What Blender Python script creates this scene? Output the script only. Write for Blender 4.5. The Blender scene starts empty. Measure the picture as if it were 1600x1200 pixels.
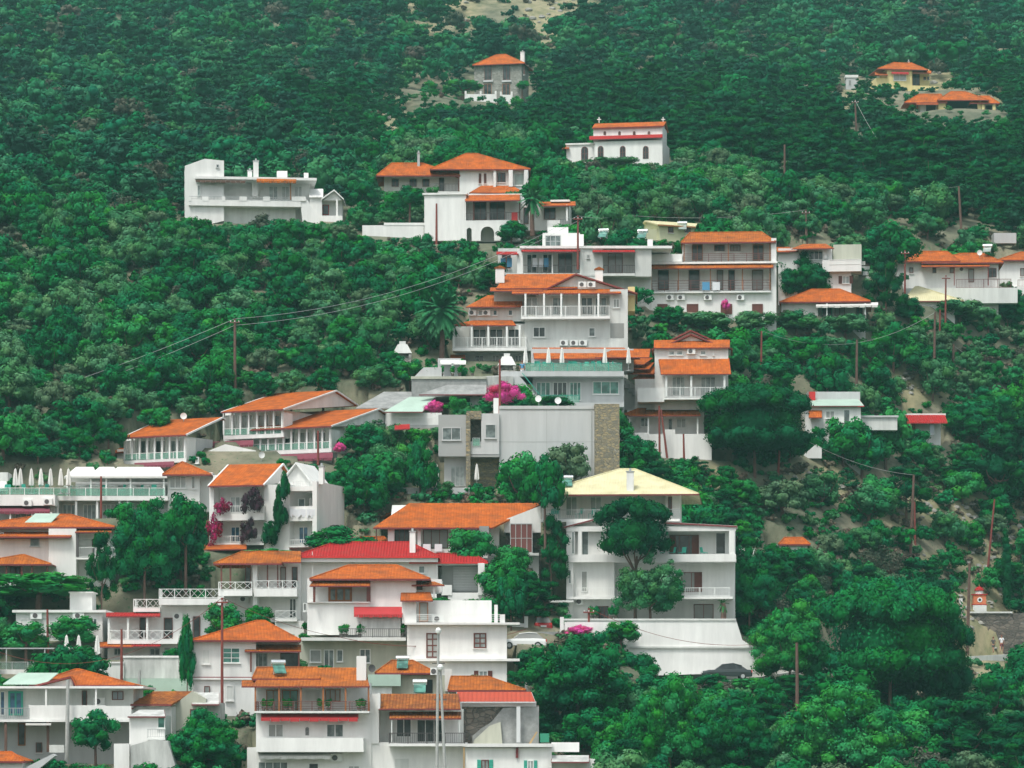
import bpy, math, random
import numpy as np
from mathutils import Vector, Matrix
R = math.radians
S = bpy.context.scene
random.seed(7); np.random.seed(7)
F = 5700.0; HY = 1150.0; CZ = 8.0          # focal length in photo pixels, horizon row, eye height

# ------------------------------------------------------------------ camera
cam_d = bpy.data.cameras.new('camera'); cam = bpy.data.objects.new('camera', cam_d)
S.collection.objects.link(cam); S.camera = cam
cam.location = (0, 0, CZ); cam.rotation_euler = (R(90), 0, 0)
cam_d.sensor_width = 36; cam_d.lens = 36*F/1600; cam_d.shift_y = (HY-600)/1600
cam_d.clip_start = 1; cam_d.clip_end = 6000

# ------------------------------------------------------------------ light: soft overcast day
EL, AZ = 60, -30                             # sun elevation, azimuth offset (from behind-left of the camera)
W = bpy.data.worlds.new('World'); S.world = W; W.use_nodes = True
nt = W.node_tree; nt.nodes.clear()
sky = nt.nodes.new('ShaderNodeTexSky'); sky.sky_type = 'NISHITA'; sky.sun_disc = False
sky.sun_elevation = R(EL); sky.sun_rotation = R(180-AZ); sky.dust_density = 3; sky.air_density = 1.2
hs = nt.nodes.new('ShaderNodeHueSaturation'); hs.inputs['Saturation'].default_value = .30
bg = nt.nodes.new('ShaderNodeBackground'); bg.inputs['Strength'].default_value = .120
wo = nt.nodes.new('ShaderNodeOutputWorld')
nt.links.new(sky.outputs[0], hs.inputs['Color']); nt.links.new(hs.outputs[0], bg.inputs[0]); nt.links.new(bg.outputs[0], wo.inputs[0])
sd = bpy.data.lights.new('sun', 'SUN'); sd.energy = 1.4; sd.angle = R(12); sd.color = (1, .965, .90)
so = bpy.data.objects.new('sun', sd); S.collection.objects.link(so)
dirv = Vector((math.sin(R(AZ))*math.cos(R(EL)), -math.cos(R(AZ))*math.cos(R(EL)), math.sin(R(EL))))
so.rotation_euler = dirv.to_track_quat('Z', 'Y').to_euler(); so.location = (0, 0, 300)
S.view_settings.view_transform = 'Standard'; S.view_settings.look = 'None'
S.view_settings.gamma = 1; S.view_settings.exposure = 0.86
S.render.engine = 'CYCLES'

# ------------------------------------------------------------------ materials
MATS = {}
def nn(t, typ, **k):
    n = t.nodes.new(typ)
    for a, v in k.items(): setattr(n, a, v)
    return n
def mat(name, rgb, rough=.8, var=.0, scale=1.0, rgb2=None, metal=0, bump=0, streak=0, rnd=0):
    m = bpy.data.materials.new(name); m.use_nodes = True; t = m.node_tree
    p = t.nodes['Principled BSDF']; p.inputs['Roughness'].default_value = rough; p.inputs['Metallic'].default_value = metal
    p.inputs['Base Color'].default_value = (*rgb, 1)
    if var or rgb2:
        tc = nn(t, 'ShaderNodeTexCoord'); no = nn(t, 'ShaderNodeTexNoise'); no.inputs['Scale'].default_value = scale
        no.inputs['Detail'].default_value = 6; no.inputs['Roughness'].default_value = .65
        src = tc.outputs['Object']
        if streak:
            mp = nn(t, 'ShaderNodeMapping'); mp.inputs['Scale'].default_value = (streak, streak, .25)
            t.links.new(src, mp.inputs[0]); src = mp.outputs[0]
        t.links.new(src, no.inputs['Vector'])
        cr = nn(t, 'ShaderNodeValToRGB'); cr.color_ramp.elements[0].position = .35; cr.color_ramp.elements[1].position = .68
        c2 = rgb2 or tuple(c*(1-var) for c in rgb)
        cr.color_ramp.elements[0].color = (*c2, 1); cr.color_ramp.elements[1].color = (*rgb, 1)
        t.links.new(no.outputs['Fac'], cr.inputs[0]); out = cr.outputs[0]
        if rnd:
            oi = nn(t, 'ShaderNodeObjectInfo'); mr = nn(t, 'ShaderNodeMapRange')
            mr.inputs['To Min'].default_value = 1-rnd; mr.inputs['To Max'].default_value = 1+rnd
            h = nn(t, 'ShaderNodeHueSaturation'); t.links.new(oi.outputs['Random'], mr.inputs[0]); t.links.new(mr.outputs[0], h.inputs['Value'])
            t.links.new(out, h.inputs['Color']); out = h.outputs[0]
        t.links.new(out, p.inputs['Base Color'])
        if bump:
            b = nn(t, 'ShaderNodeBump'); b.inputs['Strength'].default_value = bump; b.inputs['Distance'].default_value = .05
            t.links.new(no.outputs['Fac'], b.inputs['Height']); t.links.new(b.outputs[0], p.inputs['Normal'])
    MATS[name] = m; return m
def tile(name, a, b, c, row=.38, rib=.26, contrast=.5):
    m = bpy.data.materials.new(name); m.use_nodes = True; t = m.node_tree; p = t.nodes['Principled BSDF']
    p.inputs['Roughness'].default_value = .85; p.inputs['Specular IOR Level'].default_value = .12
    uv = nn(t, 'ShaderNodeUVMap'); uv.uv_map = 'uv'
    sx = nn(t, 'ShaderNodeSeparateXYZ'); t.links.new(uv.outputs[0], sx.inputs[0])
    def tri(o, per):
        d = nn(t, 'ShaderNodeMath', operation='DIVIDE'); d.inputs[1].default_value = per; t.links.new(o, d.inputs[0])
        f = nn(t, 'ShaderNodeMath', operation='FRACT'); t.links.new(d.outputs[0], f.inputs[0]); return d, f
    dx, fx = tri(sx.outputs[0], rib); dy, fy = tri(sx.outputs[1], row)
    sn = nn(t, 'ShaderNodeMath', operation='SINE'); ml = nn(t, 'ShaderNodeMath', operation='MULTIPLY'); ml.inputs[1].default_value = math.pi
    t.links.new(fx.outputs[0], ml.inputs[0]); t.links.new(ml.outputs[0], sn.inputs[0])
    ad = nn(t, 'ShaderNodeMath', operation='SUBTRACT'); t.links.new(sn.outputs[0], ad.inputs[0])
    m2 = nn(t, 'ShaderNodeMath', operation='MULTIPLY'); m2.inputs[1].default_value = .8; t.links.new(fy.outputs[0], m2.inputs[0]); t.links.new(m2.outputs[0], ad.inputs[1])
    bu = nn(t, 'ShaderNodeBump'); bu.inputs['Strength'].default_value = contrast; bu.inputs['Distance'].default_value = .08
    t.links.new(ad.outputs[0], bu.inputs['Height']); t.links.new(bu.outputs[0], p.inputs['Normal'])
    # each tile its own tone + weathering
    cb = nn(t, 'ShaderNodeCombineXYZ')
    for i, dd in enumerate((dx, dy)):
        fl = nn(t, 'ShaderNodeMath', operation='FLOOR'); t.links.new(dd.outputs[0], fl.inputs[0]); t.links.new(fl.outputs[0], cb.inputs[i])
    wn = nn(t, 'ShaderNodeTexWhiteNoise'); t.links.new(cb.outputs[0], wn.inputs['Vector'])
    no = nn(t, 'ShaderNodeTexNoise'); no.inputs['Scale'].default_value = .8; no.inputs['Detail'].default_value = 7
    tc = nn(t, 'ShaderNodeTexCoord'); t.links.new(tc.outputs['Object'], no.inputs['Vector'])
    mx = nn(t, 'ShaderNodeMix', data_type='RGBA'); mx.inputs[6].default_value = (*a, 1); mx.inputs[7].default_value = (*b, 1)
    t.links.new(wn.outputs[0], mx.inputs[0])
    mr = nn(t, 'ShaderNodeMapRange'); mr.inputs['From Min'].default_value = .42; mr.inputs['From Max'].default_value = .72
    t.links.new(no.outputs['Fac'], mr.inputs[0])
    m3 = nn(t, 'ShaderNodeMix', data_type='RGBA'); m3.inputs[7].default_value = (*c, 1)
    t.links.new(mr.outputs[0], m3.inputs[0]); t.links.new(mx.outputs[2], m3.inputs[6]); t.links.new(m3.outputs[2], p.inputs['Base Color'])
    MATS[name] = m
mat('white', (.80,.805,.775), .85, .16, .7, streak=1.6, rnd=.05)
mat('offwhite', (.68,.70,.665), .85, .22, .6, streak=2, rnd=.05)
mat('beige', (.47,.48,.39), .85, .22, .6, streak=2)
mat('grey', (.36,.37,.36), .85, .10, .3)
mat('lgrey', (.52,.535,.53), .85, .14, .6, streak=2)
mat('concrete', (.34,.35,.34), .9, .4, 1.2, bump=.3)
mat('stain', (.60,.61,.58), .9, .45, .8, streak=1.5)
mat('mint', (.42,.56,.47), .85, .2, .5)
mat('yellow', (.72,.62,.30), .85, .12, .6, streak=2)
mat('pyellow', (.62,.63,.42), .85, .12, .6, streak=2)
mat('orange_wall', (.62,.18,.08), .85, .15, .8)
def stone(name, a, b, c, sc=2.2):
    m = bpy.data.materials.new(name); m.use_nodes = True; t = m.node_tree; p = t.nodes['Principled BSDF']; p.inputs['Roughness'].default_value = .9
    tc = nn(t, 'ShaderNodeTexCoord'); mp = nn(t, 'ShaderNodeMapping'); mp.inputs['Scale'].default_value = (1, 1, 1.7); t.links.new(tc.outputs['Object'], mp.inputs[0])
    v1 = nn(t, 'ShaderNodeTexVoronoi'); v2 = nn(t, 'ShaderNodeTexVoronoi', feature='DISTANCE_TO_EDGE')
    for v in (v1, v2): v.inputs['Scale'].default_value = sc; t.links.new(mp.outputs[0], v.inputs['Vector'])
    sp = nn(t, 'ShaderNodeSeparateColor'); t.links.new(v1.outputs['Color'], sp.inputs[0])
    r1 = nn(t, 'ShaderNodeValToRGB'); e = r1.color_ramp.elements; e[0].color = (*a, 1); e[1].color = (*b, 1); t.links.new(sp.outputs[0], r1.inputs[0])
    r2 = nn(t, 'ShaderNodeValToRGB'); e = r2.color_ramp.elements; e[0].position = .02; e[1].position = .09; e[0].color = (0, 0, 0, 1); e[1].color = (1, 1, 1, 1); t.links.new(v2.outputs[0], r2.inputs[0])
    mx = nn(t, 'ShaderNodeMix', data_type='RGBA'); mx.inputs[6].default_value = (*c, 1); t.links.new(r2.outputs[0], mx.inputs[0]); t.links.new(r1.outputs[0], mx.inputs[7]); t.links.new(mx.outputs[2], p.inputs['Base Color'])
    bu = nn(t, 'ShaderNodeBump'); bu.inputs['Distance'].default_value = .08; t.links.new(r2.outputs[0], bu.inputs['Height']); t.links.new(bu.outputs[0], p.inputs['Normal']); MATS[name] = m
stone('stone', (.22,.22,.19), (.40,.40,.36), (.34,.34,.31), 2.4)
stone('stone_y', (.18,.17,.135), (.37,.30,.17), (.28,.265,.21), 2.6)
mat('rockgrey', (.34,.33,.29), .95, .4, 1.5, bump=.4)
stone('stone_d', (.09,.08,.07), (.20,.17,.14), (.13,.12,.11), 1.8)
tile('tile', (.52,.130,.022), (.39,.090,.018), (.25,.075,.026), contrast=.5)
tile('tile2', (.48,.138,.022), (.34,.095,.020), (.21,.072,.028), contrast=.6)
tile('tileold', (.46,.165,.035), (.27,.075,.022), (.18,.065,.03), contrast=1)
tile('tilered', (.46,.022,.025), (.38,.02,.022), (.36,.04,.035), row=.55, contrast=1)
tile('tileflat', (.47,.08,.045), (.44,.075,.045), (.40,.08,.05), row=9, rib=.35, contrast=.7)
tile('tileyel', (.62,.59,.38), (.60,.56,.34), (.50,.46,.27), contrast=.3)
mat('redcanvas', (.46,.03,.035), .8, .15, 1.5)
mat('maroon', (.20,.035,.06), .8, .15, 1.5)
mat('brownwood', (.15,.035,.025), .6, .3, 2)
mat('orangewood', (.38,.13,.04), .6, .3, 2)
mat('fascia', (.20,.03,.035), .7, .2, 2)
mat('metal', (.45,.47,.46), .45, .15, 2, metal=.3)
mat('steel', (.75,.77,.76), .25, metal=.8)
mat('darkmetal', (.09,.08,.08), .5)
mat('brownmetal', (.16,.045,.04), .6)
mat('fw', (.74,.76,.73), .6)
mat('tealpaint', (.04,.38,.28), .6, .1, 2)
mat('plantred', (.30,.015,.06), .8, .3, 3)
mat('magenta', (.60,.06,.22), .8, .4, 4)
mat('cloth', (.72,.74,.76), .9, .1, 2)
mat('canvas', (.70,.70,.66), .9, .12, 1.5, rnd=.08)
mat('bluecloth', (.10,.30,.50), .9, .1, 2)
mat('greencloth', (.03,.22,.13), .9, .1, 2)
mat('woodpole', (.16,.09,.07), .9, .4, 3)
mat('redpole', (.24,.05,.04), .8, .3, 3)
mat('greypole', (.42,.43,.41), .8, .2, 3)
mat('asphalt', (.20,.20,.20), .9, .2, 2)
mat('pale_road', (.42,.42,.37), .9, .25, 1)
mat('skin', (.45,.24,.16), .6)
mat('tanwood', (.45,.30,.14), .7, .2, 2)
mat('redcar', (.40,.012,.02), .25); mat('darkcar', (.025,.035,.035), .25); mat('whitecar', (.72,.74,.72), .3)
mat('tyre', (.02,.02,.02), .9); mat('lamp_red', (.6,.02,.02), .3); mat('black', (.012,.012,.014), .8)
def glass(name, rgb, r=.35, mix=None):
    m = mat(name, rgb, .12, .0, 1.0); t = m.node_tree; p = t.nodes['Principled BSDF']
    tc = nn(t, 'ShaderNodeTexCoord'); no = nn(t, 'ShaderNodeTexNoise'); no.inputs['Scale'].default_value = 1.3
    oi = nn(t, 'ShaderNodeObjectInfo'); ad = nn(t, 'ShaderNodeVectorMath', operation='ADD')
    cbb = nn(t, 'ShaderNodeCombineXYZ'); ml = nn(t, 'ShaderNodeMath', operation='MULTIPLY'); ml.inputs[1].default_value = 50
    t.links.new(oi.outputs['Random'], ml.inputs[0]); t.links.new(ml.outputs[0], cbb.inputs[0])
    t.links.new(tc.outputs['Object'], ad.inputs[0]); t.links.new(cbb.outputs[0], ad.inputs[1]); t.links.new(ad.outputs[0], no.inputs['Vector'])
    cr = nn(t, 'ShaderNodeValToRGB'); cr.color_ramp.elements[0].position = .42; cr.color_ramp.elements[1].position = .6
    cr.color_ramp.elements[0].color = (*[c*(1-r) for c in rgb], 1); cr.color_ramp.elements[1].color = (*[min(1, c*(1+r)) for c in rgb], 1)
    t.links.new(no.outputs['Fac'], cr.inputs[0])
    gt = nn(t, 'ShaderNodeMath', operation='GREATER_THAN'); gt.inputs[1].default_value = .68; t.links.new(oi.outputs['Random'], gt.inputs[0])
    g2 = nn(t, 'ShaderNodeMath', operation='MULTIPLY'); g2.inputs[1].default_value = .0 if mix is not None else .55; t.links.new(gt.outputs[0], g2.inputs[0])
    cm = nn(t, 'ShaderNodeMix', data_type='RGBA'); cm.inputs[7].default_value = (.42, .42, .39, 1); t.links.new(g2.outputs[0], cm.inputs[0]); t.links.new(cr.outputs[0], cm.inputs[6]); t.links.new(cm.outputs[2], p.inputs['Base Color'])
    if mix is not None:
        tr = nn(t, 'ShaderNodeBsdfTransparent'); tr.inputs[0].default_value = (*mix[1], 1); ms = nn(t, 'ShaderNodeMixShader'); ms.inputs[0].default_value = mix[0]
        o = t.nodes['Material Output']; t.links.new(tr.outputs[0], ms.inputs[1]); t.links.new(p.outputs[0], ms.inputs[2]); t.links.new(ms.outputs[0], o.inputs[0])
glass('gd', (.035,.04,.042), .5); glass('gm', (.13,.16,.155), .4); glass('gl', (.30,.34,.33), .3)
glass('gg', (.07,.20,.16), .4); glass('gb', (.05,.12,.20), .4)
glass('rg', (.26,.46,.38), .1, (.38, (.85,1,.93))); glass('clear', (.25,.32,.30), .1, (.35, (.9,1,.95)))
def leafm(name, a, b, c, tr=.25):
    """foliage: tone varies leaf to leaf, tree to tree and over the crown"""
    m = bpy.data.materials.new(name); m.use_nodes = True; t = m.node_tree; p = t.nodes['Principled BSDF']
    p.inputs['Roughness'].default_value = .75; p.inputs['Specular IOR Level'].default_value = .06
    g = nn(t, 'ShaderNodeNewGeometry'); oi = nn(t, 'ShaderNodeObjectInfo'); tc = nn(t, 'ShaderNodeTexCoord')
    no = nn(t, 'ShaderNodeTexNoise'); no.inputs['Scale'].default_value = .22; no.inputs['Detail'].default_value = 3
    t.links.new(g.outputs['Position'], no.inputs['Vector'])
    at = nn(t, 'ShaderNodeAttribute'); at.attribute_name = 'tint'
    m1 = nn(t, 'ShaderNodeMix', data_type='RGBA'); m1.inputs[6].default_value = (*a, 1); m1.inputs[7].default_value = (*b, 1)
    s1 = nn(t, 'ShaderNodeMath', operation='ADD'); t.links.new(oi.outputs['Random'], s1.inputs[0]); t.links.new(at.outputs['Fac'], s1.inputs[1])
    s2 = nn(t, 'ShaderNodeMath', operation='FRACT'); t.links.new(s1.outputs[0], s2.inputs[0])
    t.links.new(s2.outputs[0], m1.inputs[0])
    mr = nn(t, 'ShaderNodeMapRange'); mr.inputs['From Min'].default_value = .42; mr.inputs['From Max'].default_value = .66
    t.links.new(no.outputs['Fac'], mr.inputs[0])
    m2 = nn(t, 'ShaderNodeMix', data_type='RGBA'); m2.inputs[7].default_value = (*c, 1)
    t.links.new(mr.outputs[0], m2.inputs[0]); t.links.new(m1.outputs[2], m2.inputs[6])
    h = nn(t, 'ShaderNodeHueSaturation'); r2 = nn(t, 'ShaderNodeMapRange'); r2.inputs['To Min'].default_value = .84; r2.inputs['To Max'].default_value = 1.16
    t.links.new(g.outputs['Random Per Island'], r2.inputs[0]); t.links.new(r2.outputs[0], h.inputs['Value']); t.links.new(m2.outputs[2], h.inputs['Color'])
    hm_ = nn(t, 'ShaderNodeMath', operation='MULTIPLY'); hm_.inputs[1].default_value = 7.31; hf = nn(t, 'ShaderNodeMath', operation='FRACT'); hr = nn(t, 'ShaderNodeMapRange'); hr.inputs['To Min'].default_value = .468; hr.inputs['To Max'].default_value = .514
    t.links.new(s1.outputs[0], hm_.inputs[0]); t.links.new(hm_.outputs[0], hf.inputs[0]); t.links.new(hf.outputs[0], hr.inputs[0]); t.links.new(hr.outputs[0], h.inputs['Hue'])
    t.links.new(h.outputs[0], p.inputs['Base Color'])
    MATS[name] = m
leafm('l_oak', (0.001,0.088,0.028), (0.008,0.175,0.052), (0.004,0.115,0.036))
leafm('l_olive', (0.034,0.150,0.060), (0.095,0.235,0.105), (0.016,0.150,0.052))
leafm('l_pine', (0.001,0.056,0.020), (0.003,0.105,0.030), (0.001,0.066,0.022))
leafm('l_bright', (0.006,0.150,0.038), (0.035,0.250,0.062), (0.006,0.155,0.042))
leafm('l_grey', (0.065,0.130,0.066), (0.100,0.175,0.092), (0.040,0.130,0.060))
leafm('l_far', (0.001,0.120,0.044), (0.050,0.200,0.085), (0.003,0.110,0.048))
leafm('l_farp', (0.003,0.066,0.034), (0.012,0.100,0.050), (0.012,0.062,0.040))
leafm('l_brown', (.060,.075,.050), (.105,.095,.075), (.045,.080,.050))
leafm('l_dry', (.12,.10,.075), (.16,.12,.09), (.08,.09,.06))
leafm('l_plum', (.055,.020,.035), (.075,.035,.045), (.03,.02,.03))
leafm('l_boug', (.55,.045,.20), (.65,.09,.28), (.45,.03,.12))
leafm('l_red', (.30,.012,.05), (.36,.02,.07), (.22,.01,.05))

# ------------------------------------------------------------------ mesh helper
class MB:
    def __init__(s): s.v = []; s.f = []
    def add(s, vs, fs):
        o = len(s.v); s.v += [tuple(p) for p in vs]; s.f += [tuple(i+o for i in f) for f in fs]; return s
    def box(s, a0, a1, b0, b1, c0, c1):
        if a0 > a1: a0, a1 = a1, a0
        if b0 > b1: b0, b1 = b1, b0
        if c0 > c1: c0, c1 = c1, c0
        return s.add([(a0,b0,c0),(a1,b0,c0),(a1,b1,c0),(a0,b1,c0),(a0,b0,c1),(a1,b0,c1),(a1,b1,c1),(a0,b1,c1)],
                     [(0,3,2,1),(4,5,6,7),(0,1,5,4),(1,2,6,5),(2,3,7,6),(3,0,4,7)])
    def prism(s, pts, ex):
        n = len(pts); ex = Vector(ex); a = [Vector(p) for p in pts]; b = [p+ex for p in a]
        fs = [tuple(range(n)), tuple(range(2*n-1, n-1, -1))] + [(i, i+n, (i+1) % n+n, (i+1) % n) for i in range(n)]
        return s.add(a+b, fs)
    def tube(s, p, q, r0, r1=None, n=6):
        r1 = r0 if r1 is None else r1
        p = Vector(p); q = Vector(q); d = (q-p).normalized(); x = d.orthogonal().normalized(); y = d.cross(x)
        vs = []
        for c, r in ((p, r0), (q, r1)):
            for i in range(n):
                a = 2*math.pi*i/n; vs.append(c+x*(r*math.cos(a))+y*(r*math.sin(a)))
        fs = [(i, (i+1) % n, (i+1) % n+n, i+n) for i in range(n)] + [tuple(range(n-1, -1, -1)), tuple(range(n, 2*n))]
        return s.add(vs, fs)
    def lathe(s, prof, c=(0,0,0), n=10):
        vs = []; fs = []
        for (r, z) in prof:
            for i in range(n):
                a = 2*math.pi*i/n; vs.append((c[0]+r*math.cos(a), c[1]+r*math.sin(a), c[2]+z))
        for k in range(len(prof)-1):
            for i in range(n):
                j = (i+1) % n; fs.append((k*n+i, k*n+j, (k+1)*n+j, (k+1)*n+i))
        fs.append(tuple(range(n-1, -1, -1))); fs.append(tuple(range((len(prof)-1)*n, len(prof)*n)))
        return s.add(vs, fs)
    def build(s, name, m, parent=None, smooth=False):
        me = bpy.data.meshes.new(name); me.from_pydata(s.v, [], s.f)
        import bmesh as _b
        bm = _b.new(); bm.from_mesh(me); _b.ops.recalc_face_normals(bm, faces=bm.faces); bm.to_mesh(me); bm.free()
        me.materials.append(MATS[m] if isinstance(m, str) else m)
        uv = me.uv_layers.new(name='uv')
        for pl in me.polygons:
            n = pl.normal; h = Vector((-n.y, n.x, 0))
            h = h.normalized() if h.length > 1e-3 else Vector((1, 0, 0))
            u = n.cross(h)
            for li in pl.loop_indices:
                c = me.vertices[me.loops[li].vertex_index].co; uv.data[li].uv = (c.dot(h), c.dot(u))
            if smooth: pl.use_smooth = True
        o = bpy.data.objects.new(name, me); S.collection.objects.link(o)
        if parent: o.parent = parent
        return o
def tag(o, label, cat, group=None, kind=None):
    if label: o['label'] = label
    if cat: o['category'] = cat
    if group: o['group'] = group
    if kind: o['kind'] = kind
    return o
def empty(name, loc, rz=0, label=None, cat=None, group=None):
    o = bpy.data.objects.new(name, None); S.collection.objects.link(o); o.location = loc; o.rotation_euler = (0, 0, rz)
    o.empty_display_size = .5
    return tag(o, label, cat, group)
def copy_tree(o, parent=None):
    c = o.copy(); S.collection.objects.link(c)
    if parent: c.parent = parent
    for ch in o.children: copy_tree(ch, c)
    return c

# ------------------------------------------------------------------ terrain: distance of the ground for each sight line
ROW = [1400,1200,1000,800,600,450,340,265,147,60,0,-120,-320]
COL = {-700:[245,282,315,338,368,398,425,480,640,740,820,1000,1300],
       0:  [250,288,322,345,375,405,430,480,640,740,820,1000,1300],
       500:[250,289,324,348,378,404,430,485,660,760,840,1020,1320],
       850:[250,290,326,352,380,400,430,480,680,780,860,1040,1340],
       1250:[255,300,350,376,402,418,440,500,680,780,860,1040,1340],
       1600:[262,320,390,412,436,455,475,515,680,780,860,1040,1340],
       2300:[262,340,400,425,450,470,490,530,690,790,870,1050,1350]}
GX0, GY0, ST = -640, -300, 8
NX = (2240+640)//ST+1; NY = (1400+300)//ST+1
gx = GX0+ST*np.arange(NX); gy = GY0+ST*np.arange(NY)
cx = sorted(COL); r_up = ROW[::-1]
cols = np.array([np.interp(gy, r_up, COL[c][::-1]) for c in cx])          # (ncol, NY)
DG = np.array([[0.0]*NX for _ in range(NY)])
for j in range(NY): DG[j] = np.interp(gx, cx, cols[:, j])
k = np.ones(9)/9
for _ in range(2):
    P_ = np.pad(DG, ((4, 4), (0, 0)), 'edge'); DG = sum(P_[i:i+NY] for i in range(9))/9
    P_ = np.pad(DG, ((0, 0), (4, 4)), 'edge'); DG = sum(P_[:, i:i+NX] for i in range(9))/9
GXX, GYY = np.meshgrid(gx, gy)
TX = (GXX-800)/F*DG; TY = DG.copy(); TZ = CZ+(HY-GYY)/F*DG
def snoise(x, y, s, seed):
    r = np.random.RandomState(seed); o = 0
    for _ in range(7):
        a = r.uniform(0, 6.28); f = r.uniform(.5, 1.6)/s; o = o+np.sin((x*math.cos(a)+y*math.sin(a))*f*6.28+r.uniform(0, 6.28))
    return o/7
TZ += snoise(TX, TY, 18, 1)*.5 + snoise(TX, TY, 55, 2)*np.clip((TY-430)/200, 0, 1)*6
def gidx(px, py):
    a = min(max((px-GX0)/ST, 0), NX-1.001); b = min(max((py-GY0)/ST, 0), NY-1.001)
    return int(b), int(a), b-int(b), a-int(a)
def gD(px, py):
    j, i, fj, fi = gidx(px, py)
    return float((DG[j,i]*(1-fi)+DG[j,i+1]*fi)*(1-fj)+(DG[j+1,i]*(1-fi)+DG[j+1,i+1]*fi)*fj)
def gP(px, py):
    j, i, fj, fi = gidx(px, py); D = gD(px, py)
    z = (TZ[j,i]*(1-fi)+TZ[j,i+1]*fi)*(1-fj)+(TZ[j+1,i]*(1-fi)+TZ[j+1,i+1]*fi)*fj
    return Vector(((px-800)/F*D, D, float(z)))
def XYZ(px, py, D): return Vector(((px-800)/F*D, D, CZ+(HY-py)/F*D))
CARVES = []        # (X0, Y0, cos, sin, u0, u1, v0, v1, z)
PROT = []          # (x0, x1, y0, y1, D) picture rectangles that trees should leave visible

# ------------------------------------------------------------------ buildings
class B:
    def __init__(s, name, label, cat, x, yb, yaw=0, dd=0, at=None, group=None, loose=False, D=None):
        a = at or (x, yb); s.D = (D or gD(*a))+dd; s.yb = yb; s.zb = CZ+(HY-yb)/F*s.D; s.X0 = (x-800)/F*s.D
        s.c = math.cos(R(yaw)); s.s = math.sin(R(yaw)); s.ext = [9e9, -9e9, 9e9, -9e9]; s.loose = loose
        s.root = empty(name, (s.X0, s.D, s.zb), -R(yaw), label, cat, group); s.acc = {}; s.roof = None; s.name = name
    def U(s, px, v=0):
        t = (px-800)/F; return (t*(s.D+v*s.c)-s.X0-v*s.s)/(s.c+t*s.s)
    def V(s, px, u):
        t = (px-800)/F; return (t*(s.D-u*s.s)-s.X0-u*s.c)/(s.s-t*s.c)
    def dep(s, xc, xf, v=0): return s.V(xf, s.U(xc, v))
    def Wz(s, py, u, v): return CZ+(HY-py)/F*(s.D-u*s.s+v*s.c)-s.zb
    def P(s, px, py, v): u = s.U(px, v); return Vector((u, v, s.Wz(py, u, v)))
    def world(s, px, py, v):
        p = s.P(px, py, v); return Vector((s.X0+p.x*s.c+p.y*s.s, s.D-p.x*s.s+p.y*s.c, s.zb+p.z))
    def prot(s, x0, x1, y0, y1):
        if not s.loose: PROT.append((x0, x1, y0, max(y0+1, min(y1, s.yb-(7 if s.yb-y0 > 24 and s.D < 500 else 0))), s.D-s.U((x0+x1)/2)*s.s))
    def dims(s, x0, x1, y0, y1, v0, v1):
        u0 = s.U(x0, v0); u1 = s.U(x1, v0); um = (u0+u1)/2; return u0, u1, s.Wz(y1, um, v0), s.Wz(y0, um, v0)
    def wl(s, x0, x1, y0, y1, v0=0, v1=8, m='white', found=5):
        u0, u1, w0, w1 = s.dims(x0, x1, y0, y1, v0, v1); j = random.uniform(-.004, .004)
        if y1 >= s.yb-2: w0 -= found
        s.acc.setdefault(m, MB()).box(u0+j, u1+j, v0+j, v1, w0+j, w1+j); s.prot(x0, x1, y0, y1)
        e = s.ext; e[0] = min(e[0], u0); e[1] = max(e[1], u1); e[2] = min(e[2], v0); e[3] = max(e[3], v1)
    def bx(s, name, m, x0, x1, y0, y1, v0, v1, par=None, lab=None):
        u0, u1, w0, w1 = s.dims(x0, x1, y0, y1, v0, v1); j = random.uniform(-.004, .004)
        o = MB().box(u0+j, u1+j, v0+j, v1+j, w0+j, w1+j).build(name, m, par or s.root); s.prot(x0, x1, y0, y1)
        if lab: o['label'] = lab
        return o
    def po(s, xs, y0, y1, v, w=.16, m='fw', name='post'):
        for x in (xs if isinstance(xs, (list, tuple)) else [xs]):
            p = s.P(x, y1, v); q = s.P(x, y0, v)
            MB().box(p.x-w/2, p.x+w/2, v-w/2, v+w/2, p.z, q.z).build(name, m, s.root)
    def w(s, x0, x1, y0, y1, v=0, fr='fw', gl='gm', nx=2, ny=1, name='window', shut=None, b=.07):
        u0, u1, w0, w1 = s.dims(x0, x1, y0, y1, v, v); f = MB(); a, c = v-.07, v+.05
        f.box(u0, u0+b, a, c, w0, w1).box(u1-b, u1, a, c, w0, w1).box(u0+b, u1-b, a, c, w1-b, w1).box(u0+b, u1-b, a, c, w0, w0+b)
        for i in range(1, nx):
            uu = u0+(u1-u0)*i/nx; f.box(uu-b*.45, uu+b*.45, a+.012, c, w0+b, w1-b)
        for i in range(1, ny):
            ww = w0+(w1-w0)*i/ny; f.box(u0+b, u1-b, a+.02, c, ww-b*.4, ww+b*.4)
        o = f.build(name, fr, s.root)
        MB().box(u0+b*.5, u1-b*.5, v-.02, v+.02, w0+b*.5, w1-b*.5).build('pane', gl, o)
        if name == 'window' and (w1-w0) < 1.7:
            MB().box(u0-.06, u1+.06, v-.14, v+.05, w0-.07, w0-.003).build('sill', fr if fr != 'brownwood' else 'white', o)
        if shut:
            sw = (u1-u0)*.5
            for sg in (0, 1):
                sh = MB(); ua = u0-sw-.02 if sg == 0 else u1+.02
                sh.box(ua, ua+sw, v-.06, v-.01, w0, w1)
                k = max(3, int((w1-w0)/.22))
                for q in range(k):
                    z = w0+(w1-w0)*(q+.5)/k; sh.box(ua+.05, ua+sw-.05, v-.085, v-.055, z-.05, z+.03)
                sh.build('shutter', shut, o)
        return o
    def d(s, *a, **k): k.setdefault('nx', 2); k['name'] = 'door'; return s.w(*a, **k)
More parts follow.
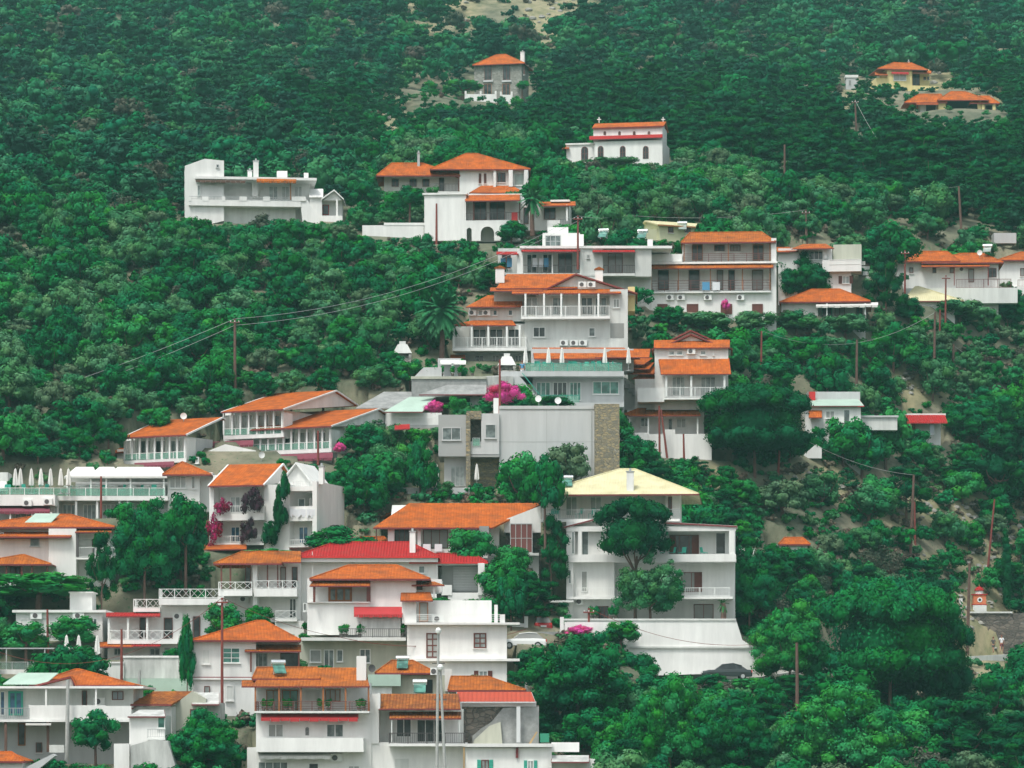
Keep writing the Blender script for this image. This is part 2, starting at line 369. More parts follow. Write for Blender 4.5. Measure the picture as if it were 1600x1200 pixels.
    def rl(s, x0, x1, y0, y1, v, st='bars', m='fw', ret=0, par=None):
        """railing along the front, with returns of the given depth"""
        u0, u1, w0, w1 = s.dims(x0, x1, y0, y1, v, v); s.prot(x0, x1, y0, y1)
        segs = [((u0, v), (u1, v))]
        if ret: segs += [((u0, v+.05), (u0, v+ret)), ((u1, v+.05), (u1, v+ret))]
        f = MB(); g = MB(); t = .025
        for (a, b_) in segs:
            L = math.hypot(b_[0]-a[0], b_[1]-a[1]); ax = abs(b_[0]-a[0]) > .01
            def bar(p, q, z0, z1, h):          # bar from p to q (metres along) between heights
                if ax: f.box(a[0]+p, a[0]+q, v-h, v+h, z0, z1)
                else: f.box(a[0]-h, a[0]+h, a[1]+p, a[1]+q, z0, z1)
            L = (b_[0]-a[0]) if ax else (b_[1]-a[1])
            if L <= 0.05: continue
            bar(0, L, w1-.05, w1, .03)
            n = max(1, round(L/1.5))
            for i in range(n+1): bar(max(0, L*i/n-.03), min(L, L*i/n+.03)+.001, w0, w1+.01, .034)
            if st == 'bars':
                bar(0, L, w0+.06, w0+.10, .02); k_ = int(L/.17)
                for i in range(k_): bar(L*(i+.5)/k_-.013, L*(i+.5)/k_+.013, w0+.1, w1-.05, .013)
            elif st == 'h':
                for i in range(1, 4): z = w0+(w1-w0)*i/4; bar(0, L, z-.015, z+.015, .015)
            elif st in ('glass', 'clear'):
                mm = 'rg' if st == 'glass' else 'clear'
                if ax: g.box(a[0]+.03, a[0]+L-.03, v-.008, v+.008, w0+.04, w1-.06)
                else: g.box(a[0]-.008, a[0]+.008, a[1]+.03, a[1]+L-.03, w0+.04, w1-.06)
            elif st == 'lat':
                bar(0, L, w0+.04, w0+.09, .02)
                for i in range(n):
                    p0, p1 = L*i/n+.04, L*(i+1)/n-.04; m_ = 2
                    for q in range(m_):
                        e0, e1 = p0+(p1-p0)*q/m_, p0+(p1-p0)*(q+1)/m_
                        for (z0, z1) in ((w0+.09, w1-.05), (w1-.05, w0+.09)):
                            if ax: f.prism([(a[0]+e0, v-.015, z0-.02), (a[0]+e0, v-.015, z0+.02), (a[0]+e1, v-.015, z1+.02), (a[0]+e1, v-.015, z1-.02)], (0, .03, 0))
        o = f.build('railing', m, par or s.root)
        if g.v: g.build('glass_panel', mm, o)
        return o
    def bal(s, x0, x1, y, v0, v1=0, th=4, ry=15, st='bars', m='white', rm='fw', ret=True):
        """balcony slab whose top is at row y, with a railing"""
        o = s.bx('balcony', m, x0, x1, y, y+th, v0, v1)
        if ry:
            if st == 'solid':
                u0, u1, w0, w1 = s.dims(x0, x1, y-ry, y, v0, v0); f = MB().box(u0+.01, u1-.01, v0+.006, v0+.13, w0+.004, w1)
                if ret: f.box(u0+.012, u0+.13, v0+.13, v1, w0+.004, w1).box(u1-.13, u1-.012, v0+.13, v1, w0+.004, w1)
                f.build('parapet', m, o); s.prot(x0, x1, y-ry, y)
            else: s.rl(x0+.7, x1-.7, y-ry, y, v0+.08, st, rm, (v1-v0-.1) if ret else 0, par=o)
        return o
    def solid(s, tops, m, th=.16, name='roof', par=None):
        """roof surface: list of faces (lists of Vectors) thickened downwards"""
        vs = []; idx = {}; fs = []
        def key(p): return tuple(round(c, 3) for c in p)
        for f in tops:
            r = []
            for p in f:
                kk = key(p)
                if kk not in idx: idx[kk] = len(vs); vs.append(Vector(p))
                r.append(idx[kk])
            fs.append(r)
        n = len(vs); ed = {}
        for f in fs:
            for i in range(len(f)):
                a, b = f[i], f[(i+1) % len(f)]; ed[(a, b)] = 1
        mb = MB(); out = [tuple(f) for f in fs]+[tuple(i+n for i in reversed(f)) for f in fs]
        for (a, b) in ed:
            if (b, a) not in ed: out.append((a, a+n, b+n, b))
        mb.add([tuple(p) for p in vs]+[(p.x, p.y, p.z-th) for p in vs], out)
        o = mb.build(name, m, par or s.root); s.roof = o; return o
    def fasc(s, pts, m='fascia', h=.16, th=.16):
        """board along the eave between given local points"""
        f = MB()
        for a, b in zip(pts[:-1], pts[1:]):
            d = (b-a); d.z = 0; nrm = Vector((d.y, -d.x, 0)).normalized()*.03
            f.prism([a+nrm*.2-Vector((0,0,th)), b+nrm*.2-Vector((0,0,th)), b+nrm*.2+Vector((0,0,-.02)), a+nrm*.2+Vector((0,0,-.02))], nrm)
        f.build('fascia', m, s.roof)
    def hip(s, x0, x1, ye, yr, xr0, xr1, v0, v1, m='tile', fas='fascia', rid=True):
        A, Bq = s.P(x0, ye, v0), s.P(x1, ye, v0); A.z = Bq.z = (A.z+Bq.z)/2
        C, Dd = Vector((Bq.x, v1, A.z)), Vector((A.x, v1, A.z)); vm = (v0+v1)/2
        r0, r1 = s.P(xr0, yr, vm), s.P(xr1, yr, vm); r0.z = r1.z = (r0.z+r1.z)/2
        if abs(xr1-xr0) < 2: tops = [[A, Bq, r0], [Bq, C, r0], [C, Dd, r0], [Dd, A, r0]]
        else: tops = [[A, Bq, r1, r0], [Bq, C, r1], [C, Dd, r0, r1], [Dd, A, r0]]
        s.solid(tops, m); s.prot(x0+6, x1-6, yr, ye)
        if fas: s.fasc([Dd, A, Bq, C], fas)
        if rid:
            f = MB()
            for a, b in ((A, r0), (Bq, r1), (r0, r1)):
                if (a-b).length > .1: f.tube(a+Vector((0,0,.02)), b+Vector((0,0,.02)), .07, n=5)
            f.build('ridge_tiles', m, s.roof)
    def gx(s, x0, x1, ye, yr, v0, v1, m='tile', vr=None, wall='white', fas='fascia', xr0=None, xr1=None, verge=None, inset=.35):
        """gable roof, ridge parallel to the front"""
        A, Bq = s.P(x0, ye, v0), s.P(x1, ye, v0); A.z = Bq.z = (A.z+Bq.z)/2
        vr = (v0+v1)/2 if vr is None else vr
        zr = s.Wz(yr, (A.x+Bq.x)/2, vr); ua = A.x if xr0 is None else s.U(xr0, vr); ub = Bq.x if xr1 is None else s.U(xr1, vr)
        r0, r1 = Vector((ua, vr, zr)), Vector((ub, vr, zr))
        zb = A.z if v1-vr >= (vr-v0)*.8 else zr-(zr-A.z)*(v1-vr)/(vr-v0)
        C, Dd = Vector((Bq.x, v1, zb)), Vector((A.x, v1, zb))
        s.solid([[A, Bq, r1, r0], [r0, r1, C, Dd]], m); s.prot(x0+4, x1-4, yr, ye)
        if fas: s.fasc([A, Bq], fas)
        if verge:
            f = MB()
            for e, rr, g in ((A, r0, Dd), (Bq, r1, C)):
                f.tube(e-Vector((0,0,.06)), rr-Vector((0,0,.06)), .11, n=4); f.tube(rr-Vector((0,0,.06)), g-Vector((0,0,.06)), .11, n=4)
            f.build('verge', verge, s.roof)
        if wall:
            a, b = A.x+inset, Bq.x-inset
            s.acc.setdefault(wall, MB()).prism([(a, v0+inset, A.z-.1), (a, vr, zr-.2), (a, v1-inset, zb-.1)], (b-a, 0, 0))
        return A, Bq, r0, r1
    def gy(s, x0, x1, ye, yr, xr, v0, v1, m='tile', wall='white', fas='fascia', set_=.5):
        """gable roof, ridge running away from the viewer, pediment in front"""
        A, Bq, r = s.P(x0, ye, v0), s.P(x1, ye, v0), s.P(xr, yr, v0); b = Vector((0, v1-v0, 0)); A.z = Bq.z = (A.z+Bq.z)/2
        s.solid([[A, r, r+b, A+b], [r, Bq, Bq+b, r+b]], m)
        s.prot(x0+4, x1-4, yr, ye)
        if fas: s.fasc([A, r, Bq], fas)
        if wall:
            o = Vector((0, set_, 0)); s.acc.setdefault(wall, MB()).prism([A+o+Vector((.2,0,-.15)), r+o+Vector((0,0,-.2)), Bq+o+Vector((-.2,0,-.15))], (0, v1-v0-set_, 0))
    def shed(s, x0, x1, yf, yb, v0, v1, m='tile2', fas='fascia', xb0=None, xb1=None, th=.12, name='roof'):
        A, Bq = s.P(x0, yf, v0), s.P(x1, yf, v0); A.z = Bq.z = (A.z+Bq.z)/2
        C, Dd = s.P(x1 if xb1 is None else xb1, yb, v1), s.P(x0 if xb0 is None else xb0, yb, v1); C.z = Dd.z = (C.z+Dd.z)/2
        o = s.solid([[A, Bq, C, Dd]], m, th, name=name); s.prot(x0, x1, min(yf, yb), max(yf, yb))
        if fas: s.fasc([Dd, A, Bq, C], fas, th=th)
        return o
    def flat(s, x0, x1, y0, y1, v0, v1, m='white'): o = s.bx('roof', m, x0, x1, y0, y1, v0, v1); s.roof = o; return o
    def poly(s, name, m, pts, v0, v1, par=None):
        P = [s.P(x, y, v0) for x, y in pts]; o = MB().prism(P, (0, v1-v0, 0)).build(name, m, par or s.root)
        xs = [p[0] for p in pts]; ys = [p[1] for p in pts]; s.prot(min(xs), max(xs), min(ys), max(ys)); return o
    def wpoly(s, pts, v0, v1, m='white'):
        P = [s.P(x, y, v0) for x, y in pts]; s.acc.setdefault(m, MB()).prism(P, (0, v1-v0, 0))
        xs = [p[0] for p in pts]; ys = [p[1] for p in pts]; s.prot(min(xs), max(xs), min(ys), max(ys))
    def ch(s, x0, x1, y0, y1, v, m='white', cap=True):
        u0, u1, w0, w1 = s.dims(x0, x1, y0, y1, v, v); w = u1-u0; par = s.roof or s.root
        o = MB().box(u0, u1, v, v+w, w0-.4, w1-.12 if cap else w1)
        c = o.build('chimney', m, par)
        if cap:
            cc = MB().box(u0-.07, u1+.07, v-.07, v+w+.07, w1-.12, w1-.04)
            if cap == 'tile': cc.prism([(u0-.12, v-.1, w1-.02), ((u0+u1)/2, v-.1, w1+.22), (u1+.12, v-.1, w1-.02)], (0, w+.2, 0))
            else: cc.tube(((u0+u1)/2, v+w/2, w1-.04), ((u0+u1)/2, v+w/2, w1+.22), .12, .1, 8)
            cc.build('chimney_cap', 'tile2' if cap == 'tile' else 'metal', c)
        s.prot(x0, x1, y0, y1)
    def ac(s, x, y, v, w=.85, m='fw'):
        p = s.P(x, y, v); o = MB().box(p.x-w/2, p.x+w/2, v-.32, v-.02, p.z-.3, p.z+.3).build('air_conditioner', m, s.root)
        MB().tube((p.x-.08, v-.35, p.z), (p.x-.08, v-.318, p.z), .22, n=12).build('fan', 'darkmetal', o)
    def awn(s, x0, x1, y0, y1, v0, v1, m='redcanvas'):
        """cloth awning: sloping sheet with a hanging valance"""
        A, Bq, C, Dd = s.P(x0, y1-1, v0), s.P(x1, y1-1, v0), s.P(x1, y0, v1), s.P(x0, y0, v1)
        A.z = Bq.z = (A.z+Bq.z)/2; C.z = Dd.z = (C.z+Dd.z)/2
        f = MB().prism([A, Bq, C, Dd], (0, 0, -.04)); n = 10
        for i in range(n):
            a = A.lerp(Bq, i/n); b = A.lerp(Bq, (i+.92)/n)
            f.prism([a-Vector((0,.02,.03)), b-Vector((0,.02,.03)), b-Vector((0,.02,.22+.05*(i % 2))), a-Vector((0,.02,.22+.05*(i % 2)))], (0, .02, 0))
        s.prot(x0, x1, y0, y1); return f.build('awning', m, s.root)
    def done(s, carve=True):
        for m, mb in s.acc.items(): mb.build('wall', m, s.root)
        e = s.ext
        if carve and e[1] > e[0]: CARVES.append((s.X0, s.D, s.c, s.s, e[0]-.8, e[1]+.8, e[2]-1.5, e[3]+1.0, s.zb-.1))
        return s
# ================================================================== BUILDINGS
# ---- grey stone house high on the hill
b = B('stone_house', 'grey stone two-storey house with orange pyramid roof, highest on the wooded hill', 'house', 780, 152, yaw=12)
dp = b.dep(815, 826); b.wl(741, 815, 99, 156, 0, dp, 'stone')
b.hip(738, 820, 100, 85, 776, 790, -.6, dp+.6); b.ch(813, 819, 80, 97, 2.5)
for x in (757, 786): b.w(x, x+11, 102, 125, 0, 'brownwood', 'gd', 2, 1, 'window'); b.bx('lintel', 'lgrey', x-2, x+13, 125, 128, -.25, 0)
b.d(756, 768, 131, 150, 0, 'orangewood', 'gd'); b.d(785, 797, 131, 150, 0, 'orangewood', 'gd'); b.w(818, 820, 104, 117, 0, 'brownwood', 'gd', 1); b.done()
for nm, lb, x0, x1, y in (('garden_wall', 'low white garden wall with square pillars left of the stone house', 646, 676, 149),
                     ('garden_wall', 'low white wall with pillars in front of the stone house door', 726, 776, 147), ('garden_wall', 'short white garden wall right of the stone house', 781, 801, 148)):
    b = B(nm, lb, 'wall', (x0+x1)/2, y+5, dd=-6); b.wl(x0, x1, y, y+5, 0, .3, found=1)
    n = 3 if x1-x0 > 25 else 2
    for i in range(n): xx = x0+(x1-x0-3)*i/(n-1); b.bx('pillar', 'white', xx, xx+3, y-5, y+1, -.05, .35)
    b.done(False)
# ---- yellow hut and house, top right
b = B('water_tank_hut', 'small square pale concrete hut left of the yellow hill house', 'hut', 1331, 134)
b.wl(1322, 1340, 121, 134, 0, 2.2, 'lgrey'); b.flat(1321, 1341, 117, 121, -.15, 2.4, 'white'); b.d(1326, 1330, 125, 134, -.01, 'metal', 'gd', nx=1); b.done()
b = B('yellow_hill_house', 'small yellow house with orange hip roof and awning over its window, top right', 'house', 1400, 141, yaw=-8)
b.wl(1386, 1425, 108, 143, 0, 6, 'yellow'); b.wl(1369, 1386, 122, 143, .1, 5, 'yellow'); b.wl(1425, 1452, 108, 143, 2, 6, 'yellow')
b.hip(1371, 1450, 108, 98, 1396, 1425, -.5, 6.5); b.shed(1367, 1387, 117, 113, -.6, 1.2, 'tile'); b.shed(1426, 1455, 114, 110, -.3, 2, 'tile')
b.awn(1393, 1420, 112, 115, -.8, 0, 'redcanvas'); b.w(1396, 1416, 116, 126, 0, 'fw', 'gl', 2); b.d(1426, 1437, 116, 134, 1.98, 'brownwood', 'gd')
b.w(1443, 1447, 120, 125, 1.98, 'brownwood', 'gd', 1); b.w(1449, 1452, 120, 125, 1.98, 'brownwood', 'gd', 1)
b.bx('parapet', 'yellow', 1425, 1466, 134, 143, -.3, 0); b.ch(1419, 1421, 95, 102, 3); b.done()
b = B('arched_tile_house', 'low yellow house with wavy orange roof over a wide round arch, upper right', 'house', 1490, 184)
b.wl(1462, 1530, 158, 186, 3.2, 7, 'yellow')
arch = [(1466, 158), (1466, 184), (1484, 184), (1480, 174), (1480, 163), (1488, 155), (1502, 152), (1516, 155), (1527, 163), (1527, 172), (1522, 180), (1505, 184), (1533, 184), (1533, 158), (1520, 150), (1500, 146), (1480, 151)]
b.wpoly([(1466, 157), (1466, 185), (1484, 185), (1477, 172), (1478, 160)], 0, .5, 'yellow'); b.wpoly([(1533, 157), (1533, 185), (1505, 185), (1522, 180), (1528, 172), (1527, 160)], 0, .5, 'yellow')
b.bx('arch_shade_sheet', 'black', 1478, 1528, 158, 184, 3.1, 3.19)  # black sheet at the back of the arch, painted in for its shade
b.hip(1413, 1480, 160, 147, 1436, 1470, -.4, 5, 'tile'); b.hip(1465, 1545, 156, 143, 1486, 1508, -.6, 7, 'tile'); b.hip(1515, 1562, 161, 150, 1530, 1545, -.4, 5, 'tile')
b.shed(1432, 1466, 163, 160, -.9, .2, 'tile'); b.wl(1438, 1464, 160, 184, .8, 4, 'offwhite'); b.bx('doorway_shade_sheet', 'black', 1447, 1462, 164, 184, .74, .79)  # flat black sheet on the wall paints the shade of an open doorway
b.wl(1534, 1559, 162, 186, 2, 5, 'offwhite'); b.po([1536, 1553], 162, 184, .1, .5, 'yellow', 'pillar'); b.bx('doorway_shade_sheet', 'black', 1541, 1550, 165, 184, 1.94, 1.99); b.done()  # this doorway too is a black sheet, its shade put into the colour
# ---- chapel
b = B('chapel', 'white chapel with two stepped tile roofs and a row of arched windows', 'chapel', 960, 266, yaw=10)
dp = b.dep(1035, 1046); b.wl(929, 1035, 220, 268, 0, dp); b.wl(927, 1035, 198, 220, 1.6, dp-1.2); b.wl(885, 929, 226, 262, 1.2, dp-1)
b.gx(925, 1037, 198, 191.5, 1.3, dp-.9, 'tile', wall='white'); b.shed(921, 1035, 216, 211, -.4, 1.7, 'tilered', fas='fascia')
b.bx('cornice', 'white', 883, 930, 223.5, 226, 1.0, dp-.8); b.shed(877, 889, 211+21, 208+20, .6, 2, 'tile')
def archwin(b, x0, x1, y0, y1, v, m='brownwood', g='gd', name='window'):
    u0, u1, w0, w1 = b.dims(x0, x1, y0, y1, v, v); r = (u1-u0)/2; c = (u0+u1)/2
    def pr(k, a0, a1):
        pts = [(c-k, a0, w0)]+[(c-k*math.cos(math.pi*i/10), a0, w1-r+k*math.sin(math.pi*i/10)) for i in range(11)]+[(c+k, a0, w0)]
        return MB().prism(pts, (0, a1-a0, 0))
    f = pr(r, v-.03, v+.05); f.box(c-.03, c+.03, v-.075, v-.04, w0, w1-.03).box(c-r, c+r, v-.075, v-.04, (w0+w1)/2-.03, (w0+w1)/2+.03)
    o = f.build(name, m, b.root); pr(r-.09, v-.045, v-.032).build('pane', g, o); return o
b.prot(925, 1046, 192, 262)
for i, x in enumerate((934, 968.5, 1004.5)): archwin(b, x, x+9, 228, 248, 0)
archwin(b, 908, 919, 229, 252, 1.2, name='door')
for x in (943, 966, 989, 1012): archwin(b, x, x+4, 205, 211, 1.6)
for x in (936, 1036):
    p = b.P(x, 192, 4); MB().box(p.x-.06, p.x+.06, 4, 4.12, p.z, p.z+.8).box(p.x-.28, p.x+.28, 4.002, 4.118, p.z+.42, p.z+.54).build('cross', 'white', b.roof)
b.done()
# ---- flat roofed modern villa, left
b = B('flat_roof_villa', 'white modern villa with thin flat roof, long balcony and square stair tower', 'house', 390, 348, yaw=-6)
b.wpoly([(289, 259), (320, 248), (350, 251), (350, 345), (289, 360)], 0, 5); b.wl(350, 484, 281, 352, 1.9, 9)
b.flat(305, 495, 276.5, 280.5, -.6, 9); b.wl(394, 403, 280, 306, .6, 1.9); b.wl(316, 350, 282, 322, 1.9, 6)
b.bal(295, 470, 313, -.4, 1.9, th=9, ry=5.5, st='bars', m='white', rm='metal')
for x0, x1 in ((295, 299), (316, 326), (347, 352), (374, 386), (411, 422), (456, 478)): b.bx('parapet', 'white', x0, x1, 307, 314, -.44, -.3)
b.ch(396, 404, 250, 278, .8); b.ch(387, 394, 265, 278, 4); b.ch(433, 449, 267, 278, 4, cap=False); b.ch(475, 482, 270, 278, 3, cap=False)
b.awn(401, 463, 278, 283.5, -1.2, -.3, 'tile2'); b.awn(306, 384, 281.5, 283, -.9, -.3, 'woodpole')
b.d(308, 313, 289, 307, -.02, 'fw', 'gl', nx=1); b.d(420, 434, 291, 312, 1.88, 'fw', 'gl'); b.d(440, 452, 291, 312, 1.88, 'fw', 'gl'); b.d(460, 472, 291, 312, 1.88, 'fw', 'gl', nx=2); b.w(330, 345, 293, 305, 1.88, 'fw', 'gl')
b.w(338, 342, 257, 262, -.02, 'metal', 'gd', 1); b.po(454, 286, 312, -.3, .12, 'orangewood')
b.poly('stair', 'white', [(470, 308), (478, 309), (499, 343), (499, 354), (474, 354), (470, 322)], -.3, 1.2); b.wl(318, 462, 318, 356, 1.2, 1.9, 'offwhite'); b.done()
b = B('annex_house', 'small white annex with gabled white roof and red door beside the flat roofed villa', 'house', 510, 346)
b.wl(484, 503, 308, 348, 0, 4); b.wl(503, 534, 310, 348, 1.5, 5); b.wl(525, 528, 312, 338, 0, .3); b.gy(502, 537, 310, 296, 522, -.4, 5, 'white', fas=None); b.shed(483, 505, 307, 295, -.3, 3, 'white', fas=None)
b.d(504, 514, 320, 336, 1.48, 'tilered', 'gd', nx=1); b.bx('parapet', 'white', 503, 535, 337, 349, -.2, 0); b.done()
# ---- twin hip houses
b = B('twin_hip_house', 'white house with two large orange hip roofs and dark brown balcony, above the arcaded house', 'house', 720, 310)
b.wl(718, 826, 263, 315, 0, 8); b.wl(600, 716, 275, 315, 2.2, 8)
b.hip(672, 829, 264, 240, 728, 745, -.7, 9); b.hip(588, 719, 274, 255, 612, 660, 0, 8); b.shed(733, 822, 301, 290, -3.2, -.02, 'tile', xb0=752, xb1=800)
b.ch(771, 775, 264, 302, -.6, cap=False); b.w(777, 790, 270, 285, 0, 'brownwood', 'gd', 2); b.w(803, 819, 271, 290, 0, 'fw', 'gg', 1); b.po([798, 822], 266, 292, -.5, .5, 'white', 'pillar')
b.w(748, 752, 271, 287, 0, 'brownwood', 'brownwood', 1); b.w(756, 760, 271, 287, 0, 'brownwood', 'brownwood', 1)
b.bal(672, 718, 299, 0, 2.2, th=3, ry=12, st='bars', m='offwhite', rm='darkmetal', ret=False); b.d(686, 694, 278, 299, 2.18, 'brownwood', 'gd', nx=1)
for x in (612, 640, 660): b.w(x, x+11, 280, 292, 2.18, 'brownwood', 'gd', 2)
b.po(717, 275, 299, .1, .12, 'brownwood'); b.ch(652, 656, 238, 258, 3, m='metal'); b.done()
# ---- arcaded house
b = B('arcaded_house', 'white house with three round arches below a deep balcony under a tiled canopy', 'house', 740, 382, yaw=5, at=(740, 374))
b.wl(663, 728, 303, 376, 0, 8); b.wl(728, 815, 303, 344, 2, 8); b.bx('roof_slab', 'white', 660, 730, 301, 304, -.2, 8)
b.shed(727, 812, 313, 304, -1, 2.1, 'tile'); b.wl(728, 813, 344, 352, 0, 8)
# arcade wall with arched openings
def arcade(b, x0, x1, y0, y1, arcs, v, t=.35, m='white'):
    u0, u1, w0, w1 = b.dims(x0, x1, y0, y1, v, v); mb = b.acc.setdefault(m, MB()); cur = u0
    for (a, c, top) in arcs:
        ua, uc = b.U(a, v), b.U(c, v); r = (uc-ua)/2; wt = b.Wz(top, ua, v); mb.box(cur, ua, v, v+t, w0, w1)
        mb.box(ua, uc, v, v+t, wt, w1)
        for i in range(10):
            a0, a1 = math.pi*i/10, math.pi*(i+1)/10; h = wt-r
            mb.prism([(ua+r-r*math.cos(a0), v, h+r*math.sin(a0)), (ua+r-r*math.cos(a1), v, h+r*math.sin(a1)), (ua+r-r*math.cos(a1), v, wt), (ua+r-r*math.cos(a0), v, wt)], (0, t, 0))
        cur = uc
    mb.box(cur, u1, v, v+t, w0, w1); b.prot(x0, x1, y0, y1)
arcade(b, 728, 813, 352, 376, [(729, 737, 356), (751, 772, 354), (783, 806, 355)], 0); b.wl(728, 813, 352, 378, 2.4, 8, 'offwhite')
b.rl(727, 812, 332, 345, .05, 'bars', 'darkmetal')
for x0, x1 in ((741, 760), (765, 789)): b.d(x0, x1, 316, 344, 1.98, 'brownwood', 'gd')
b.po([740, 812], 312, 344, 0, .14, 'brownwood'); b.wl(815, 889, 318, 360, 2, 7); b.shed(842, 899, 321, 315, -.2, 2, 'tile'); b.bx('roof_slab', 'white', 860, 890, 312, 315, 1, 7)
b.d(818, 826, 324, 350, 1.98, 'brownwood', 'gd', nx=1); b.d(850, 868, 325, 343, 1.98, 'brownwood', 'gd'); b.po([836, 886], 320, 345, .1, .2, 'white', 'pillar')
b.rl(872, 890, 342, 354, .05, 'bars', 'darkmetal'); b.bx('parapet', 'white', 855, 875, 344, 362, -.1, .1); b.done()
p = b.world(804, 344, -.06); tw = MB().box(-.35, .35, -.03, .02, -.1, .9).build('red_towel', 'redcanvas'); tw.location = p; tag(tw, 'red towel hanging on the dark balcony rail above the arches', 'towel')
b = B('retaining_wall', 'long low white wall left of the arcaded house', 'wall', 630, 368, dd=-1); b.wl(566, 662, 352, 372, 0, .4); b.bx('coping', 'white', 600, 664, 348, 352, -.05, 2); b.done()
# ---- long terrace apartments with solar heaters
b = B('terrace_apartments', 'long flat white terrace apartments with laundry, solar heaters on the roof', 'apartment building', 890, 436, at=(900, 445))
b.wl(778, 1018, 388, 440, 2.2, 9, 'offwhite'); b.flat(812, 1050, 384, 388, -.2, 9); b.wl(906, 942, 388, 440, 0, 2.3, 'offwhite'); b.wl(808, 817, 388, 440, 0, .5); b.wl(992, 1018, 388, 432, .2, 2.3, 'offwhite')
b.shed(815, 906, 392.5, 390, -.8, -.05, 'tilered'); b.shed(926, 992, 393, 390.5, -.8, -.05, 'tilered'); b.shed(776, 810, 397, 393, -.4, 1, 'tilered')
b.rl(818, 906, 414, 427, .1, 'bars', 'darkmetal'); b.rl(943, 992, 414, 427, .1, 'bars', 'darkmetal'); b.bx('balcony', 'offwhite', 778, 992, 427, 431, -.05, 2.3)
for x0, x1 in ((872, 894), (950, 973)): b.d(x0, x1, 396, 427, 2.18, 'brownwood', 'gd')
for x in (823, 848): b.d(x, x+16, 397, 427, 2.18, 'fw', 'gd')
b.po([863, 926], 391, 427, .1, .14, 'white'); b.w(917, 921, 398, 404, -.01, 'metal', 'gd', 1); b.w(784, 798, 398, 420, 2.18, 'brownwood', 'gd', 2)
b.wl(848, 906, 364, 386, 3, 8); b.w(852, 876, 368, 386, 2.98, 'metal', 'gm', 3, 2); b.wl(906, 912, 366, 386, 2.6, 3.2); b.wl(1012, 1020, 374, 386, 1, 2); b.wl(856, 888, 355, 366, 5, 8); b.done()
TW = [b.world(x, 410, .6) for x in (786, 796, 836, 846, 853)]
for i, (p, m_, lb) in enumerate(zip(TW, ('bluecloth', 'bluecloth', 'cloth', 'cloth', 'bluecloth'), ('dark blue towel at the left end of the terrace apartments balcony', 'second blue towel from the left on the terrace apartments balcony', 'white sheet drying on the terrace apartments balcony', 'pale shirt drying beside the white sheet', 'blue towel drying right of the white sheet'))):
    t_ = MB().box(-.28, .28, -.02, .02, -.5, .5).build('towel', m_); t_.location = p; tag(t_, lb, 'towel', 'laundry on the terrace apartments')
# ---- pale yellow house
b = B('pale_yellow_house', 'pale yellow low house with shallow gable roof behind the brown-railed apartments', 'house', 1050, 374, yaw=-22)
b.wl(1030, 1118, 352, 378, 0, 6, 'pyellow'); b.gx(1028, 1120, 353, 347, -.5, 7, 'tileyel', wall='pyellow', fas='orangewood'); b.w(1044, 1052, 355, 364, 0, 'brownwood', 'gd'); b.w(1070, 1079, 356, 364, 0, 'brownwood', 'gd'); b.w(1098, 1105, 357, 364, 0, 'brownwood', 'gd')
b.wl(1006, 1030, 358, 378, .3, 6, 'pyellow'); b.ch(1093, 1095, 352-2, 362, -.3, m='lgrey', cap=False); b.done()
# ---- brown railed apartments
b = B('brown_rail_apartments', 'white three-storey apartment block with brown balcony rails and two orange tile bands', 'apartment building', 1112, 488, yaw=4)
dp = 9; b.wl(1016, 1203, 416, 495, 1.7, dp); b.wl(1205, 1213, 372, 495, 0, dp); b.wl(1013, 1017, 420, 495, 0, 2); b.wl(1017, 1205, 455, 495, 0, 2)
b.wl(1066, 1205, 376, 416, 2.0, dp, 'offwhite'); b.hip(1064, 1212, 378, 363, 1078, 1190, -.3, dp+.5, 'tile2'); b.wl(1010, 1066, 397, 409, .3, 6)
b.bx('floor_slab', 'white', 1005, 1215, 409, 412, -.3, 2.2); b.shed(1013, 1208, 418.5, 413, -1.0, .2, 'tile2')
b.bal(1067, 1207, 408.9, .1, 2, th=1, ry=13, st='h', rm='brownmetal', ret=False); b.bal(1017, 1204, 455, -.5, 1.7, th=2.5, ry=17, st='h', rm='brownmetal')
for x in (1081, 1176): b.d(x, x+17, 382, 407, 1.98, 'orangewood', 'gd')
for x in (1116, 1141): b.w(x, x+16, 383, 393, 1.98, 'brownwood', 'gd', 3)
for x in (1028, 1076, 1120, 1138, 1175): b.d(x, x+17 if x not in (1120, 1138) else x+10, 422, 453, 1.68, 'brownwood', 'gd', nx=1)
b.po([1018, 1060, 1110, 1160, 1203], 418, 453, -.4, .10, 'orangewood'); b.po([1069, 1138, 1203], 378, 408, .2, .10, 'orangewood')
for x in (1047, 1064, 1106, 1157): b.ac(x, 465, 0)
for x, w_ in ((1027, 16), (1073, 18), (1126, 18), (1175, 17)): b.d(x, x+w_, 475, 491, -.01, 'brownwood', 'brownwood', nx=1)
b.done()
for x, m_, lb in ((1103, 'bluecloth', 'bright blue towel over the brown rail of the apartment block'), (1119, 'cloth', 'white towel over the brown rail of the apartment block')):
    p = b.world(x, 447, -.62); t_ = MB().box(-.42, .42, -.02, .03, -.45, .45).build('towel', m_); t_.location = p; tag(t_, lb, 'towel')
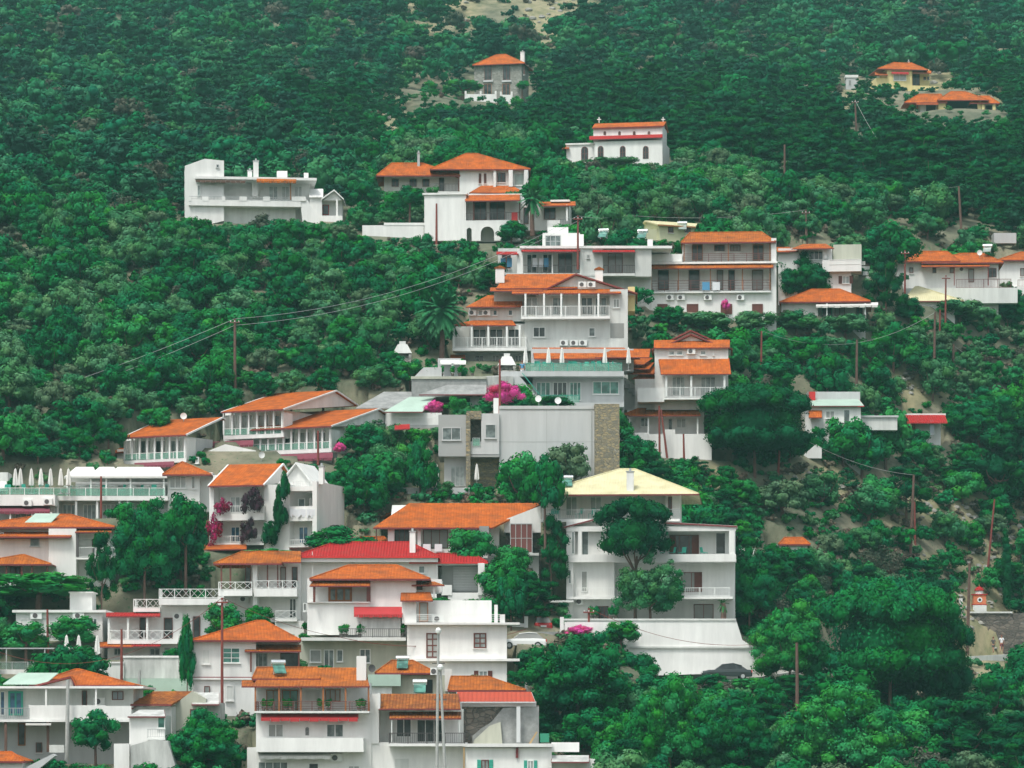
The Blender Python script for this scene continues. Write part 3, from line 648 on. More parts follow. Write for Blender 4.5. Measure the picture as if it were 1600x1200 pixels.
# ---- house with cream block, right
b = B('cream_block_house', 'white house with cream block, small tiled porch and lower gate, above the round bush', 'house', 1300, 445, yaw=6)
b.wl(1302, 1346, 382, 406, 3, 9, 'beige'); b.wl(1236, 1300, 387, 420, 1.2, 8); b.shed(1237, 1303, 388, 381, -.6, 3, 'tile', xb0=1255, xb1=1290); b.w(1265, 1286, 392, 406, 1.18, 'fw', 'gd', 3)
b.bx('balcony', 'white', 1285, 1346, 406, 424, -.4, 3); b.rl(1296, 1345, 405, 414, -.42, 'bars', 'fw'); b.wl(1292, 1330, 424, 448, .5, 6); b.w(1316, 1327, 431, 443, .48, 'fw', 'gl', 2, 1, shut='brownwood')
b.po(1290, 388, 404, .4, .35, 'white', 'pillar'); b.done()
b = B('stepped_garden_walls', 'pale stepped garden terraces behind the dark araucaria tree', 'wall', 1360, 450, dd=3)
for i in range(6): b.wl(1338+i*5, 1352+i*7, 408+i*8, 414+i*8, 1.5-i*.35, 3, 'offwhite', found=0)
b.done(False)
b = B('small_tile_roof_house', 'small white house with narrow orange roof strip right of the brown-railed block', 'house', 1230, 405); b.wl(1216, 1246, 388, 410, 0, 5); b.shed(1213, 1234, 393, 386, -.5, 2, 'tile'); b.shed(1228, 1247, 392, 387, -.4, 2, 'tile'); b.done()
# ---- bungalow
b = B('hip_roof_bungalow', 'low white bungalow with broad orange hip roof and striped awning edge, below the round bush', 'bungalow', 1290, 494, yaw=6)
b.wl(1221, 1278, 469, 500, 0, 8); b.wl(1278, 1352, 472, 500, 2, 8); b.hip(1218, 1360, 471, 452, 1268, 1312, -.7, 9); b.awn(1275, 1372, 473, 478, -1.2, 0, 'canvas')
b.d(1284, 1300, 478, 497, 1.98, 'tealpaint', 'gd'); b.d(1304, 1320, 478, 493, 1.98, 'brownwood', 'gl'); b.d(1338, 1348, 478, 496, 1.98, 'brownwood', 'gd'); b.po([1292, 1352], 474, 498, -.8, .15, 'white'); b.done()
# ---- long right house
b = B('long_tile_roof_house', 'long low white house with wavy orange roof and tall fence at the right', 'house', 1480, 450, yaw=3)
b.wl(1395, 1560, 408, 470, 0, 8); b.hip(1391, 1500, 408, 393, 1408, 1480, -.6, 8.6); b.hip(1440, 1568, 410, 396, 1500, 1535, -.7, 8.2, 'tile'); b.shed(1440, 1546, 416, 413, -1.4, -.05, 'tile')
for x0, x1 in ((1421, 1427), (1457, 1463), (1484, 1491)): b.w(x0, x1, 418, 427, 0, 'brownwood', 'gd', 1)
b.d(1513, 1522, 420, 441, -.01, 'brownwood', 'gd', nx=1); b.w(1544, 1557, 419, 434, 0, 'brownwood', 'gd', 2); b.ac(1503, 421, 0)
b.po([1491, 1544], 413, 446, -1.2, .1, 'redpole'); b.rl(1494, 1580, 436, 450, -1.3, 'bars', 'brownmetal'); b.bx('terrace', 'offwhite', 1400, 1590, 450, 474, -1.5, 0); b.done()
b = B('right_edge_house', 'white house with orange roof cut by the right edge of the photo', 'house', 1590, 450); b.wl(1562, 1640, 406, 470, 0, 8); b.hip(1559, 1660, 406, 394, 1595, 1640, -.6, 8.6); b.w(1594, 1606, 419, 432, 0, 'brownwood', 'gd', 2)
b.bx('balcony', 'white', 1576, 1640, 448, 462, -1.4, 0); b.rl(1590, 1640, 437, 448, -1.35, 'bars', 'brownmetal'); b.done()
b = B('pale_tent_roof_house', 'small house with pale yellow pyramid roof among trees on the right', 'house', 1458, 478); b.wl(1425, 1492, 470, 482, 0, 5); b.hip(1411, 1506, 470, 448, 1430, 1436, -.5, 7, 'tileyel'); b.done()
b = B('ruined_wall', 'low pale stone ruin on the far right slope', 'wall', 1570, 384); b.wl(1553, 1588, 364, 380, 0, 2.4, 'lgrey'); b.done()
# ---- big hotel in the middle
b = B('tall_hotel', 'tall pale hotel with stacked orange roofs, long white balconies and gable, centre', 'hotel', 850, 562, yaw=2)
g = 'offwhite'
b.wl(837, 980, 452, 548, 1.6, 10, g); b.wl(953, 981, 452, 560, 0, 2, g); b.wl(820, 953, 494, 548, .2, 2, g)
b.gy(838, 996, 458, 427, 900, 1.0, 10, 'tile', wall=g); b.shed(775, 902, 450, 428, 1.0, 7, 'tile', xb0=792, xb1=900); b.shed(766, 848, 454, 449, .2, 3, 'tile'); b.wl(772, 838, 452, 480, 2.4, 9, g)
b.shed(800, 970, 458, 451, -.8, 1.7, 'tile'); b.shed(728, 816, 479, 461, .6, 4.5, 'tile', xb0=762, xb1=816); b.wl(733, 822, 479, 502, 1.4, 8, g); b.shed(703, 806, 508, 500, -1, 1.5, 'tile', xb0=740, xb1=800)
b.wl(710, 820, 506, 545, 1.4, 8, g); b.bal(814, 953, 494, -1.1, 1.6, th=4, ry=16, st='bars', m='white')
b.bal(707, 823, 543, -1.0, 1.5, th=5, ry=16, st='bars', m='white', ret=True)
b.po([821, 850, 877, 905, 935], 459, 494, -.95, .2); b.po([709, 737, 763, 792, 812], 508, 542, -.9, .2)
for x in (822, 863, 908, 930): b.d(x, x+18, 465, 492, 1.58, 'fw', 'gm' if x != 908 else 'gd')
b.w(958, 968, 467, 481, -.01, 'fw', 'gm', 2); b.w(833, 852, 511, 527, .18, 'fw', 'gd', 2); b.w(920, 930, 512, 526, .18, 'fw', 'gm', 1); b.bx('loggia', 'gd', 953.5, 975, 505, 528, -.03, .01)
for x in (739, 765, 794): b.d(x, x+21, 514, 540, 1.38, 'fw', 'gd')
for x in (747, 770, 794): b.w(x, x+7, 484, 493, 1.38, 'fw', 'gd', 1)
for x in (738, 760): b.ac(x, 489, 1.38)
for x in (881, 897, 911): b.ac(x, 536, .18)
for x in (910, 924): b.ac(x, 445, .95)
b.wl(712, 830, 548, 590, 2, 9, g)
for x0, x1 in ((742, 756), (769, 780), (805, 815)): b.w(x0, x1, 555, 569, 1.98, 'fw', 'gd', 2)
b.ch(774, 788, 418, 436, 3, cap='tile'); b.ch(930, 942, 420, 436, 2, cap='tile'); b.shed(704, 727, 559, 554, -.3, 1.4, 'tile'); b.wl(981, 992, 448, 486, 2, 6, 'yellow', found=0); b.done()
# ---- restaurant terrace
b = B('restaurant_terrace', 'grey restaurant building with parasol terrace, glass railing and long outside stair below the tall hotel', 'restaurant', 890, 622, at=(870, 640), dd=-1)
b.wl(832, 975, 590, 632, 1.2, 7, 'lgrey'); b.bx('terrace', 'lgrey', 780, 975, 580, 588, -.6, 8); b.rl(822, 972, 567, 580, -.5, 'glass', 'tealpaint')
b.shed(835, 1000, 560, 543, 3, 7.5, 'tile', xb0=832, xb1=975); b.wl(830, 990, 545, 580, 5.2, 9, 'lgrey'); b.shed(930, 1014, 558, 545, 1.5, 6, 'tile', xb0=960, xb1=1016)
for x0, x1 in ((838, 860), (864, 886), (890, 908)): b.d(x0, x1, 597, 626, 1.18, 'fw', 'gg' if x0 != 864 else 'gd', nx=3)
b.w(926, 967, 596, 616, 1.18, 'fw', 'gg', 3); b.w(842, 852, 554, 561, 5.18, 'fw', 'gm', 1)
b.poly('stair', 'lgrey', [(798, 588), (812, 588), (842, 622), (842, 632), (829, 632), (798, 596)], -.9, .6); b.wpoly([(798, 586), (832, 628), (858, 628), (858, 640), (752, 640), (752, 588)], -.5, .6, 'offwhite')
b.poly('handrail', 'tealpaint', [(816, 582), (842, 614), (842, 616), (816, 584)], -.95, -.9); b.rl(845, 905, 617, 630, -1.6, 'glass', 'tealpaint'); b.bx('lower_terrace', 'lgrey', 842, 975, 629, 636, -1.7, 1.2); b.done()
TER = b
b = B('concrete_terrace', 'stained concrete garden terrace with flower pots and white sloping wall left of the restaurant', 'terrace', 700, 625, at=(700, 640))
b.wl(643, 760, 592, 620, 0, 6, 'concrete'); b.wl(735, 802, 588, 640, .2, 6, 'stain'); b.wpoly([(642, 594), (662, 574), (690, 574), (690, 594)], .3, .7, 'lgrey'); b.bx('coping', 'beige', 642, 760, 588, 592, -.15, .4)
b.wl(684, 720, 560, 590, 5, 6, 'lgrey'); b.shed(688, 728, 568, 563, 2.5, 5, 'canvas', fas=None); b.po([707], 567, 590, 2.6, .2); b.shed(655, 760, 616, 601, -1.8, 0, 'concrete', fas='fascia', xb0=700, xb1=760); b.done()
# stair side walls right of the terrace + triangular tile canopies
b = B('stepped_tile_canopies', 'four small stepped orange canopies over the stair between hotel and white gabled house', 'canopy', 1000, 632, dd=-1.5, loose=True)
for i in range(4): b.shed(966+i*7, 1000+i*8+6, 569+i*7.5, 559+i*7, -.5+.0*i, 1.6, 'tile', xb0=992+i*6, xb1=1020+i*2, th=.1)
b.wpoly([(968, 590), (978, 590), (1014, 622), (1014, 640), (968, 640)], 1.7, 2.2, 'white')
for i in range(6): b.bx('step', 'lgrey', 970+i*6, 978+i*6, 595+i*5.5, 601+i*5.5, .9, 1.7)
b.po([995, 1012], 570, 610, 1.4, .12); b.done(False)
# ---- white gabled house right of the restaurant
b = B('gabled_guesthouse', 'narrow white guesthouse with big sloping orange balcony roof and wide double gable', 'guesthouse', 1060, 718, yaw=3, at=(1060, 690))
b.wl(1023, 1138, 543, 640, 1.2, 9); b.gy(1018, 1145, 545, 515, 1079, 3.0, 9, 'tile2', wall='white'); b.gy(1035, 1128, 541, 521, 1080, 2.2, 3.2, 'tile2', wall='white'); b.shed(1022, 1140, 543, 531, .8, 3, 'tile')
for x0, x1 in ((1045, 1054), (1057, 1067), (1094, 1103), (1115-1, 1124-8)): b.w(x0, x1, 548, 555, 1.18, 'fw', 'gl', 1)
b.ac(1080, 549, 1.18); b.shed(1033, 1142, 584, 559, -1.4, 1.4, 'tile', xb0=1029, xb1=1139); b.bal(1038, 1134, 621, -1.2, 1.2, th=3, ry=16, st='bars'); b.po([1041, 1080, 1132], 585, 620, -1.05, .2)
for x0, x1 in ((1050, 1070), (1095, 1118)): b.d(x0, x1, 589, 618, 1.18, 'fw', 'gl', nx=3)
b.wl(992, 1040, 592, 640, 2, 8); b.wl(980, 1100, 640, 720, 2.2, 9); b.wl(996, 1038, 606, 628, -.8, 2); b.shed(982, 1095, 649, 639, -.4, 2.4, 'tile2', xb0=1000, xb1=1092); b.shed(970, 1006, 648, 636, .2, 2.2, 'tile2', xb0=1000, xb1=1010)
b.w(1001, 1014, 653, 667, 2.18, 'fw', 'gm', 2); b.w(1057, 1072, 654, 669, 2.18, 'fw', 'gm', 2); b.d(1044, 1051, 654, 676, 2.18, 'fw', 'gd', nx=1); b.po([984, 1013, 1090], 650, 682, 0, .15); b.wl(976, 1012, 676, 712, -.6, 1.5); b.wl(1012, 1112, 678, 716, -.4, 1.5); b.wl(1036, 1055, 671, 678, -.4, -.1)
b.ac(1047, 629, 2.18); b.done()
# ---- hotel rows
def row(name, label, x, yb, yaw, ex0, exc, exf, ye, yr, xr0, yfl, ytop, bays, kw, **k):
    b = B(name, label, 'hotel', x, yb, yaw=yaw, **k); dp = b.dep(exc, exf); dp = min(max(dp, 6), 14)
    b.wl(ex0+3, exc, ytop, yb+4, 1.7, dp)
    A, Bq, r0, r1 = b.gx(ex0, exc, ye, yr, -.6, dp, 'tile', vr=dp*kw, inset=.25, verge='white')
    u0, u1 = b.U(ex0+3, 0), b.U(exc, 0)
    b.acc.setdefault('white', MB()).box(u1-.25, u1, 0, 1.71, b.Wz(yfl, u1, 0), b.Wz(ye+3, u1, 0))
    b.bx('balcony', 'white', ex0+3, exc, yfl, yfl+6, -.1, 1.7); b.rl(ex0+4, exc-1, yfl-11, yfl, -.05, 'glass', 'fw')
    n = bays
    for i in range(n+1): b.po(ex0+4+(exc-ex0-6)*i/n, ye+1, yfl, -.02, .17)
    for i in range(n):
        a = ex0+4+(exc-ex0-6)*i/n; c = ex0+4+(exc-ex0-6)*(i+1)/n
        if i % 2 == 0: b.d(a+1.5, c+(c-a)*.5-1, ye+7, yfl-1, 1.66, 'fw', 'gm' if i % 4 else 'gd', nx=2)
    return b, dp
b, dp = row('stepped_hotel_wing', 'lowest white stepped hotel wing with orange roof and glazed balconies, left', 270, 742, 28, 191, 291, 347, 681, 654, 250, 718-0, 684, 8, .93, at=(270, 714))
b.awn(210, 272, 722-0, 728, -1.6, -.2, 'maroon'); b.wl(183, 194, 702, 735, 1, 5); b.shed(180, 195, 707, 700, .5, 3, 'tile'); b.w(306, 311, 714, 724, 0, 'fw', 'gl', 1); b.done()
b = B('hotel_link_wall', 'white wall stepping down between the lowest and upper hotel wings', 'wall', 360, 742, at=(360, 706)); b.wpoly([(322, 706), (352, 694), (400, 704), (400, 742), (322, 742)], 0, .4); b.wl(322, 400, 726, 742, -1.5, 0); b.done(False)
b, dp = row('stepped_hotel_wing', 'topmost white stepped hotel wing with large bare white gable wall', 440, 738, 28, 346, 443, 556, 641, 612, 420, 679, 643, 7, .69, at=(440, 694))
b.awn(325, 396, 689, 697, -2, -.2, 'maroon'); b.bal(322, 396, 718, -1.8, 1.7, th=5, ry=13, st='solid'); b.d(350, 396, 698, 716, 1.6, 'fw', 'gd', nx=6); b.done()
b, dp = row('stepped_hotel_wing', 'front white stepped hotel wing with longest orange roof and ten balcony bays', 530, 748, 28, 391, 518, 620, 668, 641, 480, 703, 670, 10, .68, at=(530, 716))
b.awn(372, 520, 710, 719, -2.2, -.2, 'maroon'); b.w(586, 592, 690, 700, 1, 'fw', 'gl', 1); b.wl(398, 520, 719, 750, 1.4, 8)
for x in (420, 450, 482): b.d(x, x+20, 724, 742, 1.38, 'fw', 'gd')
b.shed(617, 640, 670, 663, .5, 4, 'tilered'); b.done()
# ---- lean-to sheet roofs
b = B('sheet_roof_shed', 'pair of grey-green sheet metal roofs sloping beside the hotel gable', 'shed', 600, 665, dd=1)
b.shed(556, 640, 637, 612, 0, 5, 'concrete', fas=None, xb0=600, xb1=660); b.shed(600, 660, 643, 620, -1.2, 3, 'mint', fas='fascia', xb0=640, xb1=680); b.wl(602, 690, 645, 676, 0, 5); b.rl(620, 688, 652, 664, -.4, 'bars', 'fw'); b.wl(640, 690, 664, 680, -.5, 0, 'grey'); b.done()
b = B('hillside_wall', 'low grey concrete wall among trees above the hotel wings', 'wall', 530, 612, dd=5); b.wl(508, 560, 588, 610, 0, .5, 'concrete'); b.done(False)
# ---- grey modern house
b = B('grey_modern_house', 'large plain grey modern house with stone pillars and blank side wall', 'house', 800, 760, yaw=0, at=(800, 765))
b.wl(685, 728, 648, 713, 0, 8, 'grey'); b.wl(752, 780, 646, 710, .2, 8, 'lgrey'); b.wl(780, 929, 638, 760, .6, 9, 'lgrey'); b.bx('joint', 'grey', 780, 929, 690, 690.6, .585, .6); b.bx('joint', 'grey', 854, 854.6, 639, 760, .585, .6); b.po(924, 640, 756, .55, .08, 'metal', 'pipe'); b.wl(694, 733, 713, 762, 1.2, 8, 'lgrey')
b.wl(728, 735, 645, 762, -.15, 8, 'stone_y'); b.wl(735, 752, 655, 690, 1.6, 8, 'stone_d'); b.wl(735, 752, 690, 710, .2, 8, 'lgrey'); b.wl(729, 752, 642, 655, .1, 8, 'stone_y'); b.wl(735, 780, 713, 762, 2.2, 8, 'stone_y')
b.bx('parapet', 'lgrey', 780, 928, 634, 639, .5, 9); b.wl(929, 968, 631, 765, -.1, 8, 'stone_y')
b.w(691, 720, 668, 688, 0, 'lgrey', 'gm', 2); b.w(758, 775, 663, 685, .18, 'lgrey', 'gm', 1); b.d(704, 726, 728, 760, 1.18, 'lgrey', 'gl', nx=3); b.bx('soffit', 'grey', 694, 780, 711, 714, .2, 8); b.ch(771, 780, 622, 641, 1.5, cap=False); b.rl(738, 750, 684, 697, .1, 'glass', 'metal')
b.bx('terrace', 'lgrey', 625, 735, 762, 772, -3, 1.2); b.done()
# ---- tented cafe
b = B('tented_cafe', 'white cafe with three canvas tent roofs, glass railing and small tiled kiosk, left', 'cafe', 200, 815, at=(200, 790))
b.wl(88, 262, 778, 815, 1.5, 8, 'lgrey'); b.bx('terrace', 'white', 84, 262, 775, 782, -.6, 8); b.rl(84, 258, 762, 775, -.5, 'glass', 'fw')
for x0, x1, ra, rb in ((100, 150, 119, 146), (138, 190, 155, 178), (164, 261, 184, 250)): b.hip(x0, x1, 745, 729.5, ra, rb, .2-.01*x0*.1, 5, 'canvas', fas=None, rid=False); b.bx('tent_edge', 'canvas', x0, x1, 744, 746.5, .15-.01*x0*.1, .2-.01*x0*.1)
b.po([105, 142, 166, 204, 256], 744, 775, .4, .14); b.wl(118, 262, 745, 776, 5.2, 8, 'lgrey'); b.wl(262, 312, 742, 815, 1, 7, 'white'); b.hip(254, 330, 741, 722, 284, 286, 0, 7.5)
b.w(265, 291, 744, 763, .98, 'fw', 'gl', 3); b.w(299, 305, 744, 764, .98, 'fw', 'gm', 1); b.po([90, 119, 152, 187, 200], 782, 812, -.3, .2)
for x in (98, 130, 160): b.d(x, x+20, 788, 812, 1.48, 'fw', 'gm', nx=3)
b.wl(312, 332, 738, 800, 2, 6); b.done(); CAF = b
b = B('cafe_lower_terrace', 'long white terrace building with maroon awning at the left edge', 'building', 45, 822, at=(60, 800))
b.wl(-30, 86, 778, 822, 1, 8, 'lgrey'); b.bx('terrace', 'white', -30, 86, 773, 790, -.4, 8); b.rl(-30, 84, 762, 773, -.3, 'glass', 'fw'); b.shed(-20, 12, 765, 752, 3, 6, 'offwhite', fas=None); b.wl(-20, 12, 738, 760, 6, 9, 'offwhite')
b.awn(0, 78, 790, 800, -1.4, .9, 'maroon'); b.ac(43, 786, -.4); b.ac(75, 784, -.4); b.po([16, 50, 80], 800, 818, -1.2, .15); b.d(24, 50, 802, 818, .98, 'fw', 'gm', nx=3); b.d(62, 80, 800, 818, .98, 'fw', 'gm', nx=2); b.done(); LOW = b
# ---- bougainvillea house
b = B('creeper_clad_house', 'white three-storey house with orange gable roof, hanging laundry and dark creepers on its front', 'house', 430, 858, yaw=16)
dp = min(b.dep(495, 538), 9.5); b.wl(327, 452, 758, 862, 1.6, dp); b.wl(452, 495, 800, 862, 1.6, dp); b.wl(488, 495, 752, 862, 0, dp); b.wl(327, 334, 760, 862, 0, 1.7); b.wl(412, 452, 757, 862, .2, 1.7)
b.gx(325, 412, 758, 725, -.6, dp, 'tile', vr=dp*.6, verge='white'); b.gy(430, 492, 760, 722, 462, 2.6, 8, 'white', wall='white', fas=None)
b.bal(334, 412, 802, -.5, 1.6, th=11, ry=12, st='bars', rm='fw'); b.bal(334, 412, 848, -.3, 1.6, th=4, ry=11, st='bars', rm='fw'); b.bal(452, 490, 807, 0, 1.6, th=7, ry=16, st='solid', ret=False)
b.d(360, 376, 776, 801, 1.58, 'fw', 'gl'); b.d(361, 375, 823, 847, 1.58, 'fw', 'gb'); b.d(400, 410, 780, 801, 1.58, 'fw', 'gm', nx=1); b.w(466, 477, 779, 793, 1.58, 'fw', 'gm', 1); b.w(484, 487, 778, 793, 1.58, 'fw', 'gm', 1); b.d(467, 482, 823, 849, 1.58, 'fw', 'gb'); b.bx('ceiling', 'white', 452, 490, 760, 767, 0, 3)
b.rl(458, 492, 751, 762, .1, 'bars', 'fw'); b.ch(498, 505, 727, 750, .5); b.shed(310, 385, 858, 851, -2.6, -.3, 'tile'); b.po([323], 858, 885, -2.4, .25, 'yellow', 'pillar'); b.bal(452, 490, 852, .1, 1.6, th=3, ry=9, st='bars', ret=False); b.wl(333, 372, 742, 760, 3, 6); b.done(); CRE = b
SH = []
for i, (x, w_) in enumerate(((459, .75), (472, .9), (486, .8))):
    p = b.world(x, 801, -.06); mb = MB(); n = 6
    for q in range(n): a = -w_/2+w_*q/n; mb.box(a, a+w_/n-.01, -.02-.02*(q % 2), .02, -.35-.12*math.sin(q*2+i), .32)
    t_ = mb.build('sheet', 'cloth'); t_.location = p; tag(t_, 'white sheet hanging on the creeper-clad house balcony, %s of three' % ('leftmost', 'middle', 'rightmost')[i], 'sheet', 'sheets on the creeper-clad house balcony')
# ---- broad orange roof hall
b = B('broad_roof_house', 'low house with very broad orange roof and dark veranda, left of the yellow-roofed villa', 'house', 700, 866, at=(700, 880))
b.wl(612, 780, 822, 866, 2.2, 10, 'offwhite'); b.gx(583, 770, 824, 786, -.8, 11, 'tile', vr=7.5, xr0=640, xr1=848, wall='offwhite', inset=1.5); b.wl(606, 616, 826, 858, -.2, .4)
b.bx('veranda_floor', 'offwhite', 606, 760, 858, 864, -.6, 2.2)
for x0, x1 in ((616, 640), (661, 700), (706, 730)): b.d(x0, x1, 827, 857, 2.18, 'brownwood', 'gd', nx=3)
b.po([655, 765], 825, 858, -.1, .3, 'offwhite', 'pillar'); b.po(588, 826, 848, -.5, .1, 'brownwood'); b.wpoly([(788, 812), (845, 790), (845, 832), (788, 832)], 2, 6, 'white'); b.wl(790, 845, 818, 866, 3, 8, 'stone_d')
b.w(797, 832, 818, 864, 1.6, 'metal', 'brownmetal', 4, 2); b.bx('balcony', 'offwhite', 776, 842, 864, 868, -.4, 3); b.wl(776, 842, 868, 900, .5, 5); b.shed(776, 800, 868, 863, -1.2, -.4, 'tile'); b.done()
b = B('chimney_pillar', 'white garden chimney pillar among bushes below the broad orange roof', 'chimney', 757, 872, dd=-3); b.bx('pillar', 'white', 751, 762, 836, 872, 0, .7); b.bx('cap', 'concrete', 749, 764, 822, 836, -.1, .8); b.done(False)
b = B('small_hidden_roof', 'small orange hip roof peeking above the red-roofed house', 'house', 580, 875, dd=0); b.wl(560, 606, 848, 870, .5, 5); b.hip(538, 612, 850, 839, 566, 600, 0, 6); b.done()
# ---- yellow roof villa
b = B('yellow_roof_villa', 'large white villa with pale yellow roof and three balcony floors behind a round pine', 'villa', 1000, 972, yaw=4, at=(1000, 985))
b.wl(888, 1148, 880, 980, 2.2, 12); b.wl(885, 960, 812, 980, .4, 2.3); b.wl(885, 896, 815, 980, -.2, 2.2); b.wl(1070, 1148, 822, 880, 2.2, 12); b.wl(960, 1070, 822, 880, 2.2, 12)
b.wl(852, 1062, 768, 815, 4.2, 12); b.hip(831, 1092, 772, 733, 968, 992, 0, 13, 'tileyel'); b.wl(1040, 1062, 768, 812, 2.5, 5)
b.ch(846, 858, 741, 772, 1.5); b.ch(979, 990, 735, 785, .8); b.wl(846, 853, 772, 812, 2.6, 3.2)
for x0, x1, gl in ((884, 902, 'gg'), (922, 940, 'gg'), (966, 978, 'gm'), (1044, 1050, 'gd')): b.d(x0, x1, 776, 806, 4.18 if x0 < 1000 else 2.48, 'fw' if x0 < 1000 else 'brownwood', gl)
b.rl(848, 1062, 796, 811, .6, 'bars', 'metal'); b.bx('terrace', 'white', 845, 1062, 811, 815, .4, 4.3)
b.gy(881, 1152, 822, 810, 930, -.4, 3, 'white', wall=None, fas='fascia'); b.bx('beam', 'white', 885, 1150, 822, 830, -.3, 0)
b.bx('pillar', 'white', 1139, 1148, 828, 868, -.3, .2); b.bx('pillar', 'white', 903, 909, 824, 868, -.3, .2)
b.bal(885, 1150, 872, -.5, 2.2, th=6, ry=6, st='solid'); b.bal(885, 1145, 932, -.6, 2.2, th=4, ry=0, st='bars'); b.rl(900, 960, 918, 932, -.5, 'bars', 'fw'); b.rl(1070, 1140, 918, 932, -.5, 'bars', 'fw')
b.d(1046, 1092, 836, 868, 2.18, 'brownwood', 'gd', nx=3); b.w(1046, 1056, 838, 866, 2.1, 'brownwood', 'brownwood', 1); b.w(1081, 1092, 838, 866, 2.1, 'brownwood', 'brownwood', 1)
b.d(909, 920, 830, 868, .38, 'fw', 'gm', nx=1); b.d(893, 898, 830, 866, -.22, 'fw', 'gm', nx=1); b.d(908, 918, 892, 925, .38, 'fw', 'gm', nx=1); b.w(888, 893, 890, 912, -.22, 'fw', 'gm', 1)
b.d(1118, 1134, 832, 866, 2.18, 'fw', 'gd', nx=1); b.d(1064, 1097, 894, 925, 2.18, 'brownwood', 'gd', nx=2); b.w(1085, 1096, 895, 924, 2.1, 'brownwood', 'brownwood', 1)
b.d(931, 951, 947, 968, .38, 'brownwood', 'gd', nx=3); b.d(1084, 1115, 944, 969, 2.18, 'brownwood', 'gd', nx=2); b.bx('canopy', 'offwhite', 858, 896, 938, 941, -2, 1)
b.po(1040, 825, 868, -.2, .14, 'white'); b.ac(906, 940, .3, .6); b.done(); VIL = b
b = B('retaining_wall', 'tall white retaining wall in front of the yellow-roofed villa', 'wall', 1040, 1048, D=VIL.D-7)
b.wpoly([(876, 970), (1150, 968), (1160, 1000), (1190, 1018), (1196, 1050), (876, 1060)], 0, .6); b.bx('coping', 'offwhite', 880, 1150, 966.5, 969.5, -.1, 6.3); b.bx('ledge', 'offwhite', 985, 1175, 1010, 1013, -.2, 0)
b.ext = [b.U(880), b.U(1190), 0, .6]; b.done(False); RW = b
b = B('driveway_wall', 'low white driveway wall with square gate pillars beside the red car', 'wall', 900, 992, at=(900, 1000)); b.wl(882, 960, 972, 992, 0, .3); b.bx('gate_pillar', 'white', 875, 881, 964, 992, -.1, .4); b.bx('gate_pillar', 'white', 819, 825, 963, 993, -.1, .4); b.wl(800, 825, 974, 992, 0, .3); b.bx('driveway', 'concrete', 825, 876, 987, 1000, -1, 6); b.done(False)
# ---- left edge houses
b = B('left_hip_house', 'white house with broad orange hip roof, solar panel and shaded balcony, left edge', 'house', 110, 915, yaw=0)
b.wl(-20, 172, 822, 842, 1.2, 10); b.hip(-60, 180, 823, 804, 74, 110, 0, 10); b.wl(76, 119, 826, 920, -.2, 9); b.wl(-20, 76, 842, 920, .4, 9); b.wl(119, 172, 835, 920, 1.8, 9)
A, Bq, r0, r1 = b.gx(-20, 110, 838, 826, -.8, 6, 'tile', wall=None, xr1=122); b.shed(118, 174, 831, 824, -.4, 1.6, 'tile2')
b.w(47, 62, 840, 854, .38, 'metal', 'gm', 1); b.d(144, 156, 835, 869, 1.78, 'brownwood', 'gd'); b.bal(119, 180, 871, -.2, 1.8, th=3, ry=16, st='bars', ret=True); b.w(0, 6, 832, 842, .38, 'metal', 'gd', 1)
b.w(143, 152, 886, 902, 1.78, 'metal', 'gd', 1); b.w(119, 124, 902, 910, -.22, 'brownwood', 'gd', 1); b.po(121, 830, 870, -.1, .25, 'darkmetal'); b.done(); LHH = b
b = B('tiled_veranda', 'open veranda with orange pyramid roof and dark posts in front of the left hip house', 'veranda', 30, 915, dd=-3)
b.hip(-50, 80, 881, 867, 34, 38, 0, 4.5, 'tile2'); b.po([10, 34, 50, 74], 882, 910, .3, .16, 'brownwood'); b.bx('veranda_floor', 'offwhite', -40, 77, 908, 916, .1, 4.5); b.wl(-40, 76, 884, 912, 3.6, 4.4, 'offwhite'); b.rl(-30, 76, 899, 909, .25, 'bars', 'metal'); b.d(16, 32, 886, 908, 3.55, 'brownwood', 'gd'); b.done()
b = B('flat_white_house', 'low flat-roofed white house with stair box and two wall air conditioners, left', 'house', 92, 998)
b.wl(25, 160, 957, 1000, 0, 7); b.flat(19, 166, 953, 957, -.4, 7.5); b.wl(109, 144, 926, 953, 2, 5); b.bx('cap', 'white', 107, 146, 924.5, 926.5, 1.8, 5.2); b.ac(57, 962, 0, 1); b.ac(123, 962, 0, 1)
b.w(32, 44, 967, 984, 0, 'white', 'offwhite', 1); b.w(62, 78, 965, 992, 0, 'white', 'offwhite', 1); b.w(140, 152, 966, 980, 0, 'fw', 'gm', 2); b.rl(28, 90, 988, 998, -1, 'bars', 'metal'); b.done()
# ---- lattice terrace house
b = B('lattice_terrace_house', 'stepped white house with lattice balcony railings and small red roof strip, left of centre', 'house', 260, 1030, at=(260, 1015))
b.wl(170, 300, 964, 1012, 1.8, 9); b.wl(250, 346, 944, 1030, 2.0, 9); b.shed(166, 250, 962.5, 957, -.9, 1.8, 'tilered'); b.bal(168, 282, 1000, -.7, 1.8, th=6, ry=15, st='lat')
b.bal(248, 346, 935, .4, 3, th=10, ry=15, st='lat', ret=True); b.bal(208, 250, 950, 1, 4, th=6, ry=14, st='lat'); b.wl(212, 250, 952, 965, 2, 6); b.po([170, 200, 230], 964, 1000, -.6, .18)
b.d(218, 228, 965, 998, 1.78, 'brownwood', 'gd', nx=1); b.d(256, 270, 965, 998, 1.78, 'brownwood', 'gd', nx=1); b.d(302, 313, 963, 1000, 1.98, 'brownwood', 'gd', nx=1); b.ac(278, 963, 1.98)
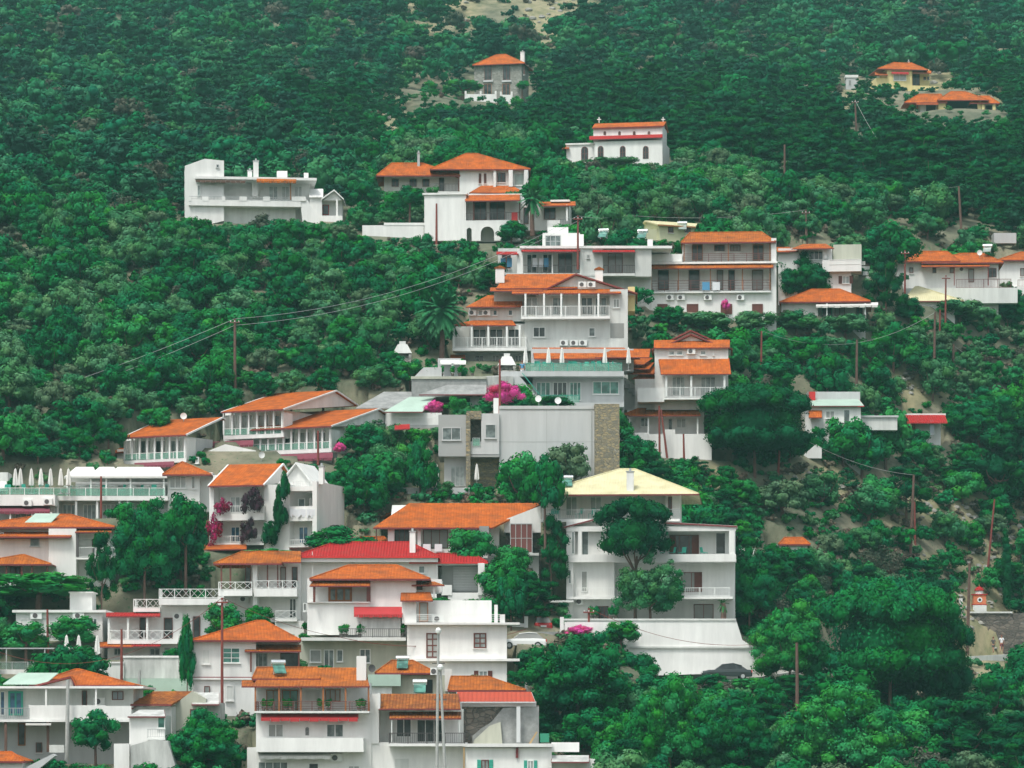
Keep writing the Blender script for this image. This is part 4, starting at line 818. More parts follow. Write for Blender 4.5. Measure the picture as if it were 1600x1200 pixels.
b.wl(168, 300, 1006, 1035, .6, 6, 'white'); b.shed(152, 208, 1010, 1003, -1.4, .6, 'tile'); b.shed(205, 250, 1009, 1003, -1.2, .6, 'tilered', xb1=252); b.w(234, 250, 1013, 1024, .58, 'metal', 'gd', 2); b.w(257, 278, 1012, 1024, .58, 'metal', 'gd', 2); b.d(178, 190, 1013, 1024, .58, 'metal', 'gd'); b.done()
b = B('stained_wall', 'weathered grey and green retaining wall topped with white, below the lattice house', 'wall', 230, 1078, at=(230, 1070)); b.wl(193, 292, 1027, 1060, 0, 3, 'stain'); b.bx('coping', 'white', 192, 292, 1024.5, 1027.5, -.1, 3); b.wl(124, 193, 1036, 1062, -.3, 3, 'offwhite'); b.bx('coping', 'white', 123, 193, 1034, 1036.5, -.4, 3); b.wl(190, 300, 1060, 1100, -1.2, 1, 'mint'); b.done(); STW = b
# ---- tile canopy house with lattice balconies
b = B('canopied_balcony_house', 'white house with wavy orange canopy on posts and lattice balconies, left of the red roof', 'house', 400, 1000, at=(400, 965), dd=1)
b.wl(392, 470, 880, 972, 2.2, 9); b.wl(395, 402, 880, 972, .4, 2.3); b.hip(334, 440, 880, 862, 378, 436, -.6, 6, 'tile2'); b.shed(410, 470, 878, 861, -.3, 3, 'tile2')
b.po([346, 360], 882, 920, -.3, .14, 'brownwood'); b.po([418, 434], 878, 918, .1, .12, 'brownwood'); b.bal(341, 394, 922, -.5, 3, th=9, ry=13, st='lat'); b.bal(397, 464, 920, -.2, 2.2, th=12, ry=13, st='lat'); b.wl(340, 395, 931, 970, 2.8, 6)
for x in (383, 438, 456): b.d(x, x+9, 886, 919, 2.18, 'brownwood', 'gd', nx=1)
b.d(452, 463, 935, 966, 2.18, 'fw', 'gd'); b.bal(430, 464, 967, .2, 2.2, th=4, ry=13, st='lat', ret=False); b.wl(430, 475, 970, 1000, .5, 6); b.ac(381, 936, 2.78); b.w(474, 479, 942, 955, .4, 'fw', 'gd', 1); b.done()
# ---- red roof house
b = B('red_roof_house', 'white house with bright red ribbed roof and grey shuttered porch at its right end', 'house', 600, 945, at=(600, 958), dd=2)
b.wl(462, 682, 869, 990, .4, 10); b.bx('fascia_band', 'white', 459, 684, 869.5, 878, -.5, .5); b.hip(459, 686, 869, 847, 524, 640, -.7, 10, 'tilered', fas='lamp_red'); b.hip(640, 762, 878, 865, 684, 738, .2, 7, 'tilered', fas='lamp_red')
b.wl(690, 750, 880, 925, 2.6, 7, 'grey'); b.bx('beam', 'white', 682, 762, 878, 882, .3, 2.6); b.po([682], 880, 912, .4, .25, 'white', 'pillar'); b.po([752], 880, 930, .4, .6, 'white', 'pillar'); b.ch(640, 649, 829, 867, .6)
b.wl(700, 758, 926, 945, .3, 7); b.wl(690, 706, 914, 930, .2, 2); o = b.bx('shutter', 'metal', 708, 746, 885, 923, 2.5, 2.57)
for i in range(9): b.bx('slat', 'lgrey', 708, 746, 886+i*4.2, 887.4+i*4.2, 2.44, 2.5, par=o)
b.po(488, 862, 940, -.3, .05, 'fw', 'pipe'); b.w(654, 664, 884, 896, .38, 'fw', 'gm', 1); b.done(); RRH = b
# ---- inner white house with orange roof and beige ground floor
b = B('beige_base_house', 'white house with orange roof, red cloth awning and beige ground floor with balcony of pots', 'house', 560, 1056, at=(560, 1040))
b.wl(480, 580, 904, 942, 1.8, 8); b.wl(577, 650, 903, 990, .2, 8); b.wl(480, 577, 941, 992, .1, 8); b.hip(484, 672, 904, 883, 545, 620, -.6, 9, 'tile'); b.shed(484, 578, 915, 907, -.9, .3, 'tile2', xb0=490)
b.d(513, 550, 917, 941, 1.78, 'orangewood', 'gm', nx=3, b=.2); b.po([491], 915, 941, -.7, .2, 'brownwood'); b.bx('sill_band', 'white', 480, 578, 940, 942, -.15, 1.8); b.po(576, 914, 941, .3, .35, 'brownmetal')
b.awn(553, 629, 948, 961, -1.4, .1, 'redcanvas'); b.bx('balcony', 'offwhite', 470, 634, 996, 1001, -1.3, .3); b.bx('screen', 'stain', 565, 626, 962, 996, -.9, -.82)
b.rl(530, 634, 982, 996, -1.25, 'bars', 'darkmetal'); b.wl(468, 634, 1001, 1060, .3, 8, 'beige'); b.wl(634, 652, 990, 1060, .3, 8, 'beige'); b.shed(644, 694, 914, 906, 0, 3, 'tile2', xb0=640, xb1=672)
b.w(484, 502, 1015, 1035, .28, 'fw', 'gm', 1); b.d(506, 522, 1015, 1044, .28, 'fw', 'gm', nx=2); b.w(526, 536, 1015, 1034, .28, 'fw', 'gm', 1); b.w(562, 579, 1014, 1036, .28, 'fw', 'gm', 2); b.wl(652, 690, 905, 925, 2, 6); b.w(650, 660, 905, 922, 1.9, 'brownwood', 'gd', 1); b.po(678, 915, 935, .3, .12); b.done(); BBH = b
# ---- plain white block
b = B('plain_white_block', 'big plain white block with brown-framed windows and flat projecting ledges', 'house', 720, 1080, at=(720, 1052))
b.wl(636, 792, 974, 1085, 0, 9); b.wl(640, 768, 938, 974, 2, 8); b.wl(628, 650, 936, 974, .2, 3); b.bx('ledge', 'white', 632, 812, 972.5, 976, -.7, 3); b.bx('ledge', 'white', 640, 812, 1029, 1033, -.6, 2); b.shed(626, 676, 938, 925, -.4, 1.6, 'tile', xb0=627, xb1=672)
b.d(655, 669, 941, 971, .18, 'orangewood', 'gm', nx=1); b.d(666, 686, 989, 1028, -.01, 'brownwood', 'gl', nx=2, ny=4, b=.12); b.w(740, 760, 989, 1013, -.01, 'brownwood', 'gl', nx=2, ny=3, b=.12); b.w(748, 762, 1048, 1060, -.01, 'fw', 'gl', 2, shut='brownwood')
b.rl(650, 785, 960, 972, -.3, 'h', 'fw'); b.bx('pillar', 'white', 781, 789, 960, 973, -.4, 0); b.ac(684, 967, 1.0, 1.0); b.po([775], 945, 974, 2, .3, 'white'); b.done()
# ---- tall left-front house
b = B('red_trim_house', 'tall white house with bright orange hip roof and thin red band between its floors', 'house', 380, 1112, yaw=-6, at=(380, 1120))
b.wl(302, 400, 1000, 1060, 0, 9); b.wl(302, 400, 1060, 1120, .1, 9); b.wl(400, 468, 1002, 1112, 1.6, 9); b.hip(298, 470, 1000, 970, 400, 414, -.6, 9.5, 'tile'); b.shed(383, 470, 1017, 1007, -.5, 1.6, 'tile2')
b.bx('string_course', 'fascia', 300, 400, 1057.5, 1059, -.06, .02); b.w(348, 375, 1012, 1036, 0, 'fw', 'gg', 2, 3); b.w(316, 328, 1015, 1038, 0, 'white', 'offwhite', 1); b.bx('string_course', 'white', 299, 400, 1059, 1062, -.15, .05)
b.d(396, 418, 1020, 1042, 1.58, 'metal', 'gm', nx=3); b.d(438, 468, 1020, 1042, 1.58, 'brownwood', 'gd', nx=1); b.po([392, 467], 1018, 1050, -.3, .14, 'brownwood'); b.w(353, 365, 1071, 1095, 0, 'white', 'offwhite', 1); b.d(319, 328, 1072, 1100, 0, 'brownwood', 'gl', nx=1); b.ac(389, 1050, 1.3, .6); b.done(); RTH = b
# ---- front house with long veranda
b = B('long_veranda_house', 'front white house with old tiled roof, wooden veranda full of plants and red awning', 'house', 480, 1240, at=(480, 1210))
b.wl(400, 575, 1066, 1116, 2.6, 10); b.wl(400, 580, 1113, 1260, .2, 9); b.wl(386, 400, 1168, 1260, .4, 6); b.hip(394, 500, 1060, 1043, 402, 495, .8, 8, 'tile2'); b.gx(470, 570, 1064, 1043, .5, 7, 'tile2', wall='white'); b.shed(396, 577, 1072, 1060, -1.2, 1.2, 'tile2', xb0=402, xb1=574)
b.bx('balcony', 'white', 398, 577, 1111, 1114, -1.2, 2.6); b.rl(399, 576, 1096, 1111, -1.1, 'h', 'brownmetal', ret=3.4); b.po([399, 436, 470, 505, 540, 576], 1073, 1111, -1.05, .13, 'orangewood')
b.d(416, 438, 1078, 1110, 2.58, 'orangewood', 'gg', nx=2); b.d(441, 466, 1078, 1110, 2.58, 'orangewood', 'gg', nx=2); b.d(508, 532, 1077, 1096, 2.58, 'orangewood', 'gl', nx=3); b.w(477, 500, 1080, 1096, 2.58, 'white', 'offwhite', 1)
b.awn(408, 560, 1115, 1123, -1.1, .1, 'redcanvas'); b.ch(557, 572, 1025, 1066, .6, cap=False); b.shed(378, 400, 1072, 1063, -1, 2, 'tile2')
b.w(419, 443, 1131, 1152, .19, 'fw', 'gm', 2); b.w(510, 537, 1131, 1152, .19, 'fw', 'gm', 2); archwin(b, 477, 483, 1136, 1149, .2, 'concrete')
b.bal(400, 568, 1170, -1.4, .2, th=5, ry=17, st='solid', m='white'); b.awn(405, 517, 1176, 1182, -1, -.05, 'canvas'); b.ac(525, 1184, .2, 1); b.d(403, 450, 1190, 1240, .19, 'fw', 'gm', nx=4); b.d(482, 498, 1192, 1240, .19, 'fw', 'gd', nx=1); b.w(544, 562, 1196, 1210, .19, 'fw', 'gl', 2); b.done(); LVH = b
b = B('pyramid_solar_house', 'small cream house with orange pyramid roof carrying a solar heater, behind the ridge-tiled house', 'house', 640, 1085, at=(640, 1100))
b.wl(600, 700, 1055, 1095, 1, 8, 'beige'); b.hip(586, 682, 1051, 1032, 612, 645, .2, 6, 'tile2'); b.bx('parapet', 'mint', 575, 626, 1054, 1072, -.4, .2); b.wl(575, 612, 1066, 1095, 0, 5, 'white'); b.bx('doorway_shade_sheet', 'black', 650, 676, 1062, 1083, .93, .99); b.po([662], 1062, 1083, .8, .12, 'brownwood'); b.wl(695, 706, 1045, 1080, .6, 1.4, 'offwhite'); b.ac(679, 1049, .1, .7); b.done(); PSH = b  # doorway shade painted as a black sheet just before the wall
b = B('old_tile_balcony_house', 'white house with old mottled tile roof, second tile strip and grey balcony, front', 'house', 655, 1245, at=(655, 1212))
b.wl(590, 724, 1108, 1162, 2, 8, 'offwhite'); b.wl(580, 730, 1160, 1260, .3, 9); b.shed(592, 719, 1107, 1084, -.6, 4, 'tileold', xb0=590, xb1=716); b.shed(609, 720, 1122, 1112, -1, .8, 'tileold'); b.wl(578, 592, 1084, 1162, .2, 6); b.bx('gutter', 'white', 590, 594, 1083, 1108, -.6, 1)
b.bx('balcony', 'white', 607, 726, 1162, 1166, -1.1, 2); b.rl(608, 726, 1145, 1162, -1, 'bars', 'darkmetal', ret=2.8); b.d(619, 643, 1123, 1152, 1.98, 'fw', 'gd'); b.d(651, 692, 1124, 1160, 1.98, 'fw', 'gd', nx=3); b.wl(694, 716, 1123, 1160, 1.7, 2.0); b.po([612, 718], 1122, 1160, -.9, .08, 'fw')
b.w(616, 640, 1184, 1230, .28, 'white', 'offwhite', 1); b.done(); OTB = b
b = B('stone_ruin_house', 'unfinished grey stone house with flat red sheet roof and missing wall corner', 'house', 780, 1172, at=(780, 1205), dd=.5)
b.wl(722, 842, 1102, 1165, 1.2, 8, 'stone_d'); b.shed(716, 836, 1096, 1081, .3, 5, 'tileflat', xb0=714, xb1=830, fas='lgrey'); b.bx('beam', 'lgrey', 722, 838, 1096, 1104, .8, 1.3)
b.wpoly([(738, 1165), (738, 1150), (752, 1138), (768, 1128), (786, 1106), (842, 1104), (842, 1165)], 1.0, 1.25, 'concrete'); b.bx('pillar', 'lgrey', 807, 813, 1104, 1160, .2, .5); b.poly('stair', 'beige', [(738, 1165), (741, 1156), (765, 1134), (782, 1128), (785, 1165)], .5, .98); b.poly('plank', 'tanwood', [(826, 1162), (838, 1143), (840, 1144), (829, 1163)], .3, .35); b.bx('water_tank', 'greencloth', 844, 858, 1146, 1160, 0, 1); b.done()
b = B('white_base_house', 'low white house with teal shuttered windows at the bottom edge', 'house', 790, 1250, at=(790, 1218), dd=-1)
b.wl(727, 862, 1168, 1260, 0, 8); b.bx('roof_edge', 'white', 726, 864, 1162, 1167, -.5, 6); b.w(752, 764, 1187, 1215, -.01, 'brownwood', 'gl', 2, shut='tealpaint'); b.w(824, 834, 1188, 1215, -.01, 'fw', 'gl', 2, shut='tealpaint'); b.ch(806, 810, 1168, 1176, -.2, m='fascia', cap=False); b.wl(862, 905, 1160, 1175, 2, 5, 'white'); b.wl(862, 930, 1186, 1250, .5, 5); b.shed(862, 920, 1190, 1180, -1, 1, 'stain'); b.po(725, 1168, 1210, -.1, .12, 'tanwood', 'pipe'); b.done()
b = B('hip_roof_behind', 'orange hip roof with wavy right eave behind the stone ruin', 'house', 760, 1105, at=(760, 1130)); b.wl(700, 810, 1080, 1110, 1, 8, 'white'); b.hip(700, 822, 1078, 1057, 705, 762, 0, 8, 'tile2'); b.po(822, 1060, 1082, .5, .2, 'concrete'); b.done()
# ---- bottom left houses
b = B('blue_door_house', 'wide grey-white two-storey house with orange hip roof, solar panels and blue doors, bottom left', 'house', 110, 1192, at=(110, 1188))
b.wl(-30, 208, 1076, 1125, 2.0, 10, 'offwhite'); b.wl(-30, 208, 1124, 1200, 2.4, 10, 'lgrey'); b.bx('roof_slab', 'white', -40, 224, 1072, 1075.5, -.4, 10); b.hip(46, 212, 1070, 1046, 118, 124, 1, 10, 'tile'); b.gy(55, 118, 1070, 1056, 110, .2, 2, 'tile', wall='white')
b.bx('parapet', 'white', 45, 165, 1102, 1124, -.3, -.1); b.bx('balcony', 'white', -30, 208, 1124, 1128, -.4, 2.4); b.bx('parapet', 'white', 165, 205, 1103, 1124, -.302, -.1)
b.d(13, 36, 1080, 1118, 1.98, 'tealpaint', 'gb', nx=2, b=.16); b.d(0, 8, 1080, 1118, 1.98, 'fw', 'gb', nx=1); b.w(175, 193, 1080, 1094, 1.98, 'brownwood', 'gb', 2); b.d(128, 136, 1079, 1104, 1.98, 'brownwood', 'gd', nx=1)
b.po([72, 150], 1076, 1104, -.2, .14, 'white'); b.ac(155, 1096, 1.98, .9); b.rl(-30, 46, 1106, 1124, -.3, 'bars', 'metal'); b.d(28, 40, 1130, 1165, 2.38, 'orangewood', 'gd', nx=1); b.w(56, 66, 1160, 1176, 2.38, 'brownwood', 'gd', 1); b.shed(40, 80, 1131, 1128, -1, 2, 'canvas', fas=None); b.po([9, 75], 1128, 1175, -.2, .2, 'woodpole'); b.bx('garden_wall', 'offwhite', 77, 100, 1164, 1176, -2, -1.7); b.done(); BDH = b
b = B('gabled_cottage', 'cream cottage with old orange roof and blue shutters below the stained wall', 'cottage', 250, 1180, yaw=18, at=(250, 1180))
dp = 8; b.wl(206, 268, 1104, 1190, .3, dp); b.gx(204, 268, 1100, 1080, -.5, 8, 'tileold', wall='white', vr=4); b.shed(154, 207, 1106, 1091, -.5, 4, 'tile', xb0=180, xb1=230); b.wl(158, 206, 1108, 1190, .5, 6)
b.w(166, 176, 1111, 1122, .48, 'fw', 'gb', 2); b.w(184, 191, 1111, 1122, .48, 'fw', 'gb', 1); b.w(195, 200, 1111, 1130, .48, 'fw', 'gb', 1)
u = b.U(268, 0); q = MB(); z0 = b.Wz(1106, u, 0); 
b.done(); COT = b
b = B('gabled_cottage_end', 'cream gable end wall with one small dark window, beside the orange cottage roof', 'house', 300, 1165, at=(300, 1176)); b.wpoly([(268, 1104), (300, 1080), (322, 1092), (322, 1180), (268, 1180)], 0, 6, 'beige'); b.w(297, 308, 1108, 1124, -.01, 'brownwood', 'gg', 1); b.wl(322, 345, 1098, 1180, .8, 5, 'stain'); b.shed(300, 342, 1100, 1082, -.4, 3, 'stain'); b.done()
b = B('whitewashed_cottage', 'small whitewashed cottage with crumbling roof edge and tiny balcony, bottom left', 'cottage', 225, 1200, at=(225, 1205), dd=-2)
b.wl(202, 258, 1118, 1235, 0, 5); b.shed(200, 258, 1119, 1109, -.4, 3, 'stain', xb0=218, xb1=256); b.w(246, 258, 1120, 1138, -.01, 'fw', 'gg', 1); b.rl(230, 258, 1139, 1153, -.9, 'bars', 'metal'); b.bx('balcony', 'offwhite', 229, 258, 1153, 1156, -1, 0); b.wpoly([(205, 1165), (240, 1155), (262, 1158), (275, 1200), (275, 1230), (205, 1230)], -2.2, -.2, 'stain'); b.wl(178, 202, 1162, 1235, -.6, 3); b.done()
b = B('corner_roof_house', 'white wall with orange hip roof in the bottom left corner of the photo', 'house', 10, 1235, at=(20, 1235)); b.wl(-40, 35, 1190, 1260, 0, 5); b.hip(-60, 38, 1189, 1175, -20, 18, -.4, 5, 'tile'); b.poly('stair', 'lgrey', [(38, 1200), (82, 1178), (86, 1181), (50, 1210), (38, 1215)], 0, 1.5); b.done()
b = B('pergola_terrace', 'long low terrace with thin pergola frame above the blue-door house', 'terrace', 60, 1052, at=(60, 1040)); b.wl(-30, 135, 1046, 1056, 0, 4); b.rl(-30, 68, 1034, 1046, .1, 'clear', 'metal'); b.po([10, 70, 140], 1014, 1046, 1.5, .1, 'metal'); b.bx('pergola_beam', 'metal', -30, 150, 1012, 1014, 1.4, 1.55); b.shed(-20, 60, 1058, 1055, -.8, 0, 'tile', fas=None); b.done()
# ---- right side buildings among trees
b = B('mint_roof_house', 'white house with pale mint roof half hidden by trees, right of the big round pine', 'house', 1300, 680, at=(1300, 705), loose=True); b.prot(1258, 1345, 612, 652); b.wl(1258, 1345, 634, 690, 0, 7); b.shed(1254, 1350, 634, 624, -.4, 6, 'mint', xb0=1262, xb1=1342, fas='redcanvas'); b.wl(1345, 1402, 652, 672, 1.5, 5, 'offwhite'); b.bx('roof', 'lgrey', 1343, 1404, 649, 652, 1.3, 5.2); b.wl(1262, 1344, 612, 626, 6, 8, 'lgrey'); b.shed(1264, 1284, 652, 641, -1, -.05, 'tile'); b.bx('beam', 'brownmetal', 1264, 1340, 634, 635.5, -.5, -.42); b.w(1290, 1304, 642, 654, 0, 'fw', 'gm'); b.d(1318, 1328, 640, 664, 0, 'fw', 'gm', nx=1); b.ch(1264, 1274, 612, 620, 5, m='lamp_red', cap=False); b.done()
b = B('white_slope_wall', 'short white wall sloping down beneath the big round pine', 'wall', 1270, 714, dd=-1); b.wpoly([(1254, 712), (1275, 694), (1284, 700), (1284, 716), (1254, 716)], 0, .5); b.done(False)
b = B('red_canopy_house', 'small white house with long red-edged canopy among trees, right', 'house', 1445, 690); b.wl(1425, 1470, 658, 690, 1.2, 5); b.shed(1410, 1480, 660, 648, -.8, 2.5, 'tilered', fas='redcanvas', xb0=1408, xb1=1476); b.bx('white_edge', 'white', 1410, 1478, 646, 649, 2.4, 2.7); b.d(1416, 1430, 662, 680, 1.1, 'orangewood', 'orangewood', nx=3); b.po(1456, 658, 680, 0, .5, 'gb'); b.done()
b = B('tan_wall', 'flat tan garden wall on the slope above the red canopy', 'wall', 1495, 656, dd=1); b.wl(1458, 1530, 639, 656, 0, .4, 'pyellow'); b.done(False)
b = B('hidden_white_house', 'white house with tiny red and orange roof seen through the trees, right of the villa', 'house', 1235, 880, at=(1235, 885), loose=True); b.wl(1210, 1262, 850, 885, 0, 6, 'offwhite'); b.hip(1216, 1266, 850, 840, 1226, 1254, -.3, 6, 'tile'); b.prot(1222, 1250, 840, 856); b.done()
b = B('hidden_mint_block', 'low white block glimpsed behind dark trees right of the villa', 'house', 1175, 885, at=(1175, 890)); b.wl(1150, 1180, 857, 885, 0, 4); b.done()
b = B('rock_wall', 'dark rough stone retaining wall above the road, lower right', 'wall', 1560, 1014, at=(1565, 1010), dd=4); b.wl(1490, 1660, 958, 1014, 0, 1.5, 'stone_d'); b.bx('coping', 'offwhite', 1515, 1582, 955.5, 958, -.2, 1); b.done(False)
# ================================================================== THINGS
def solar(name_label, p, rz=0, s=1.0, tilt=35, group='solar water heaters on roofs'):
    r = empty('solar_water_heater', p, rz, name_label, 'solar heater', group)
    a = R(tilt); q = MB(); L = 1.15*s; w = 1.0*s
    q.prism([(-w/2, -L*math.cos(a), .12), (w/2, -L*math.cos(a), .12), (w/2, 0, .12+L*math.sin(a)), (-w/2, 0, .12+L*math.sin(a))], (0, .03, -.07)); q.build('panel', 'gg', r)
    h = .12+L*math.sin(a)+.2
    t = MB().tube((-w*.6, .15, h), (w*.6, .15, h), .24*s, n=14).build('tank', 'steel', r, smooth=False)
    f = MB()
    for x in (-w*.4, w*.4): f.box(x-.025, x+.025, .1, .15, 0, h-.2).tube((x, -L*math.cos(a), .08), (x, .12, .08), .03, n=4)
    f.build('stand', 'metal', r); return r
for (x, y, D_, lb) in ((943, 373, gD(900, 445)+4, 'steel solar water heater at the middle of the terrace apartments roof'), (1004, 374, gD(900, 445)+3, 'steel solar water heater with green panel at the right end of the terrace apartments roof'),
        (1066, 361, gD(1050, 374)+.3, 'steel solar water heater tank in front of the pale yellow house'), (1543, 396, gD(1480, 450)+2, 'solar water heater on the long orange roof at the right'),
        (886, 762, gD(1000, 985)+3, 'solar water heater with green panel on the pale yellow roof'), (435, 1054, gD(480, 1210)+2, 'solar water heater on the left end of the long veranda roof'),
        (629, 1046, gD(640, 1100)+1.5, 'solar water heater on the small pyramid roof'), (656, 1084, gD(655, 1212)+5, 'white solar heater tank between the pyramid roof and the old tile roof')):
    solar(lb, XYZ(x, y, D_), R(random.choice((-15, 0, 15))), .95)
for (b_, x, y, v, w_, h_, lb) in ((LHH, 66, 812, 2.5, 3.0, 1.6, 'flat solar panel lying on the orange roof of the left hip house'), (BDH, 48, 1063, 1.6, 4.2, 1.7, 'long pale solar panel array leaning on the blue-door house roof')):
    p = b_.world(x, y, v); r = empty('solar_collector', p, 0, lb, 'solar panel')
    m_ = MB().prism([(-w_/2, -h_/2, -.35), (w_/2*.6, -h_/2, -.35), (w_/2, h_/2, .55), (-w_/2+w_*.25, h_/2, .55)], (0, .02, .07)); m_.build('panel', 'mint', r)
    f = MB(); [f.box(x_-.03, x_+.03, h_/2-.1, h_/2-.04, -.4, .5) for x_ in (-w_*.2, w_*.3)]; f.build('stand', 'metal', r)
# --- parasols (closed), each a thing
def parasol():
    r = empty('parasol', (0, 0, 0)); MB().tube((0, 0, 0), (0, 0, 2.5), .03, n=6).build('pole', 'metal', r)
    prof = [(.10, .75), (.24, .85), (.22, 1.3), (.17, 1.8), (.10, 2.3), (.02, 2.45)]; mb = MB(); n = 12; vs = []; fs = []
    for (rr, z) in prof:
        for i in range(n):
            a = 2*math.pi*i/n; k = rr*(1.18 if i % 2 else .78); vs.append((k*math.cos(a), k*math.sin(a), z))
    for k in range(len(prof)-1):
        for i in range(n): j = (i+1) % n; fs.append((k*n+i, k*n+j, (k+1)*n+j, (k+1)*n+i))
    fs.append(tuple(range(n-1, -1, -1))); fs.append(tuple(range((len(prof)-1)*n, len(prof)*n)))
    mb.add(vs, fs).build('canopy', 'canvas', r); MB().lathe([(.30, 0), (.30, .06), (.06, .1), (.04, .3)], n=10).build('base', 'concrete', r); return r
def chair():
    r = empty('chair', (0, 0, 0)); MB().box(-.23, .23, -.22, .22, .42, .46).build('seat', 'tealpaint', r); MB().prism([(-.22, .2, .47), (.22, .2, .47), (.21, .28, .88), (-.21, .28, .88)], (0, .03, 0)).build('backrest', 'tealpaint', r)
    for x in (-.2, .2):
        for y in (-.19, .19): MB().tube((x, y, 0), (x, y, .42), .02, n=5).build('leg', 'tealpaint', r)
    return r
def table():
    r = empty('table', (0, 0, 0)); MB().lathe([(.42, .70), (.44, .72), (.44, .75)], n=14).build('tabletop', 'fw', r); MB().tube((0, 0, 0), (0, 0, .7), .04, n=6).build('leg', 'metal', r); MB().lathe([(.24, 0), (.24, .03), (.05, .06)], n=10).build('base', 'metal', r); return r
def pot(leaf='l_bright'):
    r = empty('potted_plant', (0, 0, 0)); MB().lathe([(.10, 0), (.15, .22), (.17, .26), (.13, .26)], n=10).build('pot', 'stone_d', r)
    me = leaf_mesh('foliage', [(0, 0, .5, .26, 1.1), (.12, .05, .72, .18, 1.2), (-.12, 0, .66, .17, 1)], 60, .12, leaf); o = bpy.data.objects.new('foliage', me); S.collection.objects.link(o); o.parent = r; return r
def leaf_mesh(name, clumps, per, leaf, m, seed=0, core=True, up=.15, jit=.42, squash=1.0, cf=.66):
    """crown: clumps of small leaf faces, clump = (x, y, z, radius, height factor)"""
    rs = np.random.RandomState(seed); V = []; NV = 0; Fq = []
    cl = np.array(clumps, float)
    per_c = np.maximum(8, (per*(cl[:, 3]/cl[:, 3].mean())**2).astype(int)); N = int(per_c.sum())
    ci = np.repeat(np.arange(len(cl)), per_c)
    d = rs.normal(size=(N, 3)); d[:, 2] += up*2; d /= np.linalg.norm(d, axis=1)[:, None]
    rad = cl[ci, 3]*(rs.uniform(.72, 1.06, N)); hf = cl[ci, 4]
    P = cl[ci, :3]+d*rad[:, None]*np.stack([np.ones(N), np.ones(N), hf], 1)
    n = d*np.stack([np.ones(N), np.ones(N), 1/hf], 1); n /= np.linalg.norm(n, axis=1)[:, None]
    n = n+rs.normal(size=(N, 3))*jit*.5; n /= np.linalg.norm(n, axis=1)[:, None]
    a = np.cross(n, rs.normal(size=(N, 3))); a /= np.linalg.norm(a, axis=1)[:, None]; b_ = np.cross(n, a)
    s = leaf*rs.uniform(.55, 1.2, N)[:, None]
    q = np.stack([P-a*s*.5, P-b_*s*.32*squash, P+a*s*.5, P+b_*s*.32*squash], 1).reshape(-1, 3)
    tc_ = rs.uniform(0, .5, len(cl)); tn = [tc_[ci]]
    faces = [np.arange(N*4).reshape(-1, 4)]; verts = [q]; o = N*4
    if core:
        th = np.linspace(0, 2*math.pi, 7)[:-1]; ph = np.array([-1.3, -.65, 0, .65, 1.3])
        sp = np.array([(math.cos(t)*math.cos(p), math.sin(t)*math.cos(p), math.sin(p)) for p in ph for t in th])
        qf = np.array([(k*6+i, k*6+(i+1) % 6, (k+1)*6+(i+1) % 6, (k+1)*6+i) for k in range(4) for i in range(6)])
        for ic, c in enumerate(cl):
            tn.append(np.full(24, tc_[ic]))
            verts.append(c[:3]+sp*c[3]*cf*np.array([1, 1, c[4]])*rs.uniform(.85, 1.1, (len(sp), 1))); faces.append(qf+o); o += len(sp)
    return quad_mesh(name, np.concatenate(verts), np.concatenate(faces), m, np.concatenate(tn))
def quad_mesh(name, v, f, m, tint=None):
    me = bpy.data.meshes.new(name); me.vertices.add(len(v)); me.vertices.foreach_set('co', np.ascontiguousarray(v, dtype=np.float32).ravel())
    me.loops.add(len(f)*4); me.loops.foreach_set('vertex_index', np.ascontiguousarray(f, dtype=np.int32).ravel())
    me.polygons.add(len(f)); me.polygons.foreach_set('loop_start', np.arange(0, len(f)*4, 4, dtype=np.int32)); me.polygons.foreach_set('loop_total', np.full(len(f), 4, dtype=np.int32))
    me.update(calc_edges=True)
    if tint is not None:
        at = me.attributes.new('tint', 'FLOAT', 'FACE'); at.data.foreach_set('value', np.ascontiguousarray(tint, dtype=np.float32))
    me.materials.append(MATS[m]); return me
PROTO = {}
def put(kind, p, rz, label, cat, group=None, s=1.0):
    mk = {'parasol': parasol, 'chair': chair, 'table': table, 'pot': pot}[kind]
    if kind not in PROTO: PROTO[kind] = o = mk()
    else: o = copy_tree(PROTO[kind])
    o.location = p; o.rotation_euler = (0, 0, rz); o.scale = (s, s, s); o['label'] = label; o['category'] = cat
    if group: o['group'] = group
    return o
ORD = ['leftmost', 'second', 'third', 'fourth', 'fifth', 'sixth', 'seventh', 'eighth', 'ninth', 'tenth', 'eleventh', 'twelfth', 'thirteenth', 'fourteenth']
def rowput(kind, bld, xs, y, v, where, cat, noun, s=1.0, D=None):
    for i, x in enumerate(xs):
        p = bld.world(x, y, v) if bld else XYZ(x, y, D)
        lb = '%s %s, %s%s' % (noun, where, ORD[i], ' from the left' if i else ' of them')
        put(kind, p, random.uniform(-3, 3) if kind != 'parasol' else 0, lb, cat, '%ss %s' % (cat, where), s)
rowput('parasol', TER, [821, 857, 878, 945, 982], 580, 1.0, 'on the restaurant terrace', 'parasol', 'closed white parasol')
rowput('chair', TER, [833, 843, 853, 866, 888, 895, 905, 915, 924, 938, 952, 962], 579.5, .9, 'on the restaurant terrace', 'chair', 'small green chair', 1.1)
rowput('table', TER, [838, 860, 900, 930, 957], 579.5, 1.6, 'on the restaurant terrace', 'table', 'small round table', 1.1)
rowput('parasol', LOW, [24, 32, 49, 64, 79, 95, 107], 772, .9, 'on the left cafe terrace', 'parasol', 'closed cream parasol', 1.0)
rowput('chair', LOW, [5, 14, 40, 57, 70], 772.5, .6, 'on the left cafe terrace', 'chair', 'small green chair', 1.1)
rowput('table', CAF, [108, 125, 150, 176, 205, 232, 248], 774, 1.0, 'under the cafe tents', 'table', 'round white table', 1.2)
